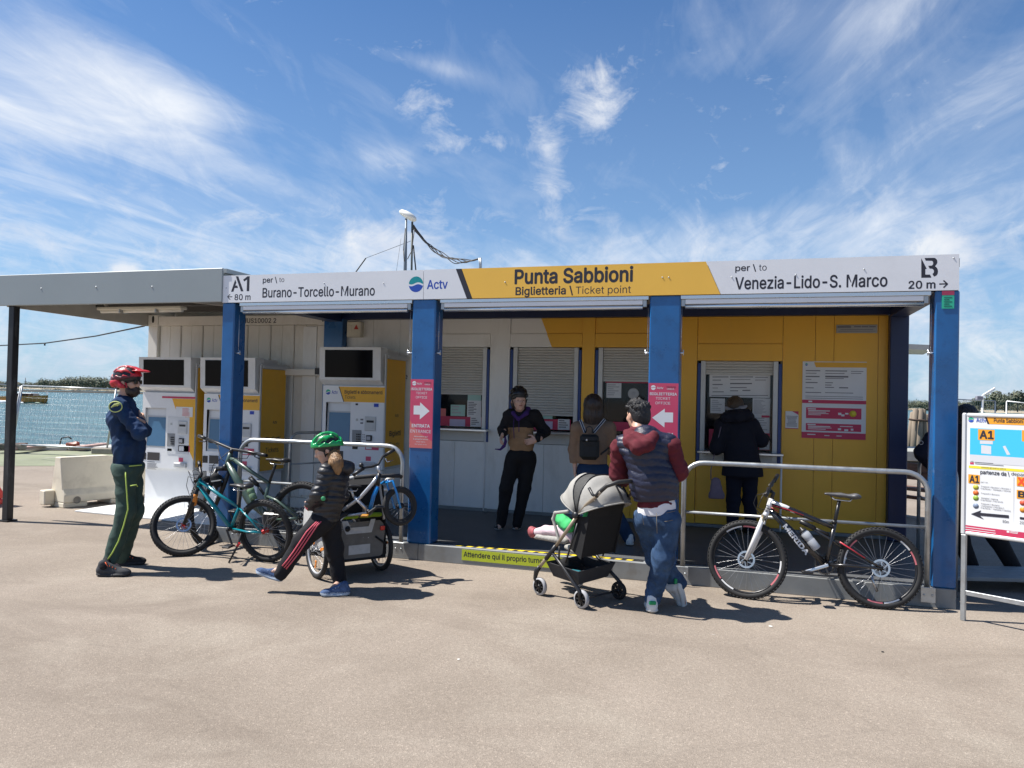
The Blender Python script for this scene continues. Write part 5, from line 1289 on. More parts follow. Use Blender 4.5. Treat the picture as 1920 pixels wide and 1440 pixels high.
# --- woman in the black helmet under the shelter
base = at(952, 994, z=FZ); T = person_root(base, 'woman in a black helmet and black and tan hoodie facing out of the shelter'); pf = face_plane(base)
F_ = (N_*.95-RIGHT*.05); F_ = (-FWD*.95+RIGHT*.1).normalized(); N_ = -FWD
J = dict(head=pf(973, 751, -.02), neck=pf(975, 772), chest=pf(978, 798), belly=pf(978, 828), pelvis=pf(977, 853),
         rsho=pf(955, 779, .0), lsho=pf(1003, 779, .02), relb=pf(944, 806, .03), lelb=pf(1021, 809, .06), rwri=pf(943, 814, -.13), lwri=pf(1006, 824, -.12),
         rhip=pf(963, 862, 0), lhip=pf(990, 862, .0), rkne=pf(949, 915, -.03), lkne=pf(983, 915, .0), rank=pf(940, 975, .03), lank=pf(970, 976, .03))
for q, u in (('r', 934), ('l', 968)):
    h_ = at(u+3, 987, z=FZ); t_ = at(u-2, 999, z=FZ); J[q+'h'] = h_; J[q+'toe'] = h_+(t_-h_).normalized()*.26
bd = limb_body(Soft(.0072), J, .93); fh = (-FWD*.9+RIGHT*.22).normalized(); hp = head_soft(bd, J['head'], fh, UP+RIGHT*.04, .98)
soft_obj('body', [bd, hand_soft(J['rwri'], (-RIGHT*.25-UP*.55-FWD*.5), (RIGHT*.8), (-FWD+UP*.3), .45, .95), hand_soft(J['lwri'], (-RIGHT*.85-UP*.25-FWD*.2), (FWD), UP, .45, .95)], SKIN, T); eyes(T, hp)
MB().obox(hp(.098, 0, -.055), fh*.004, fh.cross(UP)*.020, UP*.005, bev=.002).build('mouth', LIPS, T)
HOODK = cloth('black_hoodie', (.013, .012, .014)); HOODT = cloth('tan_hoodie', (.30, .185, .10)); PURP = cloth('purple_lining', (.06, .025, .14))
sf = Soft(.0065); sf.chain([J['neck']-UP*.02, J['chest'], J['belly'], J['pelvis']+UP*.01], [.07, .122, .130, .122], .06, (tuple(N_), 1.25)); sf.cone(J['rsho'], J['lsho'], .062, .062, .05); arms(sf, J, [.068, .062, .046], .035, .9)
sf.disp = folds(.010, .085, 11, .7); sf.plane(pf(977, 850), -UP); zt = pf(978, 800).z; zcut = pf(978, 800).z
def hpick(c):
    loc = c-np.array(J['chest']); s_ = loc@np.array(RIGHT); return np.where((c[:, 2] < zcut-.10*np.abs(s_)) & (np.abs(s_) < .152) & (loc@np.array(N_) > -.06), 1, 0)
jk = soft_obj('hoodie', sf, [HOODK, HOODT], T, hpick)
sf = Soft(.006); sf.chain([pf(962, 775, -.05), pf(972, 786, -.115), pf(987, 775, -.06), pf(990, 768, .04), pf(976, 764, .10), pf(962, 769, .05), pf(962, 775, -.05)], [.022, .018, .024, .03, .03, .028, .022], .02); soft_obj('hood', sf, PURP, jk)
m = MB(); m.tube([pf(964, 780, -.135), pf(963, 800, -.148), pf(964, 822, -.150)], .004, 5); m.tube([pf(973, 786, -.140), pf(973, 810, -.150)], .004, 5); m.build('drawstring', PURP, jk)
BLKT2 = cloth('black_joggers', (.010, .010, .012), var=.2)
sf = Soft(.0065); sf.ell(J['pelvis'], (.125, .155, .10), (N_, RIGHT, UP), .05); legs(sf, J, [.098, .073, .056], .035, up=-.035); sf.disp = folds(.008, .10, 12); sf.plane(pf(977, 838), UP); soft_obj('trousers', sf, BLKT2, T)
SHK = cloth('black_white_trainer', (.016, .016, .018), var=.3, dirt=(.55, .55, .55), dscale=26, damt=.8); WSOLE = mat('white_sole', (.62, .62, .6), .6)
for q in 'rl': shoe_obj(T, J[q+'h'], J[q+'toe'], J[q+'ank'], [SHK, WSOLE], 1.0, sole=.016)
hs, HP = helmet_soft(J['head']+UP*.026-fh*.01, fh+UP*.12, UP-fh*.1, 1.0, .98); ho = soft_obj('helmet', hs, mat('helmet_black', (.012, .012, .014), .35, var=.1, coat=.3), T); soft_obj('helmet_liner', Soft(.007).ell(HP(-.01, 0, .035), (.118, .09, .098), (fh, fh.cross(UP), UP)), BLACK, ho)
m = MB()
for t in (-1, 1): m.tube([HP(.03, .088*t, -.01), hp(.03, .068*t, -.06), hp(.05, .012*t, -.118)], .006, 6)
m.build('chin_strap', BLACK, ho)
sf = Soft(.006); sf.ell(hp(-.035, 0, -.03), (.075, .085, .085), (fh, fh.cross(UP), UP), .03); sf.cone(hp(-.05, -.07, -.05), hp(-.03, -.06, -.12), .03, .02, .03); soft_obj('hair', sf, HAIRB, T)
pr_ = thing('wrist_strap', pf(940, 840, -.15), 'purple strap hanging from the hand of the woman in the black helmet', 'strap')
MB().tube([pf(947, 818, -.16), pf(948, 828, -.16), pf(945, 836, -.16), pf(938, 843, -.17), pf(928, 842, -.18)], [.008, .018, .02, .012, .005], 8).build('strap_band', PURP, pr_)

# --- woman in the brown coat, back turned, with a small backpack
base = at(1150, 1020, z=FZ); T = person_root(base, 'woman in a brown coat with a small black backpack, back turned'); pf = face_plane(base); F_ = FWD; N_ = -FWD
J = dict(head=pf(1112, 762, .02), neck=pf(1112, 790), chest=pf(1112, 822), belly=pf(1110, 850), pelvis=pf(1112, 880),
         lsho=pf(1083, 803, 0), rsho=pf(1142, 803, 0), lelb=pf(1077, 842, .04), relb=pf(1147, 842, .06), lwri=pf(1078, 876, .0), rwri=pf(1138, 835, .28),
         lhip=pf(1100, 888), rhip=pf(1126, 888), lkne=pf(1106, 950), rkne=pf(1148, 950), lank=pf(1110, 1008, .02), rank=pf(1180, 1010, -.02))
for q, u in (('l', 1110), ('r', 1181)):
    h_ = at(u, 1024, z=FZ); J[q+'h'] = h_; J[q+'toe'] = h_+(FWD*.9+RIGHT*.1).normalized()*.25
bd = limb_body(Soft(.0075), J, .95); hp = head_soft(bd, J['head'], FWD, UP, .98)
soft_obj('body', [bd, hand_soft(J['lwri'], -UP, (RIGHT), FWD, .4, .92)], SKIN, T)
COATB = cloth('brown_coat', (.24, .155, .10), var=.1)
sf = Soft(.0068); sf.chain([J['neck']-UP*.01, J['chest'], J['belly'], J['pelvis']], [.07, .135, .142, .152], .06, (tuple(FWD), 1.3)); sf.cone(J['lsho'], J['rsho'], .065, .065, .05); arms(sf, J, [.07, .062, .05], .03, .9)
sf.disp = folds(.006, .11, 21, .6); sf.plane(pf(1110, 869), -UP); soft_obj('coat', sf, COATB, T)
BLUP = cloth('dark_blue_trousers', (.012, .035, .085))
sf = Soft(.007); sf.ell(J['pelvis'], (.12, .16, .12), (FWD, RIGHT, UP), .05); legs(sf, J, [.1, .075, .06], .04); sf.disp = folds(.006, .1, 22); soft_obj('trousers', sf, BLUP, T)
WSH = cloth('white_trainer', (.60, .62, .62), var=.12, bump=.1)
for q in 'lr': shoe_obj(T, J[q+'h'], J[q+'toe'], J[q+'ank'], [WSH, WSOLE], .95)
sf = Soft(.006); sf.ell(hp(-.02, 0, .025), (.112, .098, .110), (FWD, RIGHT, UP), .03); sf.chain([hp(-.03, 0, 0), hp(-.035, 0, -.09), hp(-.03, 0, -.165)], [.094, .100, .092], .03, (tuple(FWD), 1.35)); sf.ell(hp(.09, 0, -.02), (.07, .06, .10), (FWD, RIGHT, UP), .02, cut=True)
sf.plane(hp(-.03, 0, -.19), -UP); sf.disp = folds(.006, .03, 23, .12); soft_obj('hair', sf, HAIRB, T)
BPK = thing('backpack', pf(1108, 850, -.2), 'small black drawstring backpack worn by the woman in the brown coat', 'backpack')
LEA = cloth('black_leather', (.012, .014, .016), rough=.45, var=.15)
MB().obox(pf(1105, 841, -.205), RIGHT*.098, FWD*.060, UP*.112, bev=.035).build('bag', LEA, BPK)
MB().obox(pf(1105, 822, -.222), RIGHT*.092, FWD*.055, UP*.040, bev=.022).build('flap', LEA, BPK); MB().prism([pf(1091, 828, -.279), pf(1119, 828, -.279), pf(1112, 836, -.275), pf(1098, 836, -.275)], FWD*.02).build('flap_tongue', LEA, BPK)
MB().obox(pf(1100, 825, -.281), RIGHT*.008, FWD*.004, UP*.010, bev=.002).build('buckle', ALU, BPK)
MB().tube([pf(1098, 812, -.20), pf(1100, 802, -.20), pf(1105, 799, -.20), pf(1110, 802, -.20), pf(1112, 812, -.20)], .006, 6).build('grab_handle', BLACK, BPK)
STRW = mat('strap_white', (.45, .46, .48), .7)
for a, b2 in (((1097, 811), (1088, 787)), ((1113, 811), (1134, 786))):
    A, B = pf(*a, -.175), pf(*b2, -.135); st = MB().bar(A, B, .030, .006, -FWD).build('strap', cloth('strap_navy', (.015, .02, .04)), BPK)
    d_ = (B-A).normalized(); s_ = d_.cross(FWD).normalized()
    for o in (-.010, .010): MB().bar(A+s_*o-FWD*.0045, B+s_*o-FWD*.0045, .006, .003, -FWD).build('strap_stripe', STRW, st)
MB().tube([pf(1126, 852, -.17), pf(1135, 845, -.15), pf(1144, 838, -.10)], .009, 6).build('strap', BLACK, BPK)

# --- man in the quilted vest leaning on the pushchair
base = at(1232, 1145, z=0); T = person_root(base, 'man in a navy quilted vest and maroon hoodie leaning on the pushchair'); pf = face_plane(base); F_ = (FWD*.9-RIGHT*.45).normalized(); N_ = -FWD
J = dict(head=pf(1196, 779, .17), neck=pf(1198, 806, .10), chest=pf(1212, 850, .03), belly=pf(1226, 905, .0), pelvis=pf(1231, 965, .0),
         lsho=pf(1161, 838, .10), rsho=pf(1260, 836, -.03), lelb=pf(1160, 890, .18), relb=pf(1272, 884, .0), lwri=pf(1172, 903, .40), rwri=pf(1225, 900, .34),
         lhip=pf(1212, 975, .05), rhip=pf(1252, 975, -.04), lkne=pf(1232, 1046, .12), rkne=pf(1243, 1046, -.05), lank=pf(1272, 1094, .18), rank=pf(1224, 1122, .0))
hr = at(1223, 1151, z=0); J['ltoe'] = pf(1284, 1146, .16); J['rtoe'] = hr+(FWD*.98+RIGHT*.12).normalized()*.27
bd = limb_body(Soft(.0072), J, 1.0); hf = (FWD*.9-RIGHT*.42-UP*.1).normalized(); hp = head_soft(bd, J['head'], hf, UP+hf*.15, 1.0)
soft_obj('body', [bd, hand_soft(J['lwri'], (FWD*.3-UP*.2+RIGHT*.5), (-UP), RIGHT, .7, 1.0)], SKIND, T)
MARO = cloth('maroon_hoodie', (.105, .014, .022), var=.18); VEST = cloth('navy_quilted_vest', (.013, .015, .038), rough=.45, var=.18, spec=.5, bump=.3, bscale=70)
sf = Soft(.0066); sf.cone(J['lsho'], J['rsho'], .055, .055, .05); sf.cone(J['neck']-UP*.03, J['chest'], .08, .12, .05); arms(sf, J, [.068, .072, .052], .04, .9); sf.chain([J['chest'], J['belly'], J['pelvis']+UP*.03], [.11, .125, .156], .05, (tuple(FWD), 1.18))
sf.disp = folds(.011, .085, 31, .8); sf.plane(pf(1231, 948), -UP+RIGHT*.10); jk = soft_obj('hoodie', sf, MARO, T)
sf = Soft(.0066); sf.chain([J['chest']+UP*.115+RIGHT*-.005, J['chest']+UP*.02, J['belly'], J['pelvis']+UP*.085], [.105, .170, .178, .168], .06, (tuple(FWD), 1.30)); sf.cone(pf(1172, 834, .09), pf(1251, 832, .0), .086, .086, .05)
sf.disp = quilt(.0075, .055, base.z, 32, (.05, 0)); sf.plane(pf(1231, 937), -UP+RIGHT*.09); soft_obj('vest', sf, VEST, T)
sf = Soft(.0062); sf.chain([pf(1176, 812, .10), pf(1180, 828, -.06), pf(1196, 840, -.13), pf(1214, 834, -.12), pf(1224, 820, -.04), pf(1222, 810, .06)], [.034, .046, .052, .050, .046, .034], .03); sf.ell(pf(1199, 828, -.02), (.095, .10, .062), (RIGHT, FWD, UP), .04); sf.chain([pf(1184, 810, .05), pf(1200, 822, -.05), pf(1218, 808, .04)], [.03, .035, .03], .02)
sf.disp = folds(.011, .05, 33, .5); soft_obj('hood', sf, MARO, jk)
WTEE = cloth('white_tee', (.72, .72, .75), var=.05); sf = Soft(.007); sf.chain([J['pelvis']+UP*.07, J['pelvis']-UP*.02], [.148, .150], .03, (tuple(FWD), 1.18)); sf.disp = folds(.005, .06, 34); sf.plane(pf(1231, 963), -UP+RIGHT*.12); sf.plane(pf(1231, 930), UP); soft_obj('tee_shirt', sf, WTEE, T)
JEAN = cloth('blue_jeans', (.030, .065, .135), vscale=9, var=.45, dirt=(.095, .15, .23), dscale=7, damt=.55, bump=.4, bscale=300)
sf = Soft(.0066); sf.ell(J['pelvis']-UP*.035, (.165, .125, .12), (RIGHT, FWD, UP), .05); legs(sf, J, [.108, .084, .067], .045); sf.disp = folds(.009, .07, 35, .9); sf.plane(J['pelvis']+UP*.055, UP); jn = soft_obj('jeans', sf, JEAN, T)
m = MB()
for a, b2 in (((1204, 966), (1207, 984)), ((1249, 962), (1266, 958)), ((1246, 978), (1262, 975)), ((1231, 962), (1232, 1000))): m.tube([pf(*a, -.150), pf(*b2, -.155)], .0025, 5)
m.build('seam', mat('jean_seam', (.16, .14, .11), .8, var=0), jn)
GRNT = mat('green_heel_tab', (.0, .26, .09), .6, var=0); SNK = cloth('white_sneaker', (.70, .71, .71), var=.06, bump=.08)
s1_ = shoe_obj(T, hr, J['rtoe'], J['rank'], [SNK, WSOLE], 1.1); MB().obox(hr+UP*.085-(J['rtoe']-hr).normalized()*.004, RIGHT*.027, FWD*.010, UP*.014, bev=.005).build('heel_tab', GRNT, s1_)
hl = pf(1277, 1092, .10); tl = pf(1286, 1150, .17); tl.z = .012; d_ = (tl-hl).normalized(); s2_ = shoe_obj(T, hl, hl+d_*.275, J['lank'], [SNK, WSOLE], 1.08, up=(-RIGHT*.9+FWD*.45)); MB().obox(pf(1266, 1089, .10), RIGHT*.012, FWD*.025, UP*.022, bev=.005).build('heel_tab', GRNT, s2_)
sf = Soft(.0058); sf.ell(hp(-.018, 0, .040), (.102, .086, .094), (hf, hf.cross(UP), UP), .03); sf.ell(hp(-.05, 0, -.02), (.066, .074, .075), (hf, hf.cross(UP), UP), .03); sf.disp = folds(.004, .05, 36, .3)

for _ in range(70):
    d_ = Vector(RNG.normal(size=3)).normalized(); d_.z = abs(d_.z)*.9+.15; d_.normalize(); c0 = hp(-.018, 0, .040); p_ = c0+V(d_.x*.092, d_.y*.092, d_.z*.090); sf.cone(p_, p_+(d_*.6+hf*.5+UP*.3).normalized()*.022, .013, .004, .006)
sf.ell(hp(.105, 0, -.05), (.085, .09, .11), (hf, hf.cross(UP), UP), .02, cut=True); soft_obj('hair', sf, HAIRK, T)

# --- woman in the long dark coat at the fourth window
base = at(1392, 992, z=FZ); T = person_root(base, 'woman in a long dark hooded coat leaning at the right-hand window'); pf = face_plane(base); F_ = FWD; N_ = -FWD
base2 = V(5.44, D-.36, FZ); T.location = base2; ORG[T.name] = base2; pf = face_plane(base2)
J = dict(head=pf(1378, 764, .12), neck=pf(1380, 782, .04), chest=pf(1384, 815), belly=pf(1390, 850, -.02), pelvis=pf(1392, 885, -.03),
         lsho=pf(1354, 797, .02), rsho=pf(1410, 797, .02), lelb=pf(1343, 840, .0), relb=pf(1427, 826, .04), lwri=pf(1362, 835, .20), rwri=pf(1434, 822, .22),
         lhip=pf(1376, 895), rhip=pf(1406, 895), lkne=pf(1375, 940, .02), rkne=pf(1406, 940, .02), lank=pf(1373, 978), rank=pf(1408, 978))
for q in 'lr':
    J[q+'ank'].z = FZ+.09; h_ = V(J[q+'ank'].x, J[q+'ank'].y, FZ)-FWD*.03; J[q+'h'] = h_; J[q+'toe'] = h_+FWD*.24
bd = limb_body(Soft(.0075), J, .95); hp = head_soft(bd, J['head'], FWD-UP*.25, UP+FWD*.2, .98); soft_obj('body', [bd, hand_soft(J['rwri'], FWD*.8+RIGHT*.3, -UP, -RIGHT, .4, .92)], SKIN, T)
DCOAT = cloth('dark_navy_coat', (.0085, .0095, .018), var=.15)
sf = Soft(.0068); sf.chain([J['neck'], J['chest'], J['belly'], J['pelvis'], J['pelvis']-UP*.06], [.08, .16, .18, .215, .225], .06, (tuple(FWD), 1.4)); sf.cone(J['lsho'], J['rsho'], .075, .075, .05); arms(sf, J, [.08, .074, .058], .04, .92); sf.disp = folds(.007, .12, 41, .5); sf.plane(pf(1392, 892), -UP); jk = soft_obj('coat', sf, DCOAT, T)
sf = Soft(.0064); sf.chain([pf(1356, 784, .08), pf(1362, 783, -.06), pf(1382, 782, -.10), pf(1402, 780, -.05), pf(1408, 782, .06)], [.045, .055, .06, .055, .045], .04); sf.ell(pf(1382, 775, .0), (.12, .10, .06), (RIGHT, FWD, UP), .05); sf.disp = folds(.008, .06, 42); soft_obj('hood', sf, DCOAT, jk)
DTR = cloth('dark_navy_trousers', (.008, .010, .022)); sf = Soft(.007); sf.ell(J['pelvis'], (.12, .16, .1), (FWD, RIGHT, UP), .05); legs(sf, J, [.09, .075, .065], .035); sf.disp = folds(.005, .1, 43); soft_obj('trousers', sf, DTR, T)
for q in 'lr': shoe_obj(T, J[q+'h'], J[q+'toe'], J[q+'ank'], [cloth('dark_shoe', (.015, .015, .017)), SOLE], .95)
sf = Soft(.006); sf.ell(hp(-.01, 0, .03), (.11, .094, .105), (FWD, RIGHT, UP), .03); sf.cone(hp(-.04, 0, -.02), hp(-.05, 0, -.09), .085, .09, .03); sf.disp = folds(.007, .025, 44, .15); sf.ell(hp(.1, 0, -.04), (.07, .07, .1), (FWD, RIGHT, UP), .02, cut=True); soft_obj('hair', sf, HAIRY, T)
soft_obj('scarf', Soft(.007).chain([pf(1362, 765, .03), pf(1374, 772, -.03), pf(1390, 766, -.02), pf(1398, 762, .05)], [.02, .026, .026, .02], .02), cloth('grey_scarf', (.28, .28, .30)), T)
HB = thing('handbag', pf(1344, 920, -.08), 'lilac grey handbag hanging at the side of the woman in the dark coat', 'handbag')
sf = Soft(.006); sf.cone(pf(1342, 904, -.10), pf(1343.5, 926, -.10), .055, .078, .02, (tuple(FWD), 2.2)); sf.cone(pf(1336, 930, -.10), pf(1351, 930, -.10), .045, .045, .03, (tuple(FWD), 1.6)); sf.plane(pf(1344, 935, -.10), -UP); sf.disp = folds(.004, .06, 45); soft_obj('bag', sf, cloth('lilac_leather', (.17, .13, .17), rough=.6), HB)
MB().tube([pf(1333, 900, -.06), pf(1333, 880, -.05), pf(1340, 850, -.03), pf(1352, 800, -.08)], .006, 6).build('strap', cloth('lilac_leather', (.17, .13, .17)), HB)
# ------------------------------------------------------------------ bicycles
TYRE = mat('tyre_rubber', (.016, .016, .017), .75, var=.2, vscale=40); STEEL = mat('spoke_steel', (.45, .46, .48), .35, metal=.9, var=.05)
SILV = mat('polished_alloy', (.62, .63, .65), .25, metal=.9, var=.05); DRKM = mat('black_alloy', (.02, .02, .022), .35, metal=.3, var=.1); CHAIN = mat('chain_steel', (.12, .115, .11), .4, metal=.7)
def wheel(par, c, axis, Rw, tr, rim_m=None, knobs=64, spokes=28, disc=1, arcs=(), disc_m=None, hub_m=None, tyre_m=None, spin=0.0):
    c = Vector(c); ax = Vector(axis).normalized(); u, w_ = frame_of(ax); rim_m = rim_m or DRKM
    Rr = Rw-tr*1.75
    rim = MB().lathe(c, ax, [(Rr, -.013), (Rr-.013, -.010), (Rr-.016, 0), (Rr-.013, .010), (Rr, .013), (Rr+.004, 0), (Rr, -.013)], 48).build('wheel', rim_m, par)
    t = MB(); prof = [(Rw-tr+tr*math.cos(q), tr*math.sin(q)) for q in np.linspace(-2.5, 2.5, 13)]
    t.lathe(c, ax, prof, 64)
    if knobs:
        for i in range(knobs):
            a = 2*math.pi*(i+.5*0)/knobs
            for row, off in ((-1, 0), (1, .0), (0, .5)):
                b = a+off*2*math.pi/knobs; e_ = u*math.cos(b)+w_*math.sin(b); tn = ax.cross(e_)
                ph = row*.62; p = c+e_*(Rw-tr+(tr+.0015)*math.cos(ph))+ax*((tr+.0015)*math.sin(ph)); nr = e_*math.cos(ph)+ax*math.sin(ph); sdv = nr.cross(tn)
                t.obox(p, tn*(Rw*math.pi/knobs*.46), sdv*tr*.24, nr*.0042)
    t.build('tyre', tyre_m or TYRE, rim)
    if spokes:
        m = MB()
        for i in range(spokes):
            a = 2*math.pi*i/spokes+spin; sg = 1 if i % 2 else -1; b = a+.42*(1 if (i//2) % 2 else -1)
            m.tube([c+(u*math.cos(b)+w_*math.sin(b))*.022+ax*.028*sg, c+(u*math.cos(a)+w_*math.sin(a))*(Rr-.018)], .0013, 4, cap=False)
        so_ = m.build('spokes', STEEL, rim); so_['kind'] = 'stuff'
    MB().lathe(c, ax, [(0, -.055), (.010, -.055), (.010, -.034), (.026, -.030), (.026, -.022), (.016, -.018), (.016, .018), (.026, .022), (.026, .030), (.010, .034), (.010, .055), (0, .055)], 16).build('hub', hub_m or DRKM, rim)
    if disc:
        d = MB(); o = .036*disc; rr = .072
        d.lathe(c+ax*o, ax, [(rr, -.0009), (rr-.016, -.0009), (rr-.016, .0009), (rr, .0009), (rr, -.0009)], 40, smooth=False)
        for i in range(6):
            a = 2*math.pi*i/6; d.bar(c+ax*o+(u*math.cos(a)+w_*math.sin(a))*.02, c+ax*o+(u*math.cos(a+.5)+w_*math.sin(a+.5))*(rr-.012), .006, .0016, ax)
        d.build('brake_disc', disc_m or SILV, rim)
    for a0, a1, m_ in arcs:
        for sg in (-1, 1):
            MB().lathe(c, ax, [(Rr-.014, sg*.0118), (Rr-.002, sg*.0142)], 12, a0=a0, a1=a1).build('rim_decal', m_, rim)
    return rim
def saddle(par, c, fwd, up, L=.26, m_=BLACK, s=1.0):
    c, f, u = Vector(c), Vector(fwd).normalized(), Vector(up).normalized(); sd = f.cross(u).normalized(); sf = Soft(.0055)
    sf.cone(c-f*L*.33, c+f*L*.05+u*.004, .062*s, .034*s, .03, (tuple(u), 2.9)); sf.cone(c+f*L*.05+u*.004, c+f*L*.46+u*.002, .034*s, .016*s, .03, (tuple(u), 1.7)); sf.ell(c-f*L*.38+u*.012, (.035*s, .062*s, .018*s), (f, sd, u), .02)
    o = soft_obj('saddle', sf, m_, par); m = MB()
    for t in (-1, 1): m.tube([c+f*L*.34-u*.012, c+f*.06+sd*.022*t-u*.040, c-f*.06+sd*.022*t-u*.040, c-f*L*.3+sd*.02*t-u*.012], .0036, 6)
    m.build('saddle_rails', SILV, o); return o
def crankset(par, c, n, ang, L=.165, ring=.075, arm=DRKM, near=1):
    c, n = Vector(c), Vector(n).normalized(); u = Vector((0, 0, 1)); u = (u-n*u.dot(n)).normalized(); r = u.cross(n).normalized()
    o = MB().lathe(c, n, [(0, -.045), (.02, -.045), (.02, .045), (0, .045)], 14).build('bottom_bracket', DRKM, par)
    m = MB(); N_t = 34
    for k in range(N_t):
        a = 2*math.pi*k/N_t; m.obox(c-n*.05*near+(r*math.cos(a)+u*math.sin(a))*ring, (r*-math.sin(a)+u*math.cos(a))*.0035, (r*math.cos(a)+u*math.sin(a))*.004, n*.0015)
    m.lathe(c-n*.05*near, n, [(ring-.003, -.0015), (ring-.018, -.0015), (ring-.018, .0015), (ring-.003, .0015), (ring-.003, -.0015)], 34)
    for k in range(4): a = ang+k*math.pi/2; m.bar(c-n*.05*near, c-n*.05*near+(r*math.cos(a)+u*math.sin(a))*(ring-.01), .014, .004, n)
    m.build('chainring', CHAIN, o)
    for sg in (1, -1):
        d = (r*math.cos(ang)+u*math.sin(ang))*sg; s0 = c+n*.062*sg*near; p1 = s0+d*L+n*.012*sg*near
        MB().bar(s0-d*.012, p1+d*.012, .026, .014, n, bev=.006).build('crank_arm', arm, o)
        pd = p1+n*.055*sg*near; MB().obox(pd, n*.045, r*.042, u*.009, bev=.006).box(0, 0, 0, 0, 0, 0).build('pedal', BLACK, o) if False else MB().obox(pd, n*.045, r*.042, u*.010, bev=.006).build('pedal', BLACK, o)
    return o
def tubes(par, name, segs, m_, n=12):
    m = MB()
    for pts, r in segs: m.tube(pts, r, n)
    return m.build(name, m_, par)
def bike_plane(pf_, pr_, lean):                    # two ground contacts; lean > 0 tips the top away from the viewer
    e_ = (pf_-pr_).normalized(); n0 = Vector((e_.y, -e_.x, 0)); n0 = n0 if n0.dot(CAM-pf_) > 0 else -n0
    up = (UP*math.cos(lean)-n0*math.sin(lean)).normalized(); n = (n0*math.cos(lean)+UP*math.sin(lean)).normalized()
    return e_, up, n, (lambda u, v, off=0.0: on(u, v, pr_+n*off, n))
def lever(par, p, d, n, up):
    MB().tube([p, p+d*.03-up*.018, p+d*.035+n*.0-up*.022+n*.07], [.006, .006, .004], 6).build('brake_lever', DRKM, par)

# --- black and white mountain bike at the right-hand railing
c8 = lambda x, y: (1270+x/2.954, 840+y/2.954)
Pf, Pr = at(1400, 1123, z=0), at(1651, 1142, z=0)
B = thing('bicycle', (Pf+Pr)/2, 'black and white full suspension mountain bike leaning on the right-hand railing', 'bicycle', 'bicycles')
e_, up, n, bp_ = bike_plane(Pf, Pr, R(8)); q = lambda x, y, o=0.0: bp_(*c8(x, y), o)
RW = .325; PNKR = mat('rim_pink', (.58, .16, .18), .5, var=0); WHTR = mat('rim_white', (.7, .7, .7), .5, var=0)
arcs = [(.3, .72, PNKR), (.76, 1.2, WHTR), (2.4, 2.8, PNKR), (2.85, 3.2, WHTR), (4.5, 4.85, PNKR), (4.9, 5.4, WHTR)]
steer = (n*math.cos(R(14))+e_*math.sin(R(14))).normalized()
fc, rc = Pf+up*RW, Pr+up*RW
wheel(B, fc, steer, RW, .0245, arcs=arcs, disc=1); wheel(B, rc, n, RW, .0245, arcs=[(a+.9, b+.9, c) for a, b, c in arcs], disc=1)
MBLK = mat('frame_black', (.014, .014, .016), .25, var=.05, coat=.4); MWHT = mat('frame_white', (.70, .70, .70), .3, var=.03, coat=.3); MRED = mat('frame_red', (.50, .03, .05), .3, var=0)
H1, H0, BB, ST = q(522, 282), q(499, 352), q(822, 648), q(872, 412)
tubes(B, 'frame', [([q(515, 345), q(650, 480), BB], [.026, .029, .026]), ([q(520, 305), q(640, 345), q(760, 395), ST+(BB-ST)*.12], [.024, .021, .02, .018]), ([ST, q(850, 530), BB], .0175), ([q(700, 415), q(870, 520), q(945, 575)], .013)], MBLK)
tubes(B, 'head_tube', [([H1, H0], .024), ([q(520, 302), q(600, 330), q(700, 372)], [.0245, .0225, .015])], MWHT)
tubes(B, 'chainstay', [([BB, q(950, 650, -.06), rc-n*.062], .012), ([BB, q(950, 650, .06), rc+n*.062], .012)], MBLK); tubes(B, 'seatstay', [([q(875, 515), q(930, 540, .055), rc+n*.062], [.013, .011, .009]), ([q(875, 515), q(930, 540, -.055), rc-n*.062], [.013, .011, .009])], MBLK)
for sg_ in (([q(900, 520, .072), q(1040, 610, .072)], .005), ([q(530, 318, .020), q(600, 338, .022), q(700, 372, .022)], .004), ([q(520, 330, .024), q(560, 352, .026)], .004)): tubes(B, 'frame_trim', [sg_], MRED)
tubes(B, 'rear_shock', [([q(680, 405), q(760, 445)], .020), ([q(760, 445), q(840, 480)], .013)], BLACK); tubes(B, 'seatpost', [([q(866, 440), q(898, 285)], .0145)], DRKM)
MB().tube([q(872, 418), q(868, 402)], .021, 12).build('seat_clamp', DRKM, B); saddle(B, q(912, 264), e_+up*.06, up, .27, mat('saddle_black_white', (.10, .10, .105), .4, var=.3))
fk = tubes(B, 'fork', [([q(500, 350), q(483, 378)], .024), ([q(483, 378)-steer*.065, q(483, 378)+steer*.065], .02)] + [([q(483, 378)+steer*.065*t, q(450, 470)+steer*.065*t, fc+steer*.062*t], [.017, .022, .016]) for t in (-1, 1)] + [([q(452, 455)-steer*.065, q(440, 425)+up*.0, q(452, 455)+steer*.065], .012)], MWHT)
tubes(B, 'fork_stanchion', [([q(486, 372)+steer*.065*t, q(455, 455)+steer*.065*t], .0182) for t in (-1, 1)], mat('stanchion_gold', (.45, .36, .22), .25, metal=.8))
A_, B_ = q(556, 150, -.20), q(492, 262, .20); cb = q(508, 232); MB().tube([H1, H1+(H1-H0).normalized()*.05, cb], .017, 10).build('stem', DRKM, B)
hb = MB().tube([A_, A_.lerp(cb, .75)+up*.02, cb, B_.lerp(cb, .75)+up*.02, B_], .0125, 10).build('handlebar', DRKM, B)
for p, k in ((A_, 1), (B_, -1)):
    d = (cb-p).normalized(); MB().tube([p, p+d*.115], .0165, 10).build('grip', BLACK, hb); lever(hb, p+d*.16, e_*-1 if False else e_, (p-cb).normalized(), up); MB().obox(p+d*.19+up*.012, d*.02, e_*.016, up*.012, bev=.004).build('shifter', DRKM, hb)
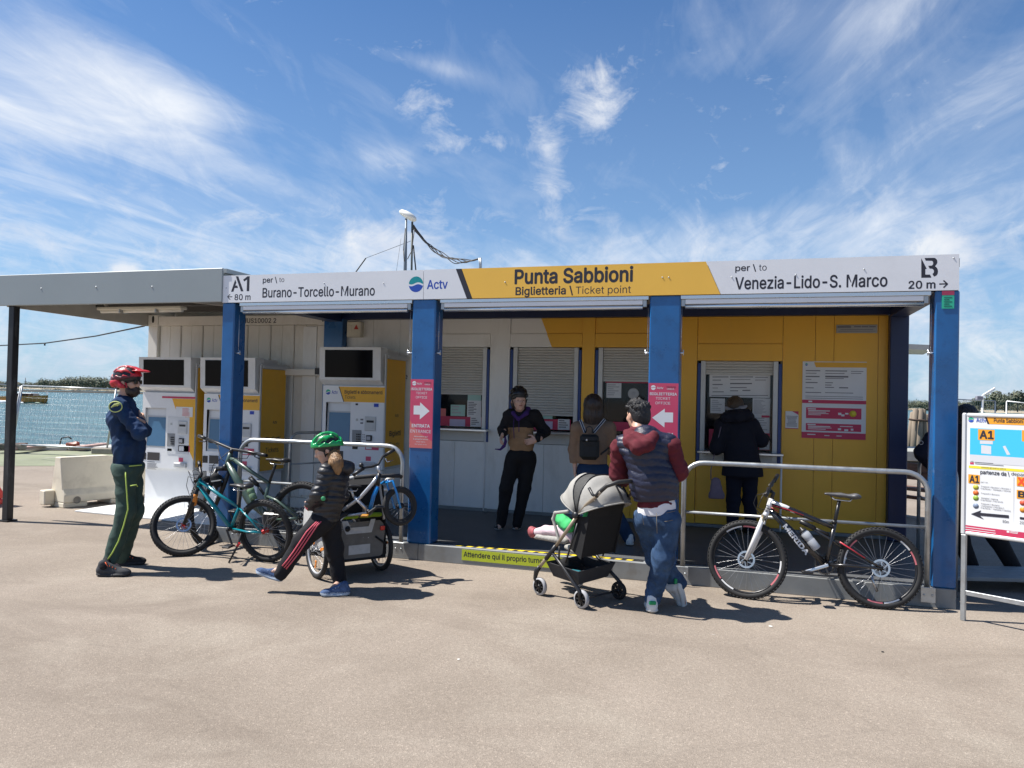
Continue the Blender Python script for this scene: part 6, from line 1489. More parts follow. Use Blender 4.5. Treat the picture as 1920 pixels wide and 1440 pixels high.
m = MB(); m.tube([B_.lerp(cb, .45), q(440, 260), q(422, 305), q(440, 345), q(470, 380), q(440, 500, .05)], .0035, 5); m.tube([A_.lerp(cb, .5), q(470, 270), q(445, 330), q(500, 350, .03)], .0035, 5); m.tube([cb, q(490, 330, .03), q(640, 400, .03)], .003, 5); m.build('brake_hose', BLACK, B)
crankset(B, BB, n, R(200)+0, .175, .082, SILV); m = MB(); cc = BB-n*.05
m.tube([cc+up*.082, rc-n*.05+up*.05], .0035, 5); m.tube([cc-up*.082, q(1075, 725, -.05), q(1108, 790, -.05), q(1130, 690, -.05)], .0035, 5); m.build('chain', CHAIN, B)
for i, r_ in enumerate((.056, .048, .040, .031)): MB().lathe(rc-n*(.030+.006*i), n, [(r_, -.001), (r_-.012, -.001), (r_-.012, .001), (r_, .001), (r_, -.001)], 28, smooth=False).build('sprocket', STEEL, B)
MB().tube([q(1075, 705, -.06), q(1085, 745, -.06), q(1108, 795, -.06)], [.014, .010, .012], 8).build('derailleur', SILV, B)
BT = thing('water_bottle', q(735, 500), 'silver drinking bottle in the frame of the black and white bicycle', 'bottle')
ba, bb_ = q(775, 560, .02), q(690, 452, .02); d = (bb_-ba).normalized(); L = (bb_-ba).length
MB().lathe(ba, d, [(0, 0), (.032, .002), (.036, .01), (.036, L*.45), (.032, L*.5), (.036, L*.56), (.036, L*.8), (.028, L*.86), (.028, L*.9)], 20).build('flask', mat('bottle_silver', (.42, .44, .47), .35, var=.05), BT); MB().lathe(ba+d*L*.9, d, [(.030, 0), (.030, .018), (.012, .022), (.012, .04), (0, .042)], 16).build('cap', BLACK, BT)
m = MB(); P0 = q(598, 418, .0302); ex = (q(722, 572, .0302)-P0); L = ex.length; ex.normalize(); ez = n.cross(ex).normalized(); ez = ez if ez.dot(up) > 0 else -ez
ex2 = ex if ex.cross(ez).dot(n) > 0 else ex
put_text(m, 'MERIDA', q(585, 435, .031), ex, ez, L*1.02, .036, .03); m.build('lettering', WHTR, B)

# --- teal youth bike on its stand
c6 = lambda x, y: (270+x/3.6226, 800+y/3.6226)
Pf, Pr = at(346, 1036, z=0), at(500, 1053, z=0)
B = thing('bicycle', (Pf+Pr)/2, 'teal youth mountain bike with orange fork detail standing in front of the leftmost post', 'bicycle', 'bicycles')
e_, up, n, bp_ = bike_plane(Pf, Pr, R(-7)); q = lambda x, y, o=0.0: bp_(*c6(x, y), o)
RW = .305; fc, rc = at(344.5, 985.5, z=.285), Pr+up*RW; REDH = mat('hub_red', (.45, .03, .03), .35, metal=.4)
steer = V(CAM.x-fc.x, CAM.y-fc.y, 0).normalized(); steer = (steer*math.cos(R(24))+UP*math.sin(R(24))).normalized()
wheel(B, fc, steer, RW, .027, disc=1, hub_m=REDH, knobs=60); wheel(B, rc, n, RW, .027, disc=0, hub_m=REDH, knobs=56, spin=.1)
TEAL = mat('frame_teal', (.0, .20, .25), .3, var=.05, coat=.4)
H1, H0, BB, ST = q(378, 345), q(368, 412), q(592, 690), q(645, 548)
tubes(B, 'frame', [([q(372, 400), q(480, 545), BB], [.021, .022, .02]), ([q(378, 365), q(520, 470), ST], [.018, .016, .0145]), ([ST, BB], .0165), ([H1, H0], .021)], TEAL)
tubes(B, 'chainstay', [([BB, q(700, 715, -.055), rc-n*.06], .0105), ([BB, q(700, 715, .055), rc+n*.06], .0105)], TEAL); tubes(B, 'seatstay', [([ST, q(710, 620, -.05), rc-n*.06], .009), ([ST, q(710, 620, .05), rc+n*.06], .009)], TEAL)
tubes(B, 'seatpost', [([ST, q(662, 412)], .0135)], DRKM); saddle(B, q(655, 402), e_, up, .24, BLACK)
fk = tubes(B, 'fork', [([q(370, 405), q(362, 430)], .02), ([q(360, 432)-steer*.06, q(360, 432)+steer*.06], .017)]+[([q(360, 432)+steer*.06*t, q(325, 540)+steer*.06*t, fc+steer*.058*t], [.015, .021, .015]) for t in (-1, 1)], DRKM)
tubes(B, 'fork_sleeve', [([q(352, 470)+steer*.062*t, q(342, 520)+steer*.062*t], .0215) for t in (-1, 1)], mat('sleeve_orange', (.62, .22, .03), .35))
A_, B_ = q(374, 238, -.10), q(350, 372, .27); cb = q(386, 322); MB().tube([H1, q(390, 318)], .018, 10).build('stem', DRKM, B)
hb = MB().tube([A_, A_.lerp(cb, .7), cb, B_.lerp(cb, .7), B_], .012, 10).build('handlebar', DRKM, B)
for p in (A_, B_):
    d = (cb-p).normalized(); MB().tube([p, p+d*.07], .0165, 10).build('grip', BLACK, hb); lever(hb, p+d*.10, e_, -d, up)
m = MB(); m.tube([B_.lerp(cb, .4), q(300, 340, .1), q(288, 400, .06), q(310, 470, .05), q(340, 480, .06)], .003, 5); m.tube([cb, q(320, 330), q(300, 300), q(330, 380), q(366, 420, .03)], .003, 5); m.tube([A_.lerp(cb, .5), q(330, 300), q(345, 360), q(420, 440, .02)], .003, 5); m.build('brake_hose', BLACK, B)
crankset(B, BB, n, R(-66), .150, .062, BLACK); MB().tube([BB+e_*-.02+up*.0-n*.05+up*.06, rc-n*.045+up*.045], .003, 5).tube([BB-n*.05-up*.06, rc-n*.045-up*.05], .003, 5).build('chain', CHAIN, B)
kf = at(429, 1055, z=0.006); MB().tube([q(662, 725, .05), q(640, 800, .06), kf], [.013, .011, .009], 8).build('kickstand', BLACK, B)
MB().tube([q(648, 790, .075), q(632, 815, .075)], .0125, 8).build('kickstand_band', RED, B)
MB().lathe(rc-n*.04, n, [(.05, -.012), (.02, -.014), (.02, .012), (.038, .012), (.05, -.012)], 24, smooth=False).build('sprocket', CHAIN, B)

# --- sage green e-mountain bike behind it, handlebar turned
Pf = at(366, 1021, z=0); rcp = at(563, 966, y=Pf.y+.02); Pr = V(rcp.x, Pf.y+.02, 0)
B = thing('bicycle', (Pf+Pr)/2, 'sage green electric mountain bike resting on the left-hand railing', 'bicycle', 'bicycles')
e_, up, n, bp_ = bike_plane(Pf, Pr, R(4)); q = lambda x, y, o=0.0: bp_(*c6(x, y), o)
RW = .365; H1, H0 = q(590, 180), q(562, 268); sa = (H0-H1).normalized()
steer = (RIGHT*.99-FWD*.10+UP*.05).normalized()
fc = q(428, 572); fc.z = RW*.985; rc = Pr+up*RW
fw = wheel(B, fc, steer, RW, .031, disc=1, knobs=66, hub_m=DRKM); wheel(B, rc, n, RW, .031, disc=1, knobs=66, spin=.2)
SAGE = mat('frame_sage', (.065, .105, .085), .35, var=.06, coat=.2); BB = q(872, 632); ST = q(850, 385)
tubes(B, 'frame', [([q(570, 245), q(640, 375), q(720, 510), BB], [.030, .040, .042, .036]), ([q(592, 212), q(720, 300), ST], [.024, .020, .018]), ([ST, q(828, 470), BB], [.018, .019, .022]), ([H1, H0], .027)], SAGE)
tubes(B, 'chainstay', [([BB, q(960, 630, -.06), rc-n*.07], .014), ([BB, q(960, 630, .06), rc+n*.07], .014)], SAGE); tubes(B, 'seatstay', [([q(830, 470), q(900, 500, -.05), rc-n*.07], .013), ([q(830, 470), q(900, 500, .05), rc+n*.07], .013)], SAGE)
tubes(B, 'rear_shock', [([q(720, 345), q(770, 395)], .024), ([q(770, 395), q(815, 460)], .014)], BLACK)
MB().obox(BB+e_*.02, e_*.075, n*.055, up*.075, bev=.02).build('motor', BLACK, B)
tubes(B, 'seatpost', [([ST, q(895, 250)], .0155)], DRKM); saddle(B, q(905, 228), e_+up*.02, up, .27, BLACK)
cr = q(540, 285); fo = (fc-cr); 
tubes(B, 'fork', [([H0, cr], .03), ([cr-steer*.075, cr+steer*.075], .024)]+[([cr+steer*.075*t, cr+fo*.45+steer*.075*t, fc+steer*.07*t], [.019, .026, .019]) for t in (-1, 1)]+[([cr+fo*.32-steer*.075, cr+fo*.18-up*.0, cr+fo*.32+steer*.075], .016)], DRKM)
A_, B_, cb = q(372, 62, -.14), q(833, 196, .16), q(598, 150); MB().tube([H1, q(600, 152)], .02, 10).build('stem', DRKM, B)
hb = MB().tube([A_, A_.lerp(cb, .6), cb-up*.005, B_.lerp(cb, .6), B_], .0155, 10).build('handlebar', DRKM, B)
for p in (A_, B_):
    d = (cb-p).normalized(); MB().tube([p, p+d*.13], .0185, 10).build('grip', BLACK, hb); MB().tube([p+d*.17, p+d*.15-up*.03+e_*.03, p+d*.06-up*.045+e_*.03], .006, 6).build('brake_lever', DRKM, hb); MB().obox(p+d*.21-up*.012, d*.022, e_*.018, up*.014, bev=.004).build('shifter', DRKM, hb)
m = MB(); m.tube([A_.lerp(cb, .45), q(500, 130, -.05), q(520, 215), q(545, 235, .04)], .004, 5); m.tube([B_.lerp(cb, .45), q(700, 215, .06), q(620, 215, .05), q(590, 230, .03)], .004, 5); m.tube([cb, q(470, 260), q(450, 330), q(470, 400)], .004, 5); m.build('brake_hose', BLACK, B)
crankset(B, BB, n, R(25), .165, .075, BLACK); MB().tube([BB-n*.05+up*.07, rc-n*.045+up*.05], .0035, 5).tube([BB-n*.05-up*.07, rc-n*.045-up*.11], .0035, 5).build('chain', CHAIN, B)
MB().lathe(rc-n*.04, n, [(.085, -.014), (.03, -.02), (.03, .014), (.05, .014), (.085, -.014)], 28, smooth=False).build('sprocket', CHAIN, B); MB().tube([rc-n*.07, rc-n*.07-up*.1+e_*.03, rc-n*.07-up*.17+e_*.07], [.016, .012, .014], 8).build('derailleur', DRKM, B)
BT = thing('water_bottle', q(735, 450), 'green drinking bottle on the frame of the sage green bicycle', 'bottle')
ba, bb_ = q(748, 495, .02), q(715, 405, .02); d = (bb_-ba).normalized(); L = (bb_-ba).length
MB().lathe(ba, d, [(0, 0), (.033, .002), (.037, .01), (.037, L*.4), (.032, L*.46), (.037, L*.52), (.037, L*.82), (.02, L*.9), (.012, L)], 18).build('flask', mat('bottle_green', (.16, .26, .15), .45, var=.05), BT)
BG = thing('front_light', q(480, 370), 'black lamp and bag strapped to the fork of the sage green bicycle', 'bag'); soft_obj('bag', Soft(.007).cone(q(485, 345, .04), q(500, 385, .04), .050, .045, .02), cloth('bag_black', (.02, .02, .022)), BG); MB().bar(q(460, 372, .085), q(525, 362, .085), .012, .02, n).build('reflective_band', mat('band_grey', (.42, .42, .4), .5), BG)

# ------------------------------------------------------------------ child trailer
WLp, WRp = at(593, 1084, z=0), at(712, 1069, z=0); cen = (WLp+WRp)/2; a = (WRp-WLp).normalized(); f = Vector((-a.y, a.x, 0)); half = (WRp-WLp).length/2
TR = thing('bike_trailer', cen, 'grey and black child bike trailer behind the girl, its back panel towards us', 'trailer')
TRR = .235; LGREY = mat('alloy_rim', (.55, .56, .58), .35, metal=.5)
for p, sg in ((WLp, -1), (WRp, 1)):
    w_ = wheel(TR, p+UP*TRR, a, TRR, .022, rim_m=LGREY, knobs=0, spokes=24, disc=0)
    for t in (.7, 2.8, 4.9):
        c_ = p+UP*TRR+(f*math.cos(t)+UP*math.sin(t))*.12; MB().obox(c_, (f*math.cos(t)+UP*math.sin(t))*.035, a*.004, (f*-math.sin(t)+UP*math.cos(t))*.014, bev=.003).build('wheel_reflector', mat('reflector_orange', (.80, .25, .02), .3), w_)
tp = lambda s_, d_, z_: cen+a*s_+f*d_+UP*z_
GREYC = cloth('trailer_grey', (.15, .14, .125)); LG2 = cloth('trailer_light_grey', (.46, .46, .45)); BKC = cloth('trailer_black', (.014, .014, .015)); LIMC = cloth('trailer_lime', (.20, .30, .02))
w2 = half-.045
tub = MB().prism([tp(-w2, -.20, .17), tp(w2, -.20, .17), tp(w2, .42, .20), tp(-w2, .42, .20)], (0, 0, .12)).build('tub', BKC, TR)
def panel(name, pts, m_, th=.012): return MB().prism(pts, -f*th, 0).build(name, m_, TR)
panel('back_panel', [tp(-w2*.70, -.207, .175), tp(w2*.70, -.207, .175), tp(w2*.84, -.205, .20), tp(w2*.96, -.180, .40), tp(w2*.92, -.168, .47), tp(w2*.80, -.165, .50), tp(-w2*.80, -.165, .50), tp(-w2*.92, -.168, .47), tp(-w2*.96, -.180, .40), tp(-w2*.84, -.205, .20)], GREYC)
panel('back_panel_trim', [tp(-w2*.55, -.170+.003, .45)-f*.014, tp(-w2*.46, -.175, .40)-f*.016, tp(w2*.46, -.175, .40)-f*.016, tp(w2*.62, -.162, .515)-f*.014, tp(w2*.45, -.162, .515)-f*.014, tp(w2*.36, -.170, .455)-f*.016, tp(-w2*.30, -.170, .455)-f*.016, tp(-w2*.40, -.162, .515)-f*.014, tp(-w2*.60, -.162, .515)-f*.014], LG2, .004)
panel('reflective_patch', [tp(-w2*.40, -.198, .22)-f*.014, tp(w2*.38, -.198, .22)-f*.014, tp(w2*.40, -.186, .30)-f*.015, tp(-w2*.38, -.186, .30)-f*.015], LG2, .004)
panel('back_panel_hem', [tp(-w2*.95, -.212, .165), tp(w2*.95, -.212, .165), tp(w2*.95, -.205, .185), tp(-w2*.95, -.205, .185)], BKC, .02)
m = MB(); put_text(m, 'chariot', tp(-w2*.36, -.183, .325)-f*.0165, a, (UP+f*.12+a*.18).normalized(), w2*.72, .036, .012); m.build('lettering', WHTR, TR)
for sg in (-1, 1): MB().obox(tp(sg*w2*.86, -.185, .43)-f*.012, a*.022, f*.008, UP*.020, bev=.005).build('reflector', mat('reflector_red', (.60, .03, .02), .25), TR)
for sg in (-1, 1): MB().prism([tp(sg*w2, -.19, .19), tp(sg*w2, .45, .22), tp(sg*w2, .42, .55), tp(sg*w2, .1, .86), tp(sg*w2, -.10, .80), tp(sg*w2, -.16, .50)], a*.012*sg).build('side_panel', LG2 if sg < 0 else BKC, TR)
panel('upper_back', [tp(-w2, -.15, .52), tp(w2, -.15, .52), tp(w2*.9, -.08, .80), tp(-w2*.9, -.08, .80)], BKC)
MB().prism([tp(-w2, -.10, .80), tp(w2, -.10, .80), tp(w2, .10, .86), tp(-w2, .10, .86)], (0, 0, .02)).build('roof', BKC, TR); MB().prism([tp(-w2, .10, .86), tp(w2, .10, .86), tp(w2, .42, .55), tp(-w2, .42, .55)], f*.012).build('front_cover', LG2, TR)
sf = Soft(.007); sf.cone(tp(-w2*.55, -.16, .545), tp(w2*.75, -.18, .555), .026, .03, .03, (tuple(UP), 1.5)); sf.disp = folds(.006, .06, 51); soft_obj('cover_roll', sf, LIMC, TR)
for sg in (-1, 1): MB().tube([tp(sg*w2*.98, -.16, .50), tp(sg*w2*.95, -.12, .66), tp(sg*w2*.9, -.10, .80), tp(sg*w2*.86, -.16, .90)], .013, 8).build('frame_tube', SILV if sg < 0 else LG2, TR)
MB().tube([tp(w2*.6, -.20, .36), tp(w2*.9, -.215, .30), tp(w2*.98, -.20, .24)], .010, 6).build('strap', BKC, TR)
z6 = lambda x, y, d_=0.0: on(*c6(x, y), cen+FWD*d_, FWD)
MB().tube([z6(1395, 352, -.1), z6(1450, 340, -.1)], .017, 10).build('handle_end', LG2, TR); MB().tube([z6(1430, 345, -.1), z6(1560, 335, -.12), z6(1735, 333, -.08), z6(1748, 342, -.06)], .0185, 10).build('push_handle', mat('foam_black', (.02, .02, .022), .8), TR); MB().tube([z6(1635, 385, -.06), z6(1650, 360, -.06), z6(1700, 345, -.06)], .016, 10).build('handle_end', mat('handle_white', (.62, .6, .56), .5), TR)

# --- small silver and blue bike carried on the trailer
B = thing('bicycle', z6(1520, 620, -.15), 'small silver child bike with blue fork carried on top of the trailer', 'bicycle', 'bicycles')
q = lambda x, y, o=0.0: z6(x, y, -.20-o)
SLV = mat('frame_silver', (.55, .57, .60), .3, metal=.5, var=.05); BLU2 = mat('fork_blue', (.01, .22, .60), .3, var=.04, coat=.3)
ax1 = (-FWD*.74+RIGHT*.62+UP*.18).normalized(); ax2 = (-FWD*.68+RIGHT*.72).normalized()
wheel(B, q(1738, 538, -.05), ax1, .175, .024, rim_m=DRKM, knobs=0, spokes=20, disc=0); wheel(B, q(1372, 692, .0), ax2, .145, .020, rim_m=LGREY, knobs=0, spokes=20, disc=0)
BB = q(1525, 575)
tubes(B, 'frame', [([q(1350, 568), q(1470, 480), q(1545, 395), q(1598, 325)], .016), ([q(1430, 478), BB], .016), ([q(1335, 610), q(1500, 588), BB], .012)], SLV)
tubes(B, 'down_tube', [([BB+RIGHT*.01, q(1560, 470), q(1588, 405)], .019)], BLU2)
tubes(B, 'head_tube', [([q(1600, 318), q(1585, 400)], .019)], DRKM)
m = MB()
for t in (-1, 1): m.tube([q(1625, 385)+ax1*.045*t, q(1665, 372)+ax1*.055*t, q(1690, 440)+ax1*.055*t, q(1722, 556)+ax1*.05*t], .0105, 8)
m.tube([q(1640, 378)-ax1*.05, q(1655, 366), q(1640, 378)+ax1*.05], .013, 8); m.build('fork', BLU2, B)
cb = q(1590, 268); MB().tube([q(1600, 318), cb], .016, 10).build('stem', SLV, B); A_, B_ = q(1702, 155, -.15), q(1450, 285, .12)
hb = MB().tube([A_, q(1620, 205, -.1), q(1592, 255), q(1545, 272), q(1490, 280, .08), q(1420, 328, .16)], .011, 8).build('handlebar', DRKM, B); MB().tube([A_, A_.lerp(q(1620, 205, -.1), .8)], .0155, 8).build('grip', BLACK, hb); MB().tube([q(1490, 285, .08), q(1422, 328, .16)], .0155, 8).build('grip', BLACK, hb); MB().sphere(q(1475, 262, .08), .022, 10).build('bell', BLACK, hb)
MB().tube([q(1640, 215, -.1), q(1650, 240, -.1), q(1690, 228, -.14)], .005, 6).build('brake_lever', SILV, hb)
crankset(B, BB, (-FWD*.95+RIGHT*.3).normalized(), R(35), .10, .045, BLACK); MB().obox(q(1500, 605, .08), RIGHT*.03, FWD*.03, UP*.009, bev=.004).build('pedal', mat('pedal_orange', (.55, .25, .03), .4), B)
saddle(B, q(1400, 405, -.02), RIGHT, UP, .2, BLACK, .85); MB().tube([q(1400, 410, -.02), q(1425, 480)], .011, 8).build('seatpost', SLV, B)

# ------------------------------------------------------------------ pushchair
cs = lambda x, y: (940+x/5.1417, 880+y/5.1417)
WA, WB, WC = at(1012, 1116, z=0), at(1090, 1141, z=0), at(1160, 1124, z=0); WD = WA+(WC-WB)
cen = (WA+WB+WC+WD)/4; f = ((WA+WD)-(WB+WC)).normalized(); s_ = ((WD+WC)-(WA+WB)).normalized(); hw = ((WD+WC)-(WA+WB)).length/4
PC = thing('pushchair', cen, 'beige and black folding pushchair with a small child in it', 'pushchair')
pn = lambda x, y, side=-1.0: on(*cs(x, y), cen+s_*hw*side, s_)
BEI = mat('tube_beige', (.33, .27, .20), .4, metal=.3, var=.05); FBE = cloth('canopy_beige', (.34, .33, .305), var=.06); FBK = cloth('pushchair_black', (.017, .017, .018)); MESH = cloth('canopy_mesh', (.075, .075, .072), var=.25, vscale=90)
RIMG = mat('wheel_grey', (.36, .36, .37), .6)
for p in (WA, WB, WC, WD):
    r_ = .074; c_ = p+UP*r_
    wh = MB().lathe(c_, s_, [(r_-.016, -.017), (r_-.004, -.015), (r_, 0), (r_-.004, .015), (r_-.016, .017)], 32).build('wheel', RIMG if p is not WC else TYRE, PC)
    MB().lathe(c_, s_, [(.052, -.016), (r_-.016, -.017), (r_-.016, .017), (.052, .016), (.052, -.016)], 32).build('rim', BLACK, wh)
    m = MB(); u, w_ = frame_of(s_)
    for i in range(8):
        t = 2*math.pi*i/8; m.bar(c_+(u*math.cos(t)+w_*math.sin(t))*.012, c_+(u*math.cos(t)+w_*math.sin(t))*.054, .010, .026, s_)
    m.lathe(c_, s_, [(0, -.022), (.016, -.02), (.016, .02), (0, .022)], 14); m.build('wheel_spider', BLACK, wh)
HG = (pn(735, 440), pn(735, 440)+s_*2*hw)
for i, sg in enumerate((-1, 1)):
    ofs = s_*(2*hw*i)
    MB().tube([pn(520, 750)+ofs, pn(735, 445)+ofs], .0145, 10).build('frame_tube', BEI, PC); MB().tube([pn(370, 940)+ofs, pn(440, 850)+ofs], .0145, 10).build('frame_tube', BEI, PC); MB().tube([pn(430, 865)+ofs, pn(530, 735)+ofs], .018, 10).build('joint', BLACK, PC)
    fk = (WA if i == 0 else WD)+UP*.074; MB().tube([pn(372, 935)+ofs, pn(338, 985)+ofs, pn(325, 1050)+ofs, fk-s_*.024], [.017, .022, .016, .011], 8).build('front_fork', BLACK, PC)
    rw = (WB if i == 0 else WC)+UP*.074; MB().tube([pn(490, 800)+ofs, pn(600, 950)+ofs, rw+UP*.06-s_*.02*(1 if i == 0 else -1), rw-s_*.02*(1 if i == 0 else -1)], [.013, .015, .016, .013], 8).build('rear_leg', BLACK, PC)
    MB().tube([pn(560, 740)+ofs, pn(555, 870)+ofs], .008, 6).build('brace', BLACK, PC); MB().tube([pn(735, 520)+ofs, pn(620, 900)+ofs], .008, 6).build('brace', BLACK, PC)
    MB().lathe(HG[i]-s_*.02*(1 if i == 0 else -1), s_, [(0, -.02), (.026, -.018), (.026, .018), (0, .02)], 16).build('hinge', BLACK, PC)
    MB().tube([HG[i], pn(830, 330)+ofs, pn(915, 262)+ofs, pn(960, 215)+ofs], .014, 8).build('handle_post', FBE if False else BEI, PC)
MB().tube([(WB+UP*.074), (WC+UP*.074)], .008, 8).build('axle', BLACK, PC)
h0, h1 = pn(915, 262), pn(915, 262)+s_*2*hw
MB().tube([h0, pn(940, 225), pn(1000, 160)+s_*.02, pn(1075, 128)+s_*.06, (pn(1075, 128)+s_*.06).lerp(pn(1075, 128)+s_*(2*hw-.06), .5), pn(1075, 128)+s_*(2*hw-.06), pn(1000, 160)+s_*(2*hw-.02), h1], .017, 10).build('push_handle', mat('handle_leather', (.025, .024, .024), .5), PC)
MB().tube([pn(845, 178), pn(880, 245), pn(915, 262)], .012, 8).build('canopy_lever', BLACK, PC)
# hood: cloth stretched over bows that swing on the hinges
hm = (HG[0]+HG[1])/2; NT, NP = 26, 20
def bow(th, ph):
    Rr_ = .310+.015*math.sin(2*th)+.012*math.sin(7*th)*math.sin(3*ph)**2; c_ = abs(math.sin(ph))**.55; d_ = f*math.cos(th)+UP*math.sin(th)
    bul = .012*math.cos((th-.35)*9.0)*c_
    return hm+d_*((Rr_+bul)*c_)+s_*(-math.cos(ph)*(hw+.012))
th0, th1 = R(24), R(158); vs = [bow(th0+(th1-th0)*i/NT, math.pi*j/NP) for i in range(NT+1) for j in range(NP+1)]
m = MB(); 
for i in range(NT):
    tm = th0+(th1-th0)*(i+.5)/NT; mi = 1 if R(72) < tm < R(98) else 0
    m.add(vs[i*(NP+1):(i+2)*(NP+1)], [(j, j+1, j+NP+2, j+NP+1) for j in range(NP)], mi, True)
co = m.build('canopy', [FBE, MESH], PC)
sm_ = co.modifiers.new('s', 'SOLIDIFY'); sm_.thickness = .006
for th in (th0, R(72), R(98), th1): MB().tube([bow(th, math.pi*j/16)+(f*math.cos(th)+UP*math.sin(th))*.003 for j in range(17)], .006, 6).build('canopy_bow', FBE if th in (th0, th1) else BLACK, co)
for t in (.22, .5): MB().bar(bow(R(128), math.pi*(.5+t*.5-.1))+UP*.01-f*.02, bow(R(154), math.pi*(.5+t*.5-.1))+UP*.004-f*.02, .014, .008, -f).build('canopy_zip', BLACK, co)
# seat and back
sb = [pn(700, 690, -.85), pn(880, 740, -.85)]
MB().prism([hm-s_*hw*.9-f*.10-UP*.02, hm+s_*hw*.9-f*.10-UP*.02, hm+s_*hw*.9-f*.02-UP*.34, hm-s_*hw*.9-f*.02-UP*.34], f*.03).build('backrest', FBK, PC)
MB().prism([hm-s_*hw*.9-f*.13+UP*.08, hm+s_*hw*.9-f*.13+UP*.08, hm+s_*hw*.9-f*.10-UP*.02, hm-s_*hw*.9-f*.10-UP*.02], f*.02).build('upper_back', FBK, PC)
sf = Soft(.007); sf.cone(hm+f*.07-UP*.32-s_*hw*.5, hm+f*.20-UP*.30-s_*hw*.5, .045, .04, .03, (tuple(UP), 1.4)); sf.cone(hm+f*.07-UP*.32+s_*hw*.5, hm+f*.20-UP*.30+s_*hw*.5, .045, .04, .03, (tuple(UP), 1.4)); sf.cone(hm+f*.07-UP*.32, hm+f*.20-UP*.30, .05, .05, .05); soft_obj('seat', sf, FBE, PC)
for sg in (-1, 1): MB().prism([hm+s_*hw*.88*sg-f*.11, hm+s_*hw*.88*sg+f*.03-UP*.02, hm+s_*hw*.88*sg+f*.10-UP*.28, hm+s_*hw*.88*sg-f*.03-UP*.35], s_*.01*sg).build('seat_side', FBK, PC)
sf = Soft(.007); ft = pn(330, 645, -.4); sf.cone(pn(620, 690, -.5), pn(350, 648, -.5), .03, .022, .02); sf.cone(pn(620, 690, .5), pn(350, 648, .5) , .03, .022, .02); sf.cone(pn(620, 690, 0), pn(345, 650, 0), .035, .03, .03, (tuple(UP), 1.5)); sf.disp = folds(.004, .05, 52); soft_obj('footrest', sf, FBE, PC)
sf = Soft(.006); sf.chain([pn(560, 700), pn(500, 480), pn(520, 420), pn(640, 405)], [.012, .014, .014, .014], .01); soft_obj('bumper_bar', sf, FBE, PC)
# basket under the seat
k0, k1, k2, k3 = pn(430, 925), pn(740, 1125), pn(740, 1125)+s_*2*hw, pn(430, 925)+s_*2*hw; lo_ = -UP*.0
m = MB(); rr = .85
vsb = [k0+UP*.03, k1+UP*.11, k2+UP*.13, k3+UP*.03]; bt = [p.lerp((k0+k1+k2+k3)/4, .22)-UP*.10 for p in vsb]
m.add(vsb+bt, [(0, 1, 5, 4), (1, 2, 6, 5), (2, 3, 7, 6), (3, 0, 4, 7), (4, 5, 6, 7)], 0, False); bk = m.build('basket', cloth('basket_grey', (.045, .045, .048)), PC); sd_ = bk.modifiers.new('s', 'SOLIDIFY'); sd_.thickness = .006
sf = Soft(.007); sf.cone(pn(620, 910, -.3), pn(760, 985, .5), .055, .06, .03); sf.cone(pn(560, 920, 0), pn(820, 1010, .2), .05, .05, .03); sf.disp = folds(.012, .06, 53); soft_obj('basket_load', sf, FBK, PC)
TW = soft_obj('folded_cloth', Soft(.006).cone(pn(690, 985, -.5), pn(800, 1005, -.2), .028, .03, .02, (tuple(UP), 1.6)), cloth('teal_cloth', (.02, .17, .21)), PC)
# --- the child
T = thing('person', hm-UP*.28, 'small child in a green top and pale tights, feet sticking out of the pushchair', 'person', 'people at the ticket office')
pk = lambda x, y, d_=0.0: pn(x, y, d_)
sf = Soft(.0055); sf.chain([hm-UP*.05+f*.04, hm-UP*.20+f*.07, hm-UP*.22+f*.08], [.04, .07, .07], .03)
hc_ = hm+UP*.06-f*.01; head_soft(sf, hc_, f-UP*.2, UP, .78); sf.cone(hc_-UP*.06, hm-UP*.08, .035, .04, .02)
L1 = [hm-UP*.24+f*.12-s_*.05, pn(560, 600, -.35), pn(430, 590, -.4), pn(320, 605, -.4)]; L2 = [hm-UP*.24+f*.12+s_*.05, pn(560, 600, .35), pn(430, 600, .35), pn(345, 612, .35)]
sf.chain(L1, [.05, .045, .036, .024], .02); sf.chain(L2, [.05, .045, .036, .024], .02); soft_obj('body', sf, SKIN, T)
sf = Soft(.0055); sf.chain(L1, [.056, .052, .042, .028], .02); sf.chain(L2, [.056, .052, .042, .028], .02); sf.disp = folds(.003, .05, 54); soft_obj('tights', sf, cloth('pale_pink_tights', (.62, .48, .52), var=.1), T)
sf = Soft(.0055); sf.cone(pn(560, 465, -.45), pn(650, 545, -.45), .045, .055, .03); sf.cone(hm-UP*.05+f*.06, hm-UP*.21+f*.09, .07, .08, .04); sf.cone(pn(545, 460, -.4), pn(600, 520, -.3), .035, .05, .03); sf.disp = folds(.006, .05, 55); soft_obj('top', sf, cloth('bright_green_top', (.07, .52, .17), var=.1), T)
for Lq in (L1, L2):
    e0 = Lq[3]; dd = (Lq[3]-Lq[2]).normalized(); sf = Soft(.005); sf.cone(e0-dd*.005, e0+dd*.035+UP*.004, .034, .032, .02); sf.cone(e0+dd*.03-UP*.02, e0+dd*.04+UP*.025, .026, .03, .02); so2 = soft_obj('shoe', sf, cloth('dusty_pink_shoe', (.34, .09, .10), rough=.6), T); MB().lathe(e0-dd*.01, dd, [(.036, -.008), (.039, 0), (.036, .008)], 18).build('shoe_strap', cloth('dusty_pink_strap', (.42, .10, .12)), so2)
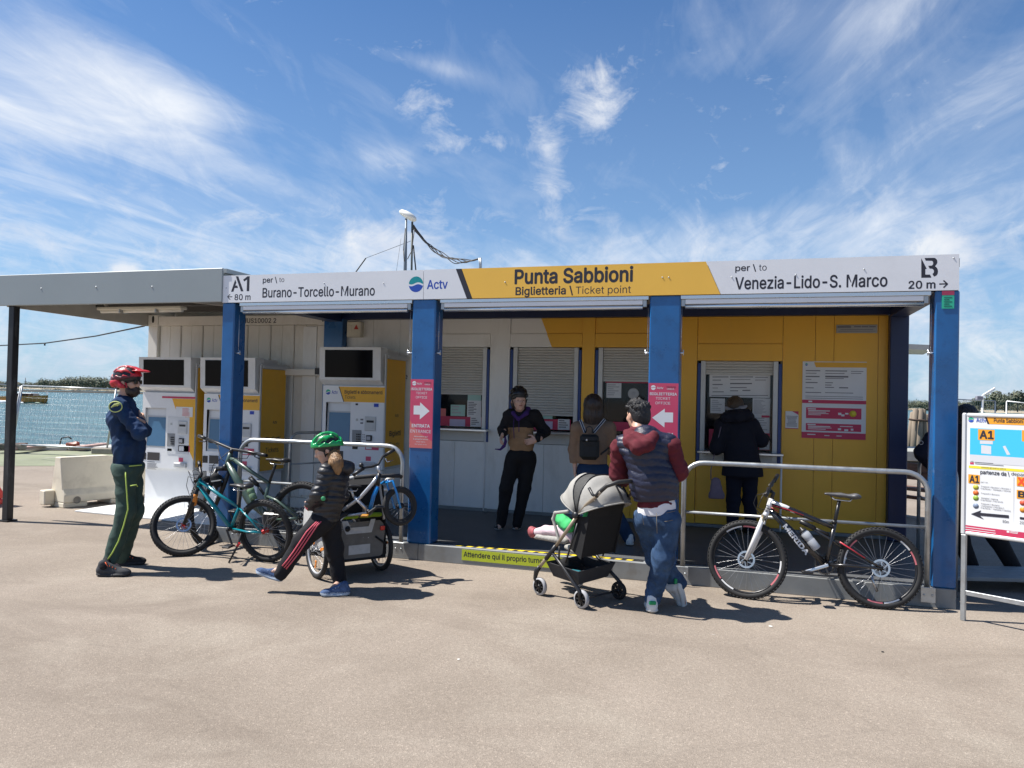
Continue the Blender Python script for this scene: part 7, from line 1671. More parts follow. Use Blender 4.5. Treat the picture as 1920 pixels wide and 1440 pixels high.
# ------------------------------------------------------------------ information board at the right
L0 = at(1804, 1163, z=0); db = V(.846, -.534, 0).normalized(); nb = V(-.534, -.846, 0).normalized()
IB = thing('information_board', L0+db*.55, 'white framed departures board with a cyan map on steel legs beside the right-hand post', 'sign board')
zr = lambda x, y: (1680+x/2.571, 640+y/2.571)
qb = lambda x, y, o=0.0: on(*zr(x, y), L0, nb)+nb*o
ztop, zbot = qb(325, 345).z, qb(325, 930).z; WBD = 1.12
def bx_(name, a0, a1, z0, z1, o0, o1, m_, par=IB, bev=0.0):
    return MB().obox(L0+db*(a0+a1)/2+nb*(o0+o1)/2+UP*(z0+z1)/2, db*(a1-a0)/2, nb*(o1-o0)/2, UP*(z1-z0)/2, bev=bev).build(name, m_, par)
for a0 in (-.012, WBD-.02): bx_('leg', a0, a0+.034, 0, zbot+.0, -.02, .012, GALV, bev=.003)
bx_('cross_bar', .022, WBD-.02, .20, .235, -.014, .008, GALV, bev=.002)
sheet_o = bx_('panel', .012, WBD-.012, zbot+.012, ztop-.012, -.012, .004, PAPER)
FRM = mat('board_frame', (.66, .67, .68), .35, metal=.2, var=.04)
bx_('frame_bar', -.016, .016, zbot, ztop, -.018, .014, FRM, bev=.008); bx_('frame_bar', WBD-.016, WBD+.016, zbot, ztop, -.018, .014, FRM, bev=.008)
bx_('frame_bar', .0161, WBD-.0161, ztop-.028, ztop, -.018, .013, FRM, bev=.008); bx_('frame_bar', .0161, WBD-.0161, zbot, zbot+.028, -.018, .013, FRM, bev=.008)
XR = 980                                         # the sheet runs on past the edge of the photograph
def hlin(x, y, xr):                             # keep a straight horizontal line of the board from (x, y) to column xr
    p = qb(x, y); a = (on(*zr(xr, y), L0, nb)-p).dot(db); return p+db*a
def strip(m, x0, x1, y0, y1, o, mi=0):
    p0, p1 = qb(x0, y0), qb(x0, y1); a = min((qb(x1, y0)-p0).dot(db), (L0+db*(WBD-.03)-p0).dot(db))
    m.poly([p0+nb*o, p0+db*a+nb*o, p1+db*((p0-p1).dot(db)+a)+nb*o, p1+nb*o], mi)
def btext(m, s, x0, y0, x1, y1, bold=.01, o=.0062):
    p = qb(x0, y1); w_ = (qb(x1, (y0+y1)/2)-qb(x0, (y0+y1)/2)).dot(db); put_text(m, s, p+nb*o, db, UP, w_, qb(x0, y0).z-p.z, bold)
m = MB(); p0, p1 = qb(447, 362), qb(460, 398); aR = (L0+db*(WBD-.03)-p0).dot(db); z1_, z0_ = qb(437, 361).z, qb(437, 398).z
xa, xb = (qb(437, 361)-L0).dot(db), (qb(452, 398)-L0).dot(db); PB = lambda a, z, o=.0052: L0+db*a+nb*o+UP*z
m.poly([PB(xa, z1_), PB(WBD-.03, z1_), PB(WBD-.03, z0_), PB(xb, z0_)]); m.build('header_band', ORNG, sheet_o)
m = MB(); m.poly([PB(xa-.014, z1_, .0055), PB(xa, z1_, .0055), PB(xb, z0_, .0055), PB(xb-.014, z0_, .0055)]); m.build('header_stripe', INK, sheet_o)
m = MB(); btext(m, 'Actv', 388, 370, 436, 389); m.build('lettering', INKB, sheet_o)
m = MB(); btext(m, 'Punta Sabbioni', 473, 371, 614, 390, .014); m.build('lettering', INK, sheet_o)
logo(sheet_o, qb(363, 378, .005), .020, db, UP, GREENP)
zm1, zm0 = qb(358, 418).z, qb(358, 545).z; xm = (qb(358, 480)-L0).dot(db)
m = MB(); m.poly([PB(xm, zm1), PB(WBD-.06, zm1), PB(WBD-.06, zm0), PB(xm, zm0)]); m.build('map_water', CYAN, sheet_o)
QY = mat('map_grey', (.62, .63, .66), .5, var=0); m = MB(); m.poly([PB(xm, zm0), PB(WBD-.06, zm0), PB(WBD-.06, zm0-.06), PB(xm, zm0-.06)])
for pts in (((412, 500), (460, 505), (460, 545), (412, 540)), ((406, 478), (468, 480), (468, 496), (406, 494)), ((516, 506), (528, 503), (552, 546), (536, 548))): m.poly([qb(*p, .0057) for p in pts])
m.build('map_land', QY, sheet_o)
m = MB()
for x0, x1, y0, y1 in ((397, 477, 423, 475), (350, 405, 640, 683), (608, 690, 428, 482), (583, 640, 652, 697), (583, 640, 715, 757)): m = MB(); strip(m, x0, x1, y0, y1, .0060); m.build('platform_box', ORNG, sheet_o)
m = MB(); btext(m, 'A1', 406, 431, 470, 467, .03, .0066); btext(m, 'A1', 357, 646, 401, 678, .03, .0066); btext(m, 'B', 592, 722, 622, 750, .03, .0066)
btext(m, 'partenze da \\', 408, 619, 548, 643, .012); btext(m, 'departures', 557, 630, 680, 650, .0); btext(m, '80m', 515, 860, 545, 874, .0); btext(m, '20m', 598, 866, 632, 880, .0)
pts = [(362, 832), (412, 814), (406, 826), (545, 838), (545, 852), (406, 840), (425, 858)]; vs = [qb(*p, .0062) for p in pts]; m.add(vs, [tuple(t) for t in tessellate_polygon([[Vector(((p-L0).dot(db), p.z, 0)) for p in vs]])])
strip(m, 598, 700, 846, 857, .0062); m.build('lettering', INK, sheet_o)
m = MB(); btext(m, 'X', 590, 658, 622, 692, .04, .0066); m.build('lettering', mat('board_red', (.75, .08, .02), .5, var=0), sheet_o)
m = MB(); strip(m, 352, XR, 598, 610, .0052); m.build('yellow_band', mat('board_yellow', (.80, .68, .04), .5, var=0), sheet_o)
m = MB(); strip(m, 330, XR, 884, 928, .0052); m.build('red_band', PINK, sheet_o); m = MB(); strip(m, 358, 376, 576, 592, .0052); m.build('red_mark', PINK, sheet_o)
m = MB()
for x0, x1, y, t in ((335, 480, 893, 3), (335, 482, 904, 3), (535, 548, 912, 9), (552, 590, 914, 3), (552, 588, 920, 3)): strip(m, x0, x1, y, y+t, .0057)
m.build('print', PAPER, sheet_o)
m = MB()
for s_t, x0, y0, x1, y1 in (('Treporti \\ Burano \\ Murano \\', 410, 695, 555, 703), ('F.te Nove - Venezia \\ Venice', 410, 705, 553, 713), ('Treporti \\ Burano', 410, 728, 500, 736), ('Venezia \\ Venice', 410, 750, 492, 758), ('F.te Nove \\ Tre Archi', 410, 760, 516, 768), ('Treporti \\ Burano', 410, 778, 500, 786), ('\\ S.Erasmo \\ Murano \\', 410, 788, 522, 796), ('F.te Nove - Venezia \\ Venice', 410, 798, 553, 806), ('per \\ to', 410, 674, 443, 682)): btext(m, s_t, x0, y0, x1, y1, .004)
btext(m, 'consulta gli orari su actv.it', 412, 603, 530, 611, .004, .0062)
for x0, x1, y in ((382, 470, 581), (382, 520, 588)): strip(m, x0, x1, y, y+3, .0055)
m.build('print', PRINT, sheet_o)
for (x, y, c_) in ((386, 703, (.45, .45, .05)), (386, 730, (.65, .14, .03)), (386, 755, (.28, .42, .06)), (386, 793, (.2, .25, .35)), (612, 778, (.65, .10, .05)), (612, 812, (.72, .28, .03))):
    MB().lathe(qb(x, y, .0052), nb, [(0, .001), (.020, .001), (.020, 0)], 18).build('line_badge', mat('badge_%02d%02d' % (int(c_[0]*90), int(c_[1]*90)), c_, .5, var=0), sheet_o)
strip_m = MB(); strip(strip_m, 568, 571, 655, 872, .0053); strip_m.build('divider', PALEP, sheet_o)

# ------------------------------------------------------------------ right-hand end of the office
hoop((7.26, 2.0, .0), (7.26, .45, .0), 1.12, r=.018, rc=.16, mid=.70, base=.0, label='galvanised hoop railing beside the right-hand end of the office', group='tube railings of the ticket office', plates=False)
base = at(1822, 1080, z=0); T = person_root(base, 'dark haired person in a navy jacket standing behind the right-hand post'); pf = face_plane(base); F_ = (FWD*.6+RIGHT*.7).normalized()
J = dict(head=pf(1813, 784, .05), neck=pf(1805, 806), chest=pf(1790, 845), belly=pf(1790, 890), pelvis=pf(1795, 930), lsho=pf(1750, 825, .05), rsho=pf(1832, 830, -.05), lelb=pf(1733, 850, .0), relb=pf(1850, 880, .0), lwri=pf(1755, 880, .1), rwri=pf(1840, 920, .15),
         lhip=pf(1785, 940), rhip=pf(1815, 940), lkne=pf(1800, 1010), rkne=pf(1870, 1010, -.05), lank=pf(1822, 1062), rank=pf(1905, 1072, -.1))
h1 = at(1815, 1080, z=0); h2 = at(1902, 1092, z=0); J['ltoe'] = h1+RIGHT*.26; J['rtoe'] = h2+RIGHT*.26
bd = limb_body(Soft(.008), J, 1.0); hp = head_soft(bd, J['head'], F_, UP); soft_obj('body', bd, SKIND, T)
sf = Soft(.007); sf.chain([J['neck'], J['chest'], J['belly'], J['pelvis']], [.08, .15, .155, .15], .06, (tuple(FWD), 1.2)); sf.cone(J['lsho'], J['rsho'], .08, .08, .05); arms(sf, J, [.085, .085, .06], .04); sf.disp = folds(.008, .1, 61); jk = soft_obj('jacket', sf, cloth('navy_jacket', (.008, .010, .022)), T)
MB().lathe(pf(1727, 830, -.085), -FWD-RIGHT*.5, [(.016, .002), (.020, .003), (.020, .0)], 16).build('sleeve_emblem', PALEP, jk)
sf = Soft(.007); legs(sf, J, [.105, .08, .065], .04); sf.ell(J['pelvis'], (.15, .12, .12), (RIGHT, FWD, UP), .05); soft_obj('trousers', sf, cloth('black_trousers', (.010, .010, .012)), T)
for h_, t_, q_ in ((h1, J['ltoe'], 'lank'), (h2, J['rtoe'], 'rank')):
    so_ = shoe_obj(T, h_, t_, J[q_], [SNK, WSOLE], 1.05); sw = [h_+(t_-h_)*a_+UP*z_-FWD*.0455 for a_, z_ in ((.28, .062), (.38, .045), (.50, .050), (.66, .066))]; MB().tube(sw, [.002, .006, .005, .001], 5).build('shoe_mark', BLACK, so_)
sf = Soft(.006); sf.ell(hp(-.02, 0, .035), (.118, .105, .105), (F_, F_.cross(UP), UP), .03); sf.cone(hp(-.05, 0, -.01), hp(-.06, 0, -.07), .085, .08, .03); sf.disp = folds(.012, .03, 62, .4); sf.ell(hp(.11, 0, -.05), (.08, .09, .1), (F_, F_.cross(UP), UP), .02, cut=True); soft_obj('hair', sf, HAIRK, T)
st0 = at(1800, 1112, z=0); LS = thing('low_step', st0, 'low grey slatted step in the shade behind the departures board', 'step')
for i in range(4): MB().obox(st0+RIGHT*.6+FWD*(.08+.13*i)+UP*.12, RIGHT*.62, FWD*.058, UP*.018, bev=.005).build('slat', mat('step_grey', (.26, .27, .27), .7, var=.15), LS)
for a_ in (.05, 1.15): MB().obox(st0+RIGHT*a_+FWD*.28+UP*.05, RIGHT*.03, FWD*.25, UP*.0515).build('bearer', BASEG, LS)
# wooden bench, low step and the pontoon shelter behind
WOOD = mat('weathered_timber', (.145, .075, .05), .8, var=.25, vscale=9, stretch=(1, 1, 4), bump=.3, bscale=30)
pb = at(1700, 968, z=0); BN = thing('timber_bench', pb, 'brown timber plank bench beyond the right-hand end of the office', 'bench'); dd = (RIGHT*.55-FWD*.83).normalized(); sd = V(-dd.y, dd.x, 0)
p0 = None
for i, (o, z_) in enumerate(((-.10, .78), (-.06, .66), (0.0, .46), (.13, .455), (.26, .45), (.36, .30))):
    m = MB().bar(pb-RIGHT*.5+sd*o+UP*z_, pb-RIGHT*.5+dd*1.6+sd*o+UP*z_, .115, .045, UP if i > 1 else sd, bev=.006); m.build('plank', WOOD, BN)
for a in (.25, 1.35): MB().bar(pb-RIGHT*.5+dd*a-sd*.04, pb-RIGHT*.5+dd*a-sd*.04+UP*.8, .07, .07).build('support', WOOD, BN); MB().bar(pb-RIGHT*.5+dd*a+sd*.33, pb-RIGHT*.5+dd*a+sd*.33+UP*.43, .07, .07).build('support', WOOD, BN)
pp = at(1705, 866, z=0); PT = thing('landing_stage', pp, 'grey concrete landing ledge at the water beyond the right-hand end of the office', 'landing'); MB().obox(pp+RIGHT*1.5+UP*.25, RIGHT*4, FWD*1.2, UP*.14, bev=.02).build('deck', mat('stage_concrete', (.34, .34, .31), .85, var=.12), PT); MB().obox(pp+RIGHT*1.5+UP*.055, RIGHT*3.8, FWD*1.0, UP*.054).build('plinth', mat('stage_dark', (.10, .10, .10), .8), PT)
pz = FWD*26+CAM; pc = on(1731, 665, pz, FWD); zt_ = pc.z
SH = thing('pontoon_shelter', V(pc.x-2, pc.y+1, 0), 'pale flat roof corner of a landing shelter seen beside the right-hand post', 'shelter')
MB().prism([pc, pc-RIGHT*4.5-FWD*.3, pc-RIGHT*4.5-FWD*3.0, pc-RIGHT*.9-FWD*2.2], UP*.16).build('roof', mat('shelter_roof', (.42, .42, .40), .6), SH)
for o in (-1.9, -3.8): MB().tube([V(pc.x, pc.y, 0)+RIGHT*o-FWD*1.2, pc+RIGHT*o-FWD*1.2], .06, 8).build('post', GALV, SH)
PW = mat('old_pile_wood', (.22, .175, .13), .9, var=.3, vscale=5, stretch=(1, 1, .15), bump=.5, bscale=14); pz = CAM+FWD*33
PL = thing('mooring_piles', V(on(1722, 830, pz, FWD).x, on(1722, 830, pz, FWD).y, WL), 'cluster of grey wooden mooring piles tied together in the water', 'piles')
for i, (u0, u1, v1, d_) in enumerate(((1703, 1712, 772, 0), (1712, 1717, 766, -.2), (1722, 1726, 766, -.25), (1733, 1731, 767, -.1), (1744, 1737, 776, .1), (1716, 1722, 770, .3), (1752, 1744, 782, .1))):
    A_, B_ = on(u0, 850, pz+FWD*d_*2, FWD), on(u1, v1, pz+FWD*d_, FWD); A_ = A_+(A_-B_)*((A_.z-WL)/(B_.z-A_.z)); MB().tube([A_, A_.lerp(B_, .5), B_-UP*.05, B_], [.125, .125, .115, .07], 10).build('pile', PW, PL)
m = MB(); m.tube([on(u, v, pz-FWD*.45, FWD) for u, v in ((1704, 786), (1715, 788), (1728, 788), (1742, 790))], .05, 6); m.build('binding', mat('rusty_band', (.08, .05, .035), .8), PL)
SP = thing('solar_lamp', V(on(1842, 765, CAM+FWD*22, FWD).x, on(1842, 765, CAM+FWD*22, FWD).y, 0), 'thin white pole with a slanted solar panel above the departures board', 'lamp')
k_ = lambda u, v: on(u, v, CAM+FWD*22, FWD); pA = k_(1842, 742); MB().tube([V(pA.x, pA.y, 0), pA], .03, 8).build('pole', WHITE, SP); MB().obox(k_(1836, 746), RIGHT*.09, FWD*.05, UP*.055, bev=.01).build('battery_box', mat('battery_grey', (.25, .25, .3), .5), SP)
d_ = (k_(1866, 727)-k_(1843, 741)); MB().obox(k_(1854, 734), d_/2, FWD*.03, d_.cross(FWD).normalized()*.014, bev=.004).build('solar_panel', WHITE, SP); MB().tube([k_(1846, 742), k_(1866, 730)], .012, 6).build('panel_strut', WHITE, SP)

# ------------------------------------------------------------------ mesh fences
def mesh_fence(bl, br, tl, tr, label, nv=22, nh=10, blocks=True):
    Fn = thing('mesh_fence', (bl+br)/2, label, 'fence', 'wire mesh fence panels'); r = .021
    for a, b in ((bl, tl), (br, tr)): MB().tube([a, b], r, 8).build('post', GALV, Fn)
    MB().tube([tl, tr], r*.9, 8).build('top_rail', GALV, Fn); MB().tube([bl+(tl-bl)*.08, br+(tr-br)*.08], r*.9, 8).build('bottom_rail', GALV, Fn)
    m = MB(); L = lambda s, t: bl.lerp(br, s).lerp(tl.lerp(tr, s), .08+.92*t)
    for i in range(1, nv): m.tube([L(i/nv, 0), L(i/nv, 1)], .0022, 4, cap=False)
    for j in range(1, nh): m.tube([L(0, j/nh), L(1, j/nh)], .0022, 4, cap=False)
    w_ = m.build('wire_mesh', GALV, Fn); w_['kind'] = 'stuff'
    if blocks:
        for p in (bl, br): MB().obox(p+UP*.07, RIGHT*.30, FWD*.12, UP*.07, bev=.02).build('foot_block', mat('block_concrete', (.30, .27, .22), .9, var=.2), Fn)
    return Fn
bl, br = at(22, 843, z=.09), at(199, 851, z=.09); f1, f2 = face_plane(bl), face_plane(br)
mesh_fence(bl, br, f1(42, 723), f2(218, 730), 'leaning wire mesh fence panel by the water, behind the man in the red helmet')
b0 = bl-RIGHT*2.9-FWD*.35; mesh_fence(b0, bl-RIGHT*.05, b0+UP*1.72+RIGHT*.25, f1(39, 724), 'wire mesh fence panel by the water, mostly hidden by the black canopy post')
k2 = CAM+FWD*24
g = lambda u, v: on(u, v, k2, FWD)
a_, b_, c_ = g(1775, 748), g(1866, 752), g(2010, 768)
def gz(p): return V(p.x, p.y, 0.0)
mesh_fence(gz(a_), gz(b_), a_, b_, 'wire mesh fence panel left of the double fence post above the departures board'); mesh_fence(gz(b_)+RIGHT*.10-FWD*.4, gz(c_)-FWD*.8, b_+RIGHT*.10-FWD*.4, c_-FWD*.8, 'wire mesh fence panel right of the double fence post above the departures board')

# ------------------------------------------------------------------ plastic barriers
def barrier(p0, along, label, m_, L=1.5, lug=1):
    along = Vector(along).normalized(); side = V(-along.y, along.x, 0); Br = thing('plastic_barrier', p0+along*L/2, label, 'barrier', 'plastic road barriers')
    prof = [(-.21, .07), (-.21, .17), (-.15, .25), (-.085, .60), (-.075, .68), (.075, .68), (.085, .60), (.15, .25), (.21, .17), (.21, .07)]
    n_ = 10; vs = []; rings = []
    for i in range(n_+1):
        t = i/n_; rib = .012*(1 if i in (3, 4, 7) else 0); top = -.035 if i in (5, 6, 7) else 0
        rings.append([p0+along*(L*t)+side*(x-rib*(1 if x > 0 else -1)*(1 if .2 < z < .65 else 0))+UP*(z+(top if z > .65 else 0)) for x, z in prof])
    m = MB(); k = len(prof); m.add([q for r in rings for q in r], [(i*k+j, i*k+j+1, (i+1)*k+j+1, (i+1)*k+j) for i in range(n_) for j in range(k-1)]+[(i*k+k-1, i*k, (i+1)*k, (i+1)*k+k-1) for i in range(n_)]+[tuple(range(k)), tuple(range(n_*k, n_*k+k))[::-1]], 0, False)
    body = m.build('shell', m_, Br); bv = body.modifiers.new('b', 'BEVEL'); bv.width = .012; bv.segments = 2; bv.limit_method = 'ANGLE'
    for t in (.10, .5, .9): MB().obox(p0+along*L*t+UP*.035, along*.16, side*.20, UP*.035, bev=.01).build('foot', m_, Br)
    MB().obox(p0-along*.07+side*.11+UP*.13, along*.07, side*.07, UP*.10, bev=.012).build('lug', m_, Br)
    sgn = -1
    MB().lathe(p0+along*.17-side*.212+UP*.10, -side, [(0, .0), (.04, 0), (.045, .006), (.05, .004)], 18).build('drain_plug', mat('plug_grey', (.22, .20, .17), .7), Br)
    return Br
MILK = mat('milky_plastic', (.66, .60, .48), .55, var=.08, vscale=3, dirt=(.36, .31, .24), dscale=3.5, damt=.5)
barrier(V(-3.50, 1.16, 0), (.30, .953, 0), 'milky white plastic road barrier standing left of the ticket machines', MILK, 1.6)
pr0 = at(20, 951, z=0); barrier(pr0-RIGHT*.34+FWD*.1, -RIGHT+FWD*.15, 'red plastic road barrier half hidden by the black canopy post', RED, 1.2)
# odds and ends on the quay edge
qo = at(128, 838, z=.1); OT = thing('orange_bundle', qo, 'reddish orange bundle with a black loop lying on the quay edge behind the fence', 'bundle'); sf = Soft(.012); sf.cone(qo+UP*.06, qo+RIGHT*.22+UP*.06, .06, .075, .04); sf.disp = folds(.02, .1, 71); soft_obj('casing', sf, mat('tool_orange', (.26, .05, .02), .5), OT); MB().tube([qo+RIGHT*(-.22+.0)+UP*.06, qo-RIGHT*.18+UP*.22, qo+UP*.26, qo+RIGHT*.08+UP*.2], .018, 8).build('handle', BLACK, OT)
PK = mat('pinkish_plank', (.40, .26, .22), .8, var=.12)
for i, (u0, v0, u1, v1, lb) in enumerate(((20, 842, 80, 836, 'pinkish plank lying across the quay edge at the foot of the leftmost fence post'), (24, 834, 45, 832, 'short dark plank on the quay edge beside the black canopy post'), (150, 838, 197, 832, 'long pinkish plank lying on the quay edge left of the white machine'))):
    p0, p1 = at(u0, v0, z=.12), at(u1, v1, z=.12); t_ = thing('plank', p0, lb, 'plank', 'planks on the quay edge'); MB().bar(p0, p1, .22, .05, bev=.008).build('board', PK if i != 1 else WOOD, t_)

# ------------------------------------------------------------------ boat, breakwater and the far shore
bo = at(90, 757, z=WL); bd_ = (RIGHT*.97-FWD*.2).normalized(); bs = V(-bd_.y, bd_.x, 0); LB = 8.6
BO = thing('motorboat', bo-bd_*LB/2, 'varnished wooden water taxi crossing the lagoon behind the fence', 'boat')
P_ = lambda t, w_, z_: bo-bd_*(LB*(1-t))+bs*w_+UP*z_
secs = []
for t in np.linspace(0, 1, 13):
    hw_ = 1.05*(1-max(0, (t-.55)/.45)**2.2)*(.93+.07*math.sin(t*3)); zd = .95+.28*t*t; secs.append([P_(t+.0, -hw_, zd), P_(t-.012*t, -hw_*.92, .35), P_(t-.05*t*t, -hw_*.72, .02), P_(t-.05*t*t, hw_*.72, .02), P_(t-.012*t, hw_*.92, .35), P_(t, hw_, zd)])
m = MB(); m.add([q for r in secs for q in r], [(i*6+j, i*6+j+1, i*6+j+7, i*6+j+6) for i in range(12) for j in range(5)], 0, True); m.build('hull', mat('varnished_mahogany', (.55, .22, .045), .55, var=.2), BO)
m = MB(); m.add([q for r in secs for q in (r[0]-UP*.04, r[5]-UP*.04)], [(2*i, 2*i+1, 2*i+3, 2*i+2) for i in range(12)], 0); m.build('deck', mat('deck_wood', (.42, .24, .10), .5), BO)
MB().prism([P_(.30, -.8, .95), P_(.78, -.7, .98), P_(.72, -.62, 1.38), P_(.32, -.72, 1.38)], bs*1.4).build('cabin', mat('cabin_wood', (.15, .06, .02), .4), BO); MB().obox(P_(.52, 0, 1.43), bd_*1.9, bs*.78, UP*.045, bev=.03).build('cabin_roof', WHITE, BO)
for i in range(4): MB().obox(P_(.36+.09*i, -.79, 1.18), bd_*.27, bs*.02, UP*.12).build('window', GLASSD, BO)
MB().obox(P_(.77, 0, 1.16), bd_*.05, bs*.5, UP*.16).build('windscreen', mat('screen_glass', (.35, .4, .42), .1, var=0), BO); MB().prism([P_(.985, 0, 1.25), P_(1.0, 0, 1.75), P_(.955, .02, 1.72), P_(.95, .02, 1.5)], bs*.02).build('flag', WHITE, BO)
MB().obox(P_(.5, 0, .10), bd_*3.6, bs*.80, UP*.09, bev=.05).build('boot_top', mat('boot_green', (.10, .22, .14), .5), BO)
sf = Soft(.09); sf.cone(P_(-.15, -.9, .1), P_(.62, -1.0, .02), .42, .15, .2); sf.cone(P_(-.9, -.4, .0), P_(0, -.4, .1), .25, .45, .2); sf.disp = folds(.12, .9, 72); WK = thing('wake', P_(0, 0, 0), 'white foam wake behind the wooden water taxi', 'foam'); soft_obj('foam', sf, mat('foam_white', (.72, .74, .74), .8), WK)
STN = mat('breakwater_stone', (.075, .07, .062), .9, var=.3, vscale=.4)
w0, w1 = on(-200, 728, CAM+FWD*330, FWD), on(330, 740, CAM+FWD*330, FWD); BW = thing('breakwater', V(w0.x, w0.y, WL), 'long low dark stone breakwater lying across the lagoon on the left', 'breakwater')
m = MB(); prv = None
for i in range(60):
    p = V(w0.x, w0.y, WL-.3).lerp(V(w1.x, w1.y, WL-.3), i/59); hgt = 1.0+.35*random.random(); ring = [p-FWD*2, p-FWD*1.2+UP*hgt, p+FWD*1.2+UP*hgt*.95, p+FWD*2]
    m.add(ring, []); 
    if i: o = len(m.v)-8; m.f += [(o+j, o+j+1, o+j+5, o+j+4) for j in range(3)]; m.m += [0]*3; m.sm += [False]*3
m.build('stones', STN, BW)
SAND = mat('shore_bank', (.30, .26, .19), .95, var=.25, vscale=.05); LEAF = [mat('foliage_a', (.115, .125, .085), .8, var=.35, vscale=.25), mat('foliage_b', (.120, .125, .075), .8, var=.35, vscale=.25), mat('foliage_c', (.095, .115, .075), .8, var=.35, vscale=.25)]
def shore(pts, name='far_shore'):
    m = MB(); 
    for i, p in enumerate(pts): m.add([V(p.x, p.y, WL-.2), V(p.x, p.y, WL+.5)+FWD*2, V(p.x, p.y, WL+1.0)+FWD*8, V(p.x, p.y, WL+1.0)+FWD*160], [])
    for i in range(len(pts)-1): m.f += [(i*4+j, i*4+j+1, i*4+j+5, i*4+j+4) for j in range(3)]; m.m += [0]*3; m.sm += [False]*3
    o = m.build(name, SAND); o['kind'] = 'structure'; return o
def crown(m, c, rx, rz, nq, sz):
    for _ in range(nq):
        d = Vector(RNG.normal(size=3)).normalized(); rr = RNG.uniform(.55, 1.0)**.6*(1+.25*math.sin(5*math.atan2(d.y, d.x)+c.x)); p = c+V(d.x*rx*rr, d.y*rx*rr, d.z*rz*rr)
        nn = (d+Vector(RNG.normal(size=3))*.35+V(0, 0, .35)).normalized(); a = nn.orthogonal().normalized(); b = nn.cross(a); k = sz*RNG.uniform(.6, 1.4)
        m.add([p+a*k, p+b*k*.8, p-a*k, p-b*k*.8], [(0, 1, 2, 3)], int(RNG.integers(0, 3)))
def wood(name, label, us, dist, hfun, step, nq=260):
    m = MB()
    for u in np.arange(us[0], us[1], step):
        for rep in range(2):
            uu = u+RNG.uniform(-step, step)*.6; D_ = dist*RNG.uniform(1.0, 1.12); p = on(uu, 740, CAM+FWD*D_, FWD); h = hfun(uu)*RNG.uniform(.7, 1.1)*D_/dist; c = V(p.x, p.y, WL+.9+h*.52); crown(m, c, h*RNG.uniform(.5, .8), h*.5, nq, h*.060)
    o = m.build(name, LEAF, recalc=False); o['kind'] = 'stuff'; o['label'] = label; return o
lefts = [on(u, 735, CAM+FWD*d, FWD) for u, d in ((-400, 560), (60, 560), (220, 540), (420, 560), (700, 640))]; shore(lefts)
rights = [on(u, 760, CAM+FWD*d, FWD) for u, d in ((1300, 520), (1640, 470), (1760, 430), (1850, 380), (1980, 350), (2300, 330))]; shore(rights)
wood('tree_belt', 'low green tree belt along the far shore on the left', (-200, 420), 545, lambda u: 4.0 if u < 75 else (6.2+2.6*math.exp(-((u-190)/70)**2)), 6)
wood('tree_belt', 'low green tree belt along the far shore on the right', (1560, 2150), 425, lambda u: 4.6 if u < 1845 else 5.5, 6)
for i, (u, h, d, lb) in enumerate(((1868, 10.2, 350, 'tall rounded tree on the far shore above the white solar panel'), (1908, 10.6, 345, 'tall rounded tree on the far shore at the right edge of the photo'), (1836, 7.6, 365, 'smaller tree on the far shore left of the white solar panel'), (1884, 8.2, 340, 'pale open tree on the far shore above the double fence post'))):
    p = on(u, 760, CAM+FWD*d, FWD); b0 = V(p.x, p.y, WL+.8); TT = thing('broadleaf_tree', b0, lb, 'tree', 'trees on the far shore'); MB().tube([b0, b0+UP*h*.3, b0+UP*h*.6], [.28, .2, .08], 7).tube([b0+UP*h*.25, b0+UP*h*.5+RIGHT*h*.16], [.12, .05], 6).tube([b0+UP*h*.28, b0+UP*h*.52-RIGHT*h*.15], [.12, .05], 6).build('trunk', mat('far_bark', (.10, .085, .07), .9), TT)
    m = MB()
    for k in range(7): a = 2*math.pi*k/6; crown(m, b0+UP*h*(.60+.10*math.sin(2.1*k))+RIGHT*h*.24*math.cos(a)*(k < 6)+FWD*h*.24*math.sin(a)*(k < 6), h*.24, h*.22, 170 if i < 3 else 90, h*.042)
    m.build('crown', LEAF, TT, recalc=False)
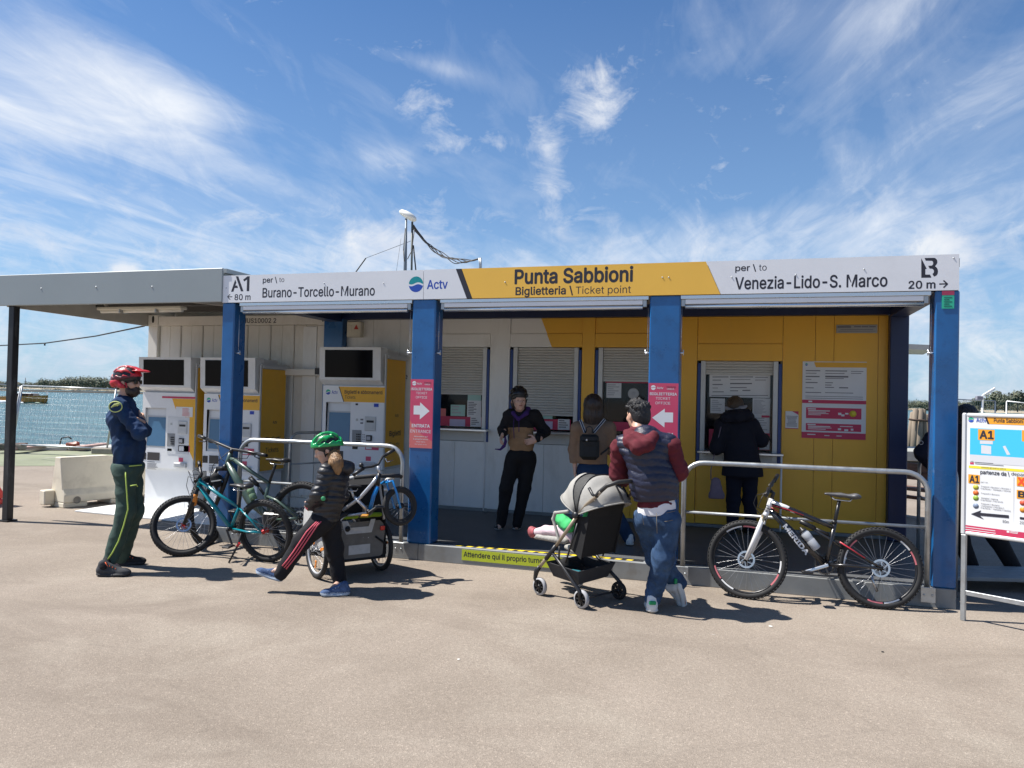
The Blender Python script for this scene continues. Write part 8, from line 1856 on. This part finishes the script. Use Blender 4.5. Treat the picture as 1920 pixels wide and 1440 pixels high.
FB = thing('radio_mast', V(on(47, 730, CAM+FWD*640, FWD).x, on(47, 730, CAM+FWD*640, FWD).y, WL), 'thin radio mast on the far shore at the left', 'mast'); pm = ORG[FB.name]; MB().tube([pm, V(pm.x, pm.y, on(47, 708, CAM+FWD*640, FWD).z)], [.5, .25], 6).build('mast_pole', mat('far_grey', (.16, .17, .19), .8), FB); MB().bar(V(pm.x, pm.y, 5)-RIGHT*1.2, V(pm.x, pm.y, 5)+RIGHT*1.2, .3, .3).build('mast_arm', mat('far_grey', (.16, .17, .19), .8), FB)
for u, w_, v_, lb in ((30, 5, 716, 'low grey building on the far shore beside the black canopy post'), (69, 3, 718, 'small grey gabled building on the far shore near the radio mast')):
    D_ = 620; p = on(u, 730, CAM+FWD*D_, FWD); z_ = on(u, v_, CAM+FWD*D_, FWD).z; hw_ = w_*D_/FPX; FH = thing('far_house', V(p.x, p.y, WL), lb, 'building', 'buildings on the far shore'); b0 = V(p.x, p.y, WL); MB().obox(b0+UP*(z_-WL)*.35, RIGHT*hw_, FWD*3, UP*(z_-WL)*.35).build('wall', mat('far_wall', (.28, .28, .30), .8), FH)
    e0 = b0+UP*((z_-WL)*.7); MB().prism([e0-RIGHT*hw_*1.1-FWD*3.2, e0+RIGHT*hw_*1.1-FWD*3.2, e0+UP*(z_-WL)*.3-FWD*3.2], FWD*6.4).build('roof', mat('far_roof', (.16, .12, .11), .8), FH)
p = on(78, 730, CAM+FWD*650, FWD); z_ = on(78, 714, CAM+FWD*650, FWD).z; BTW = thing('bell_tower', V(p.x, p.y, WL), 'slim bell tower on the far shore at the left', 'tower'); MB().obox(V(p.x, p.y, (z_+WL)/2), RIGHT*.6, FWD*.6, UP*(z_-WL)/2).build('shaft', mat('far_wall', (.28, .28, .30), .8), BTW); MB().lathe(V(p.x, p.y, z_), (0, 0, 1), [(.7, 0), (.0, 1.6)], 8).build('spire', mat('far_roof', (.16, .12, .11), .8), BTW)
# drain cover, litter and gum on the ground near the camera
for i, (u, v, r_) in enumerate(((860, 1236, .010), (1445, 1174, .016), (1655, 1222, .010))):
    p = at(u, v, z=.003); o = MB().lathe(p, (0, 0, 1), [(0, .002), (r_*.7, .002), (r_, 0)], 9).build('litter', mat('litter_white', (.62, .60, .56), .8) if i != 2 else BLACK); tag(o, ['flattened pale scrap on the asphalt below the step', 'pale scrap on the asphalt below the black bicycle', 'tiny dark scrap on the asphalt towards the right'][i], 'litter', 'scraps on the ground')
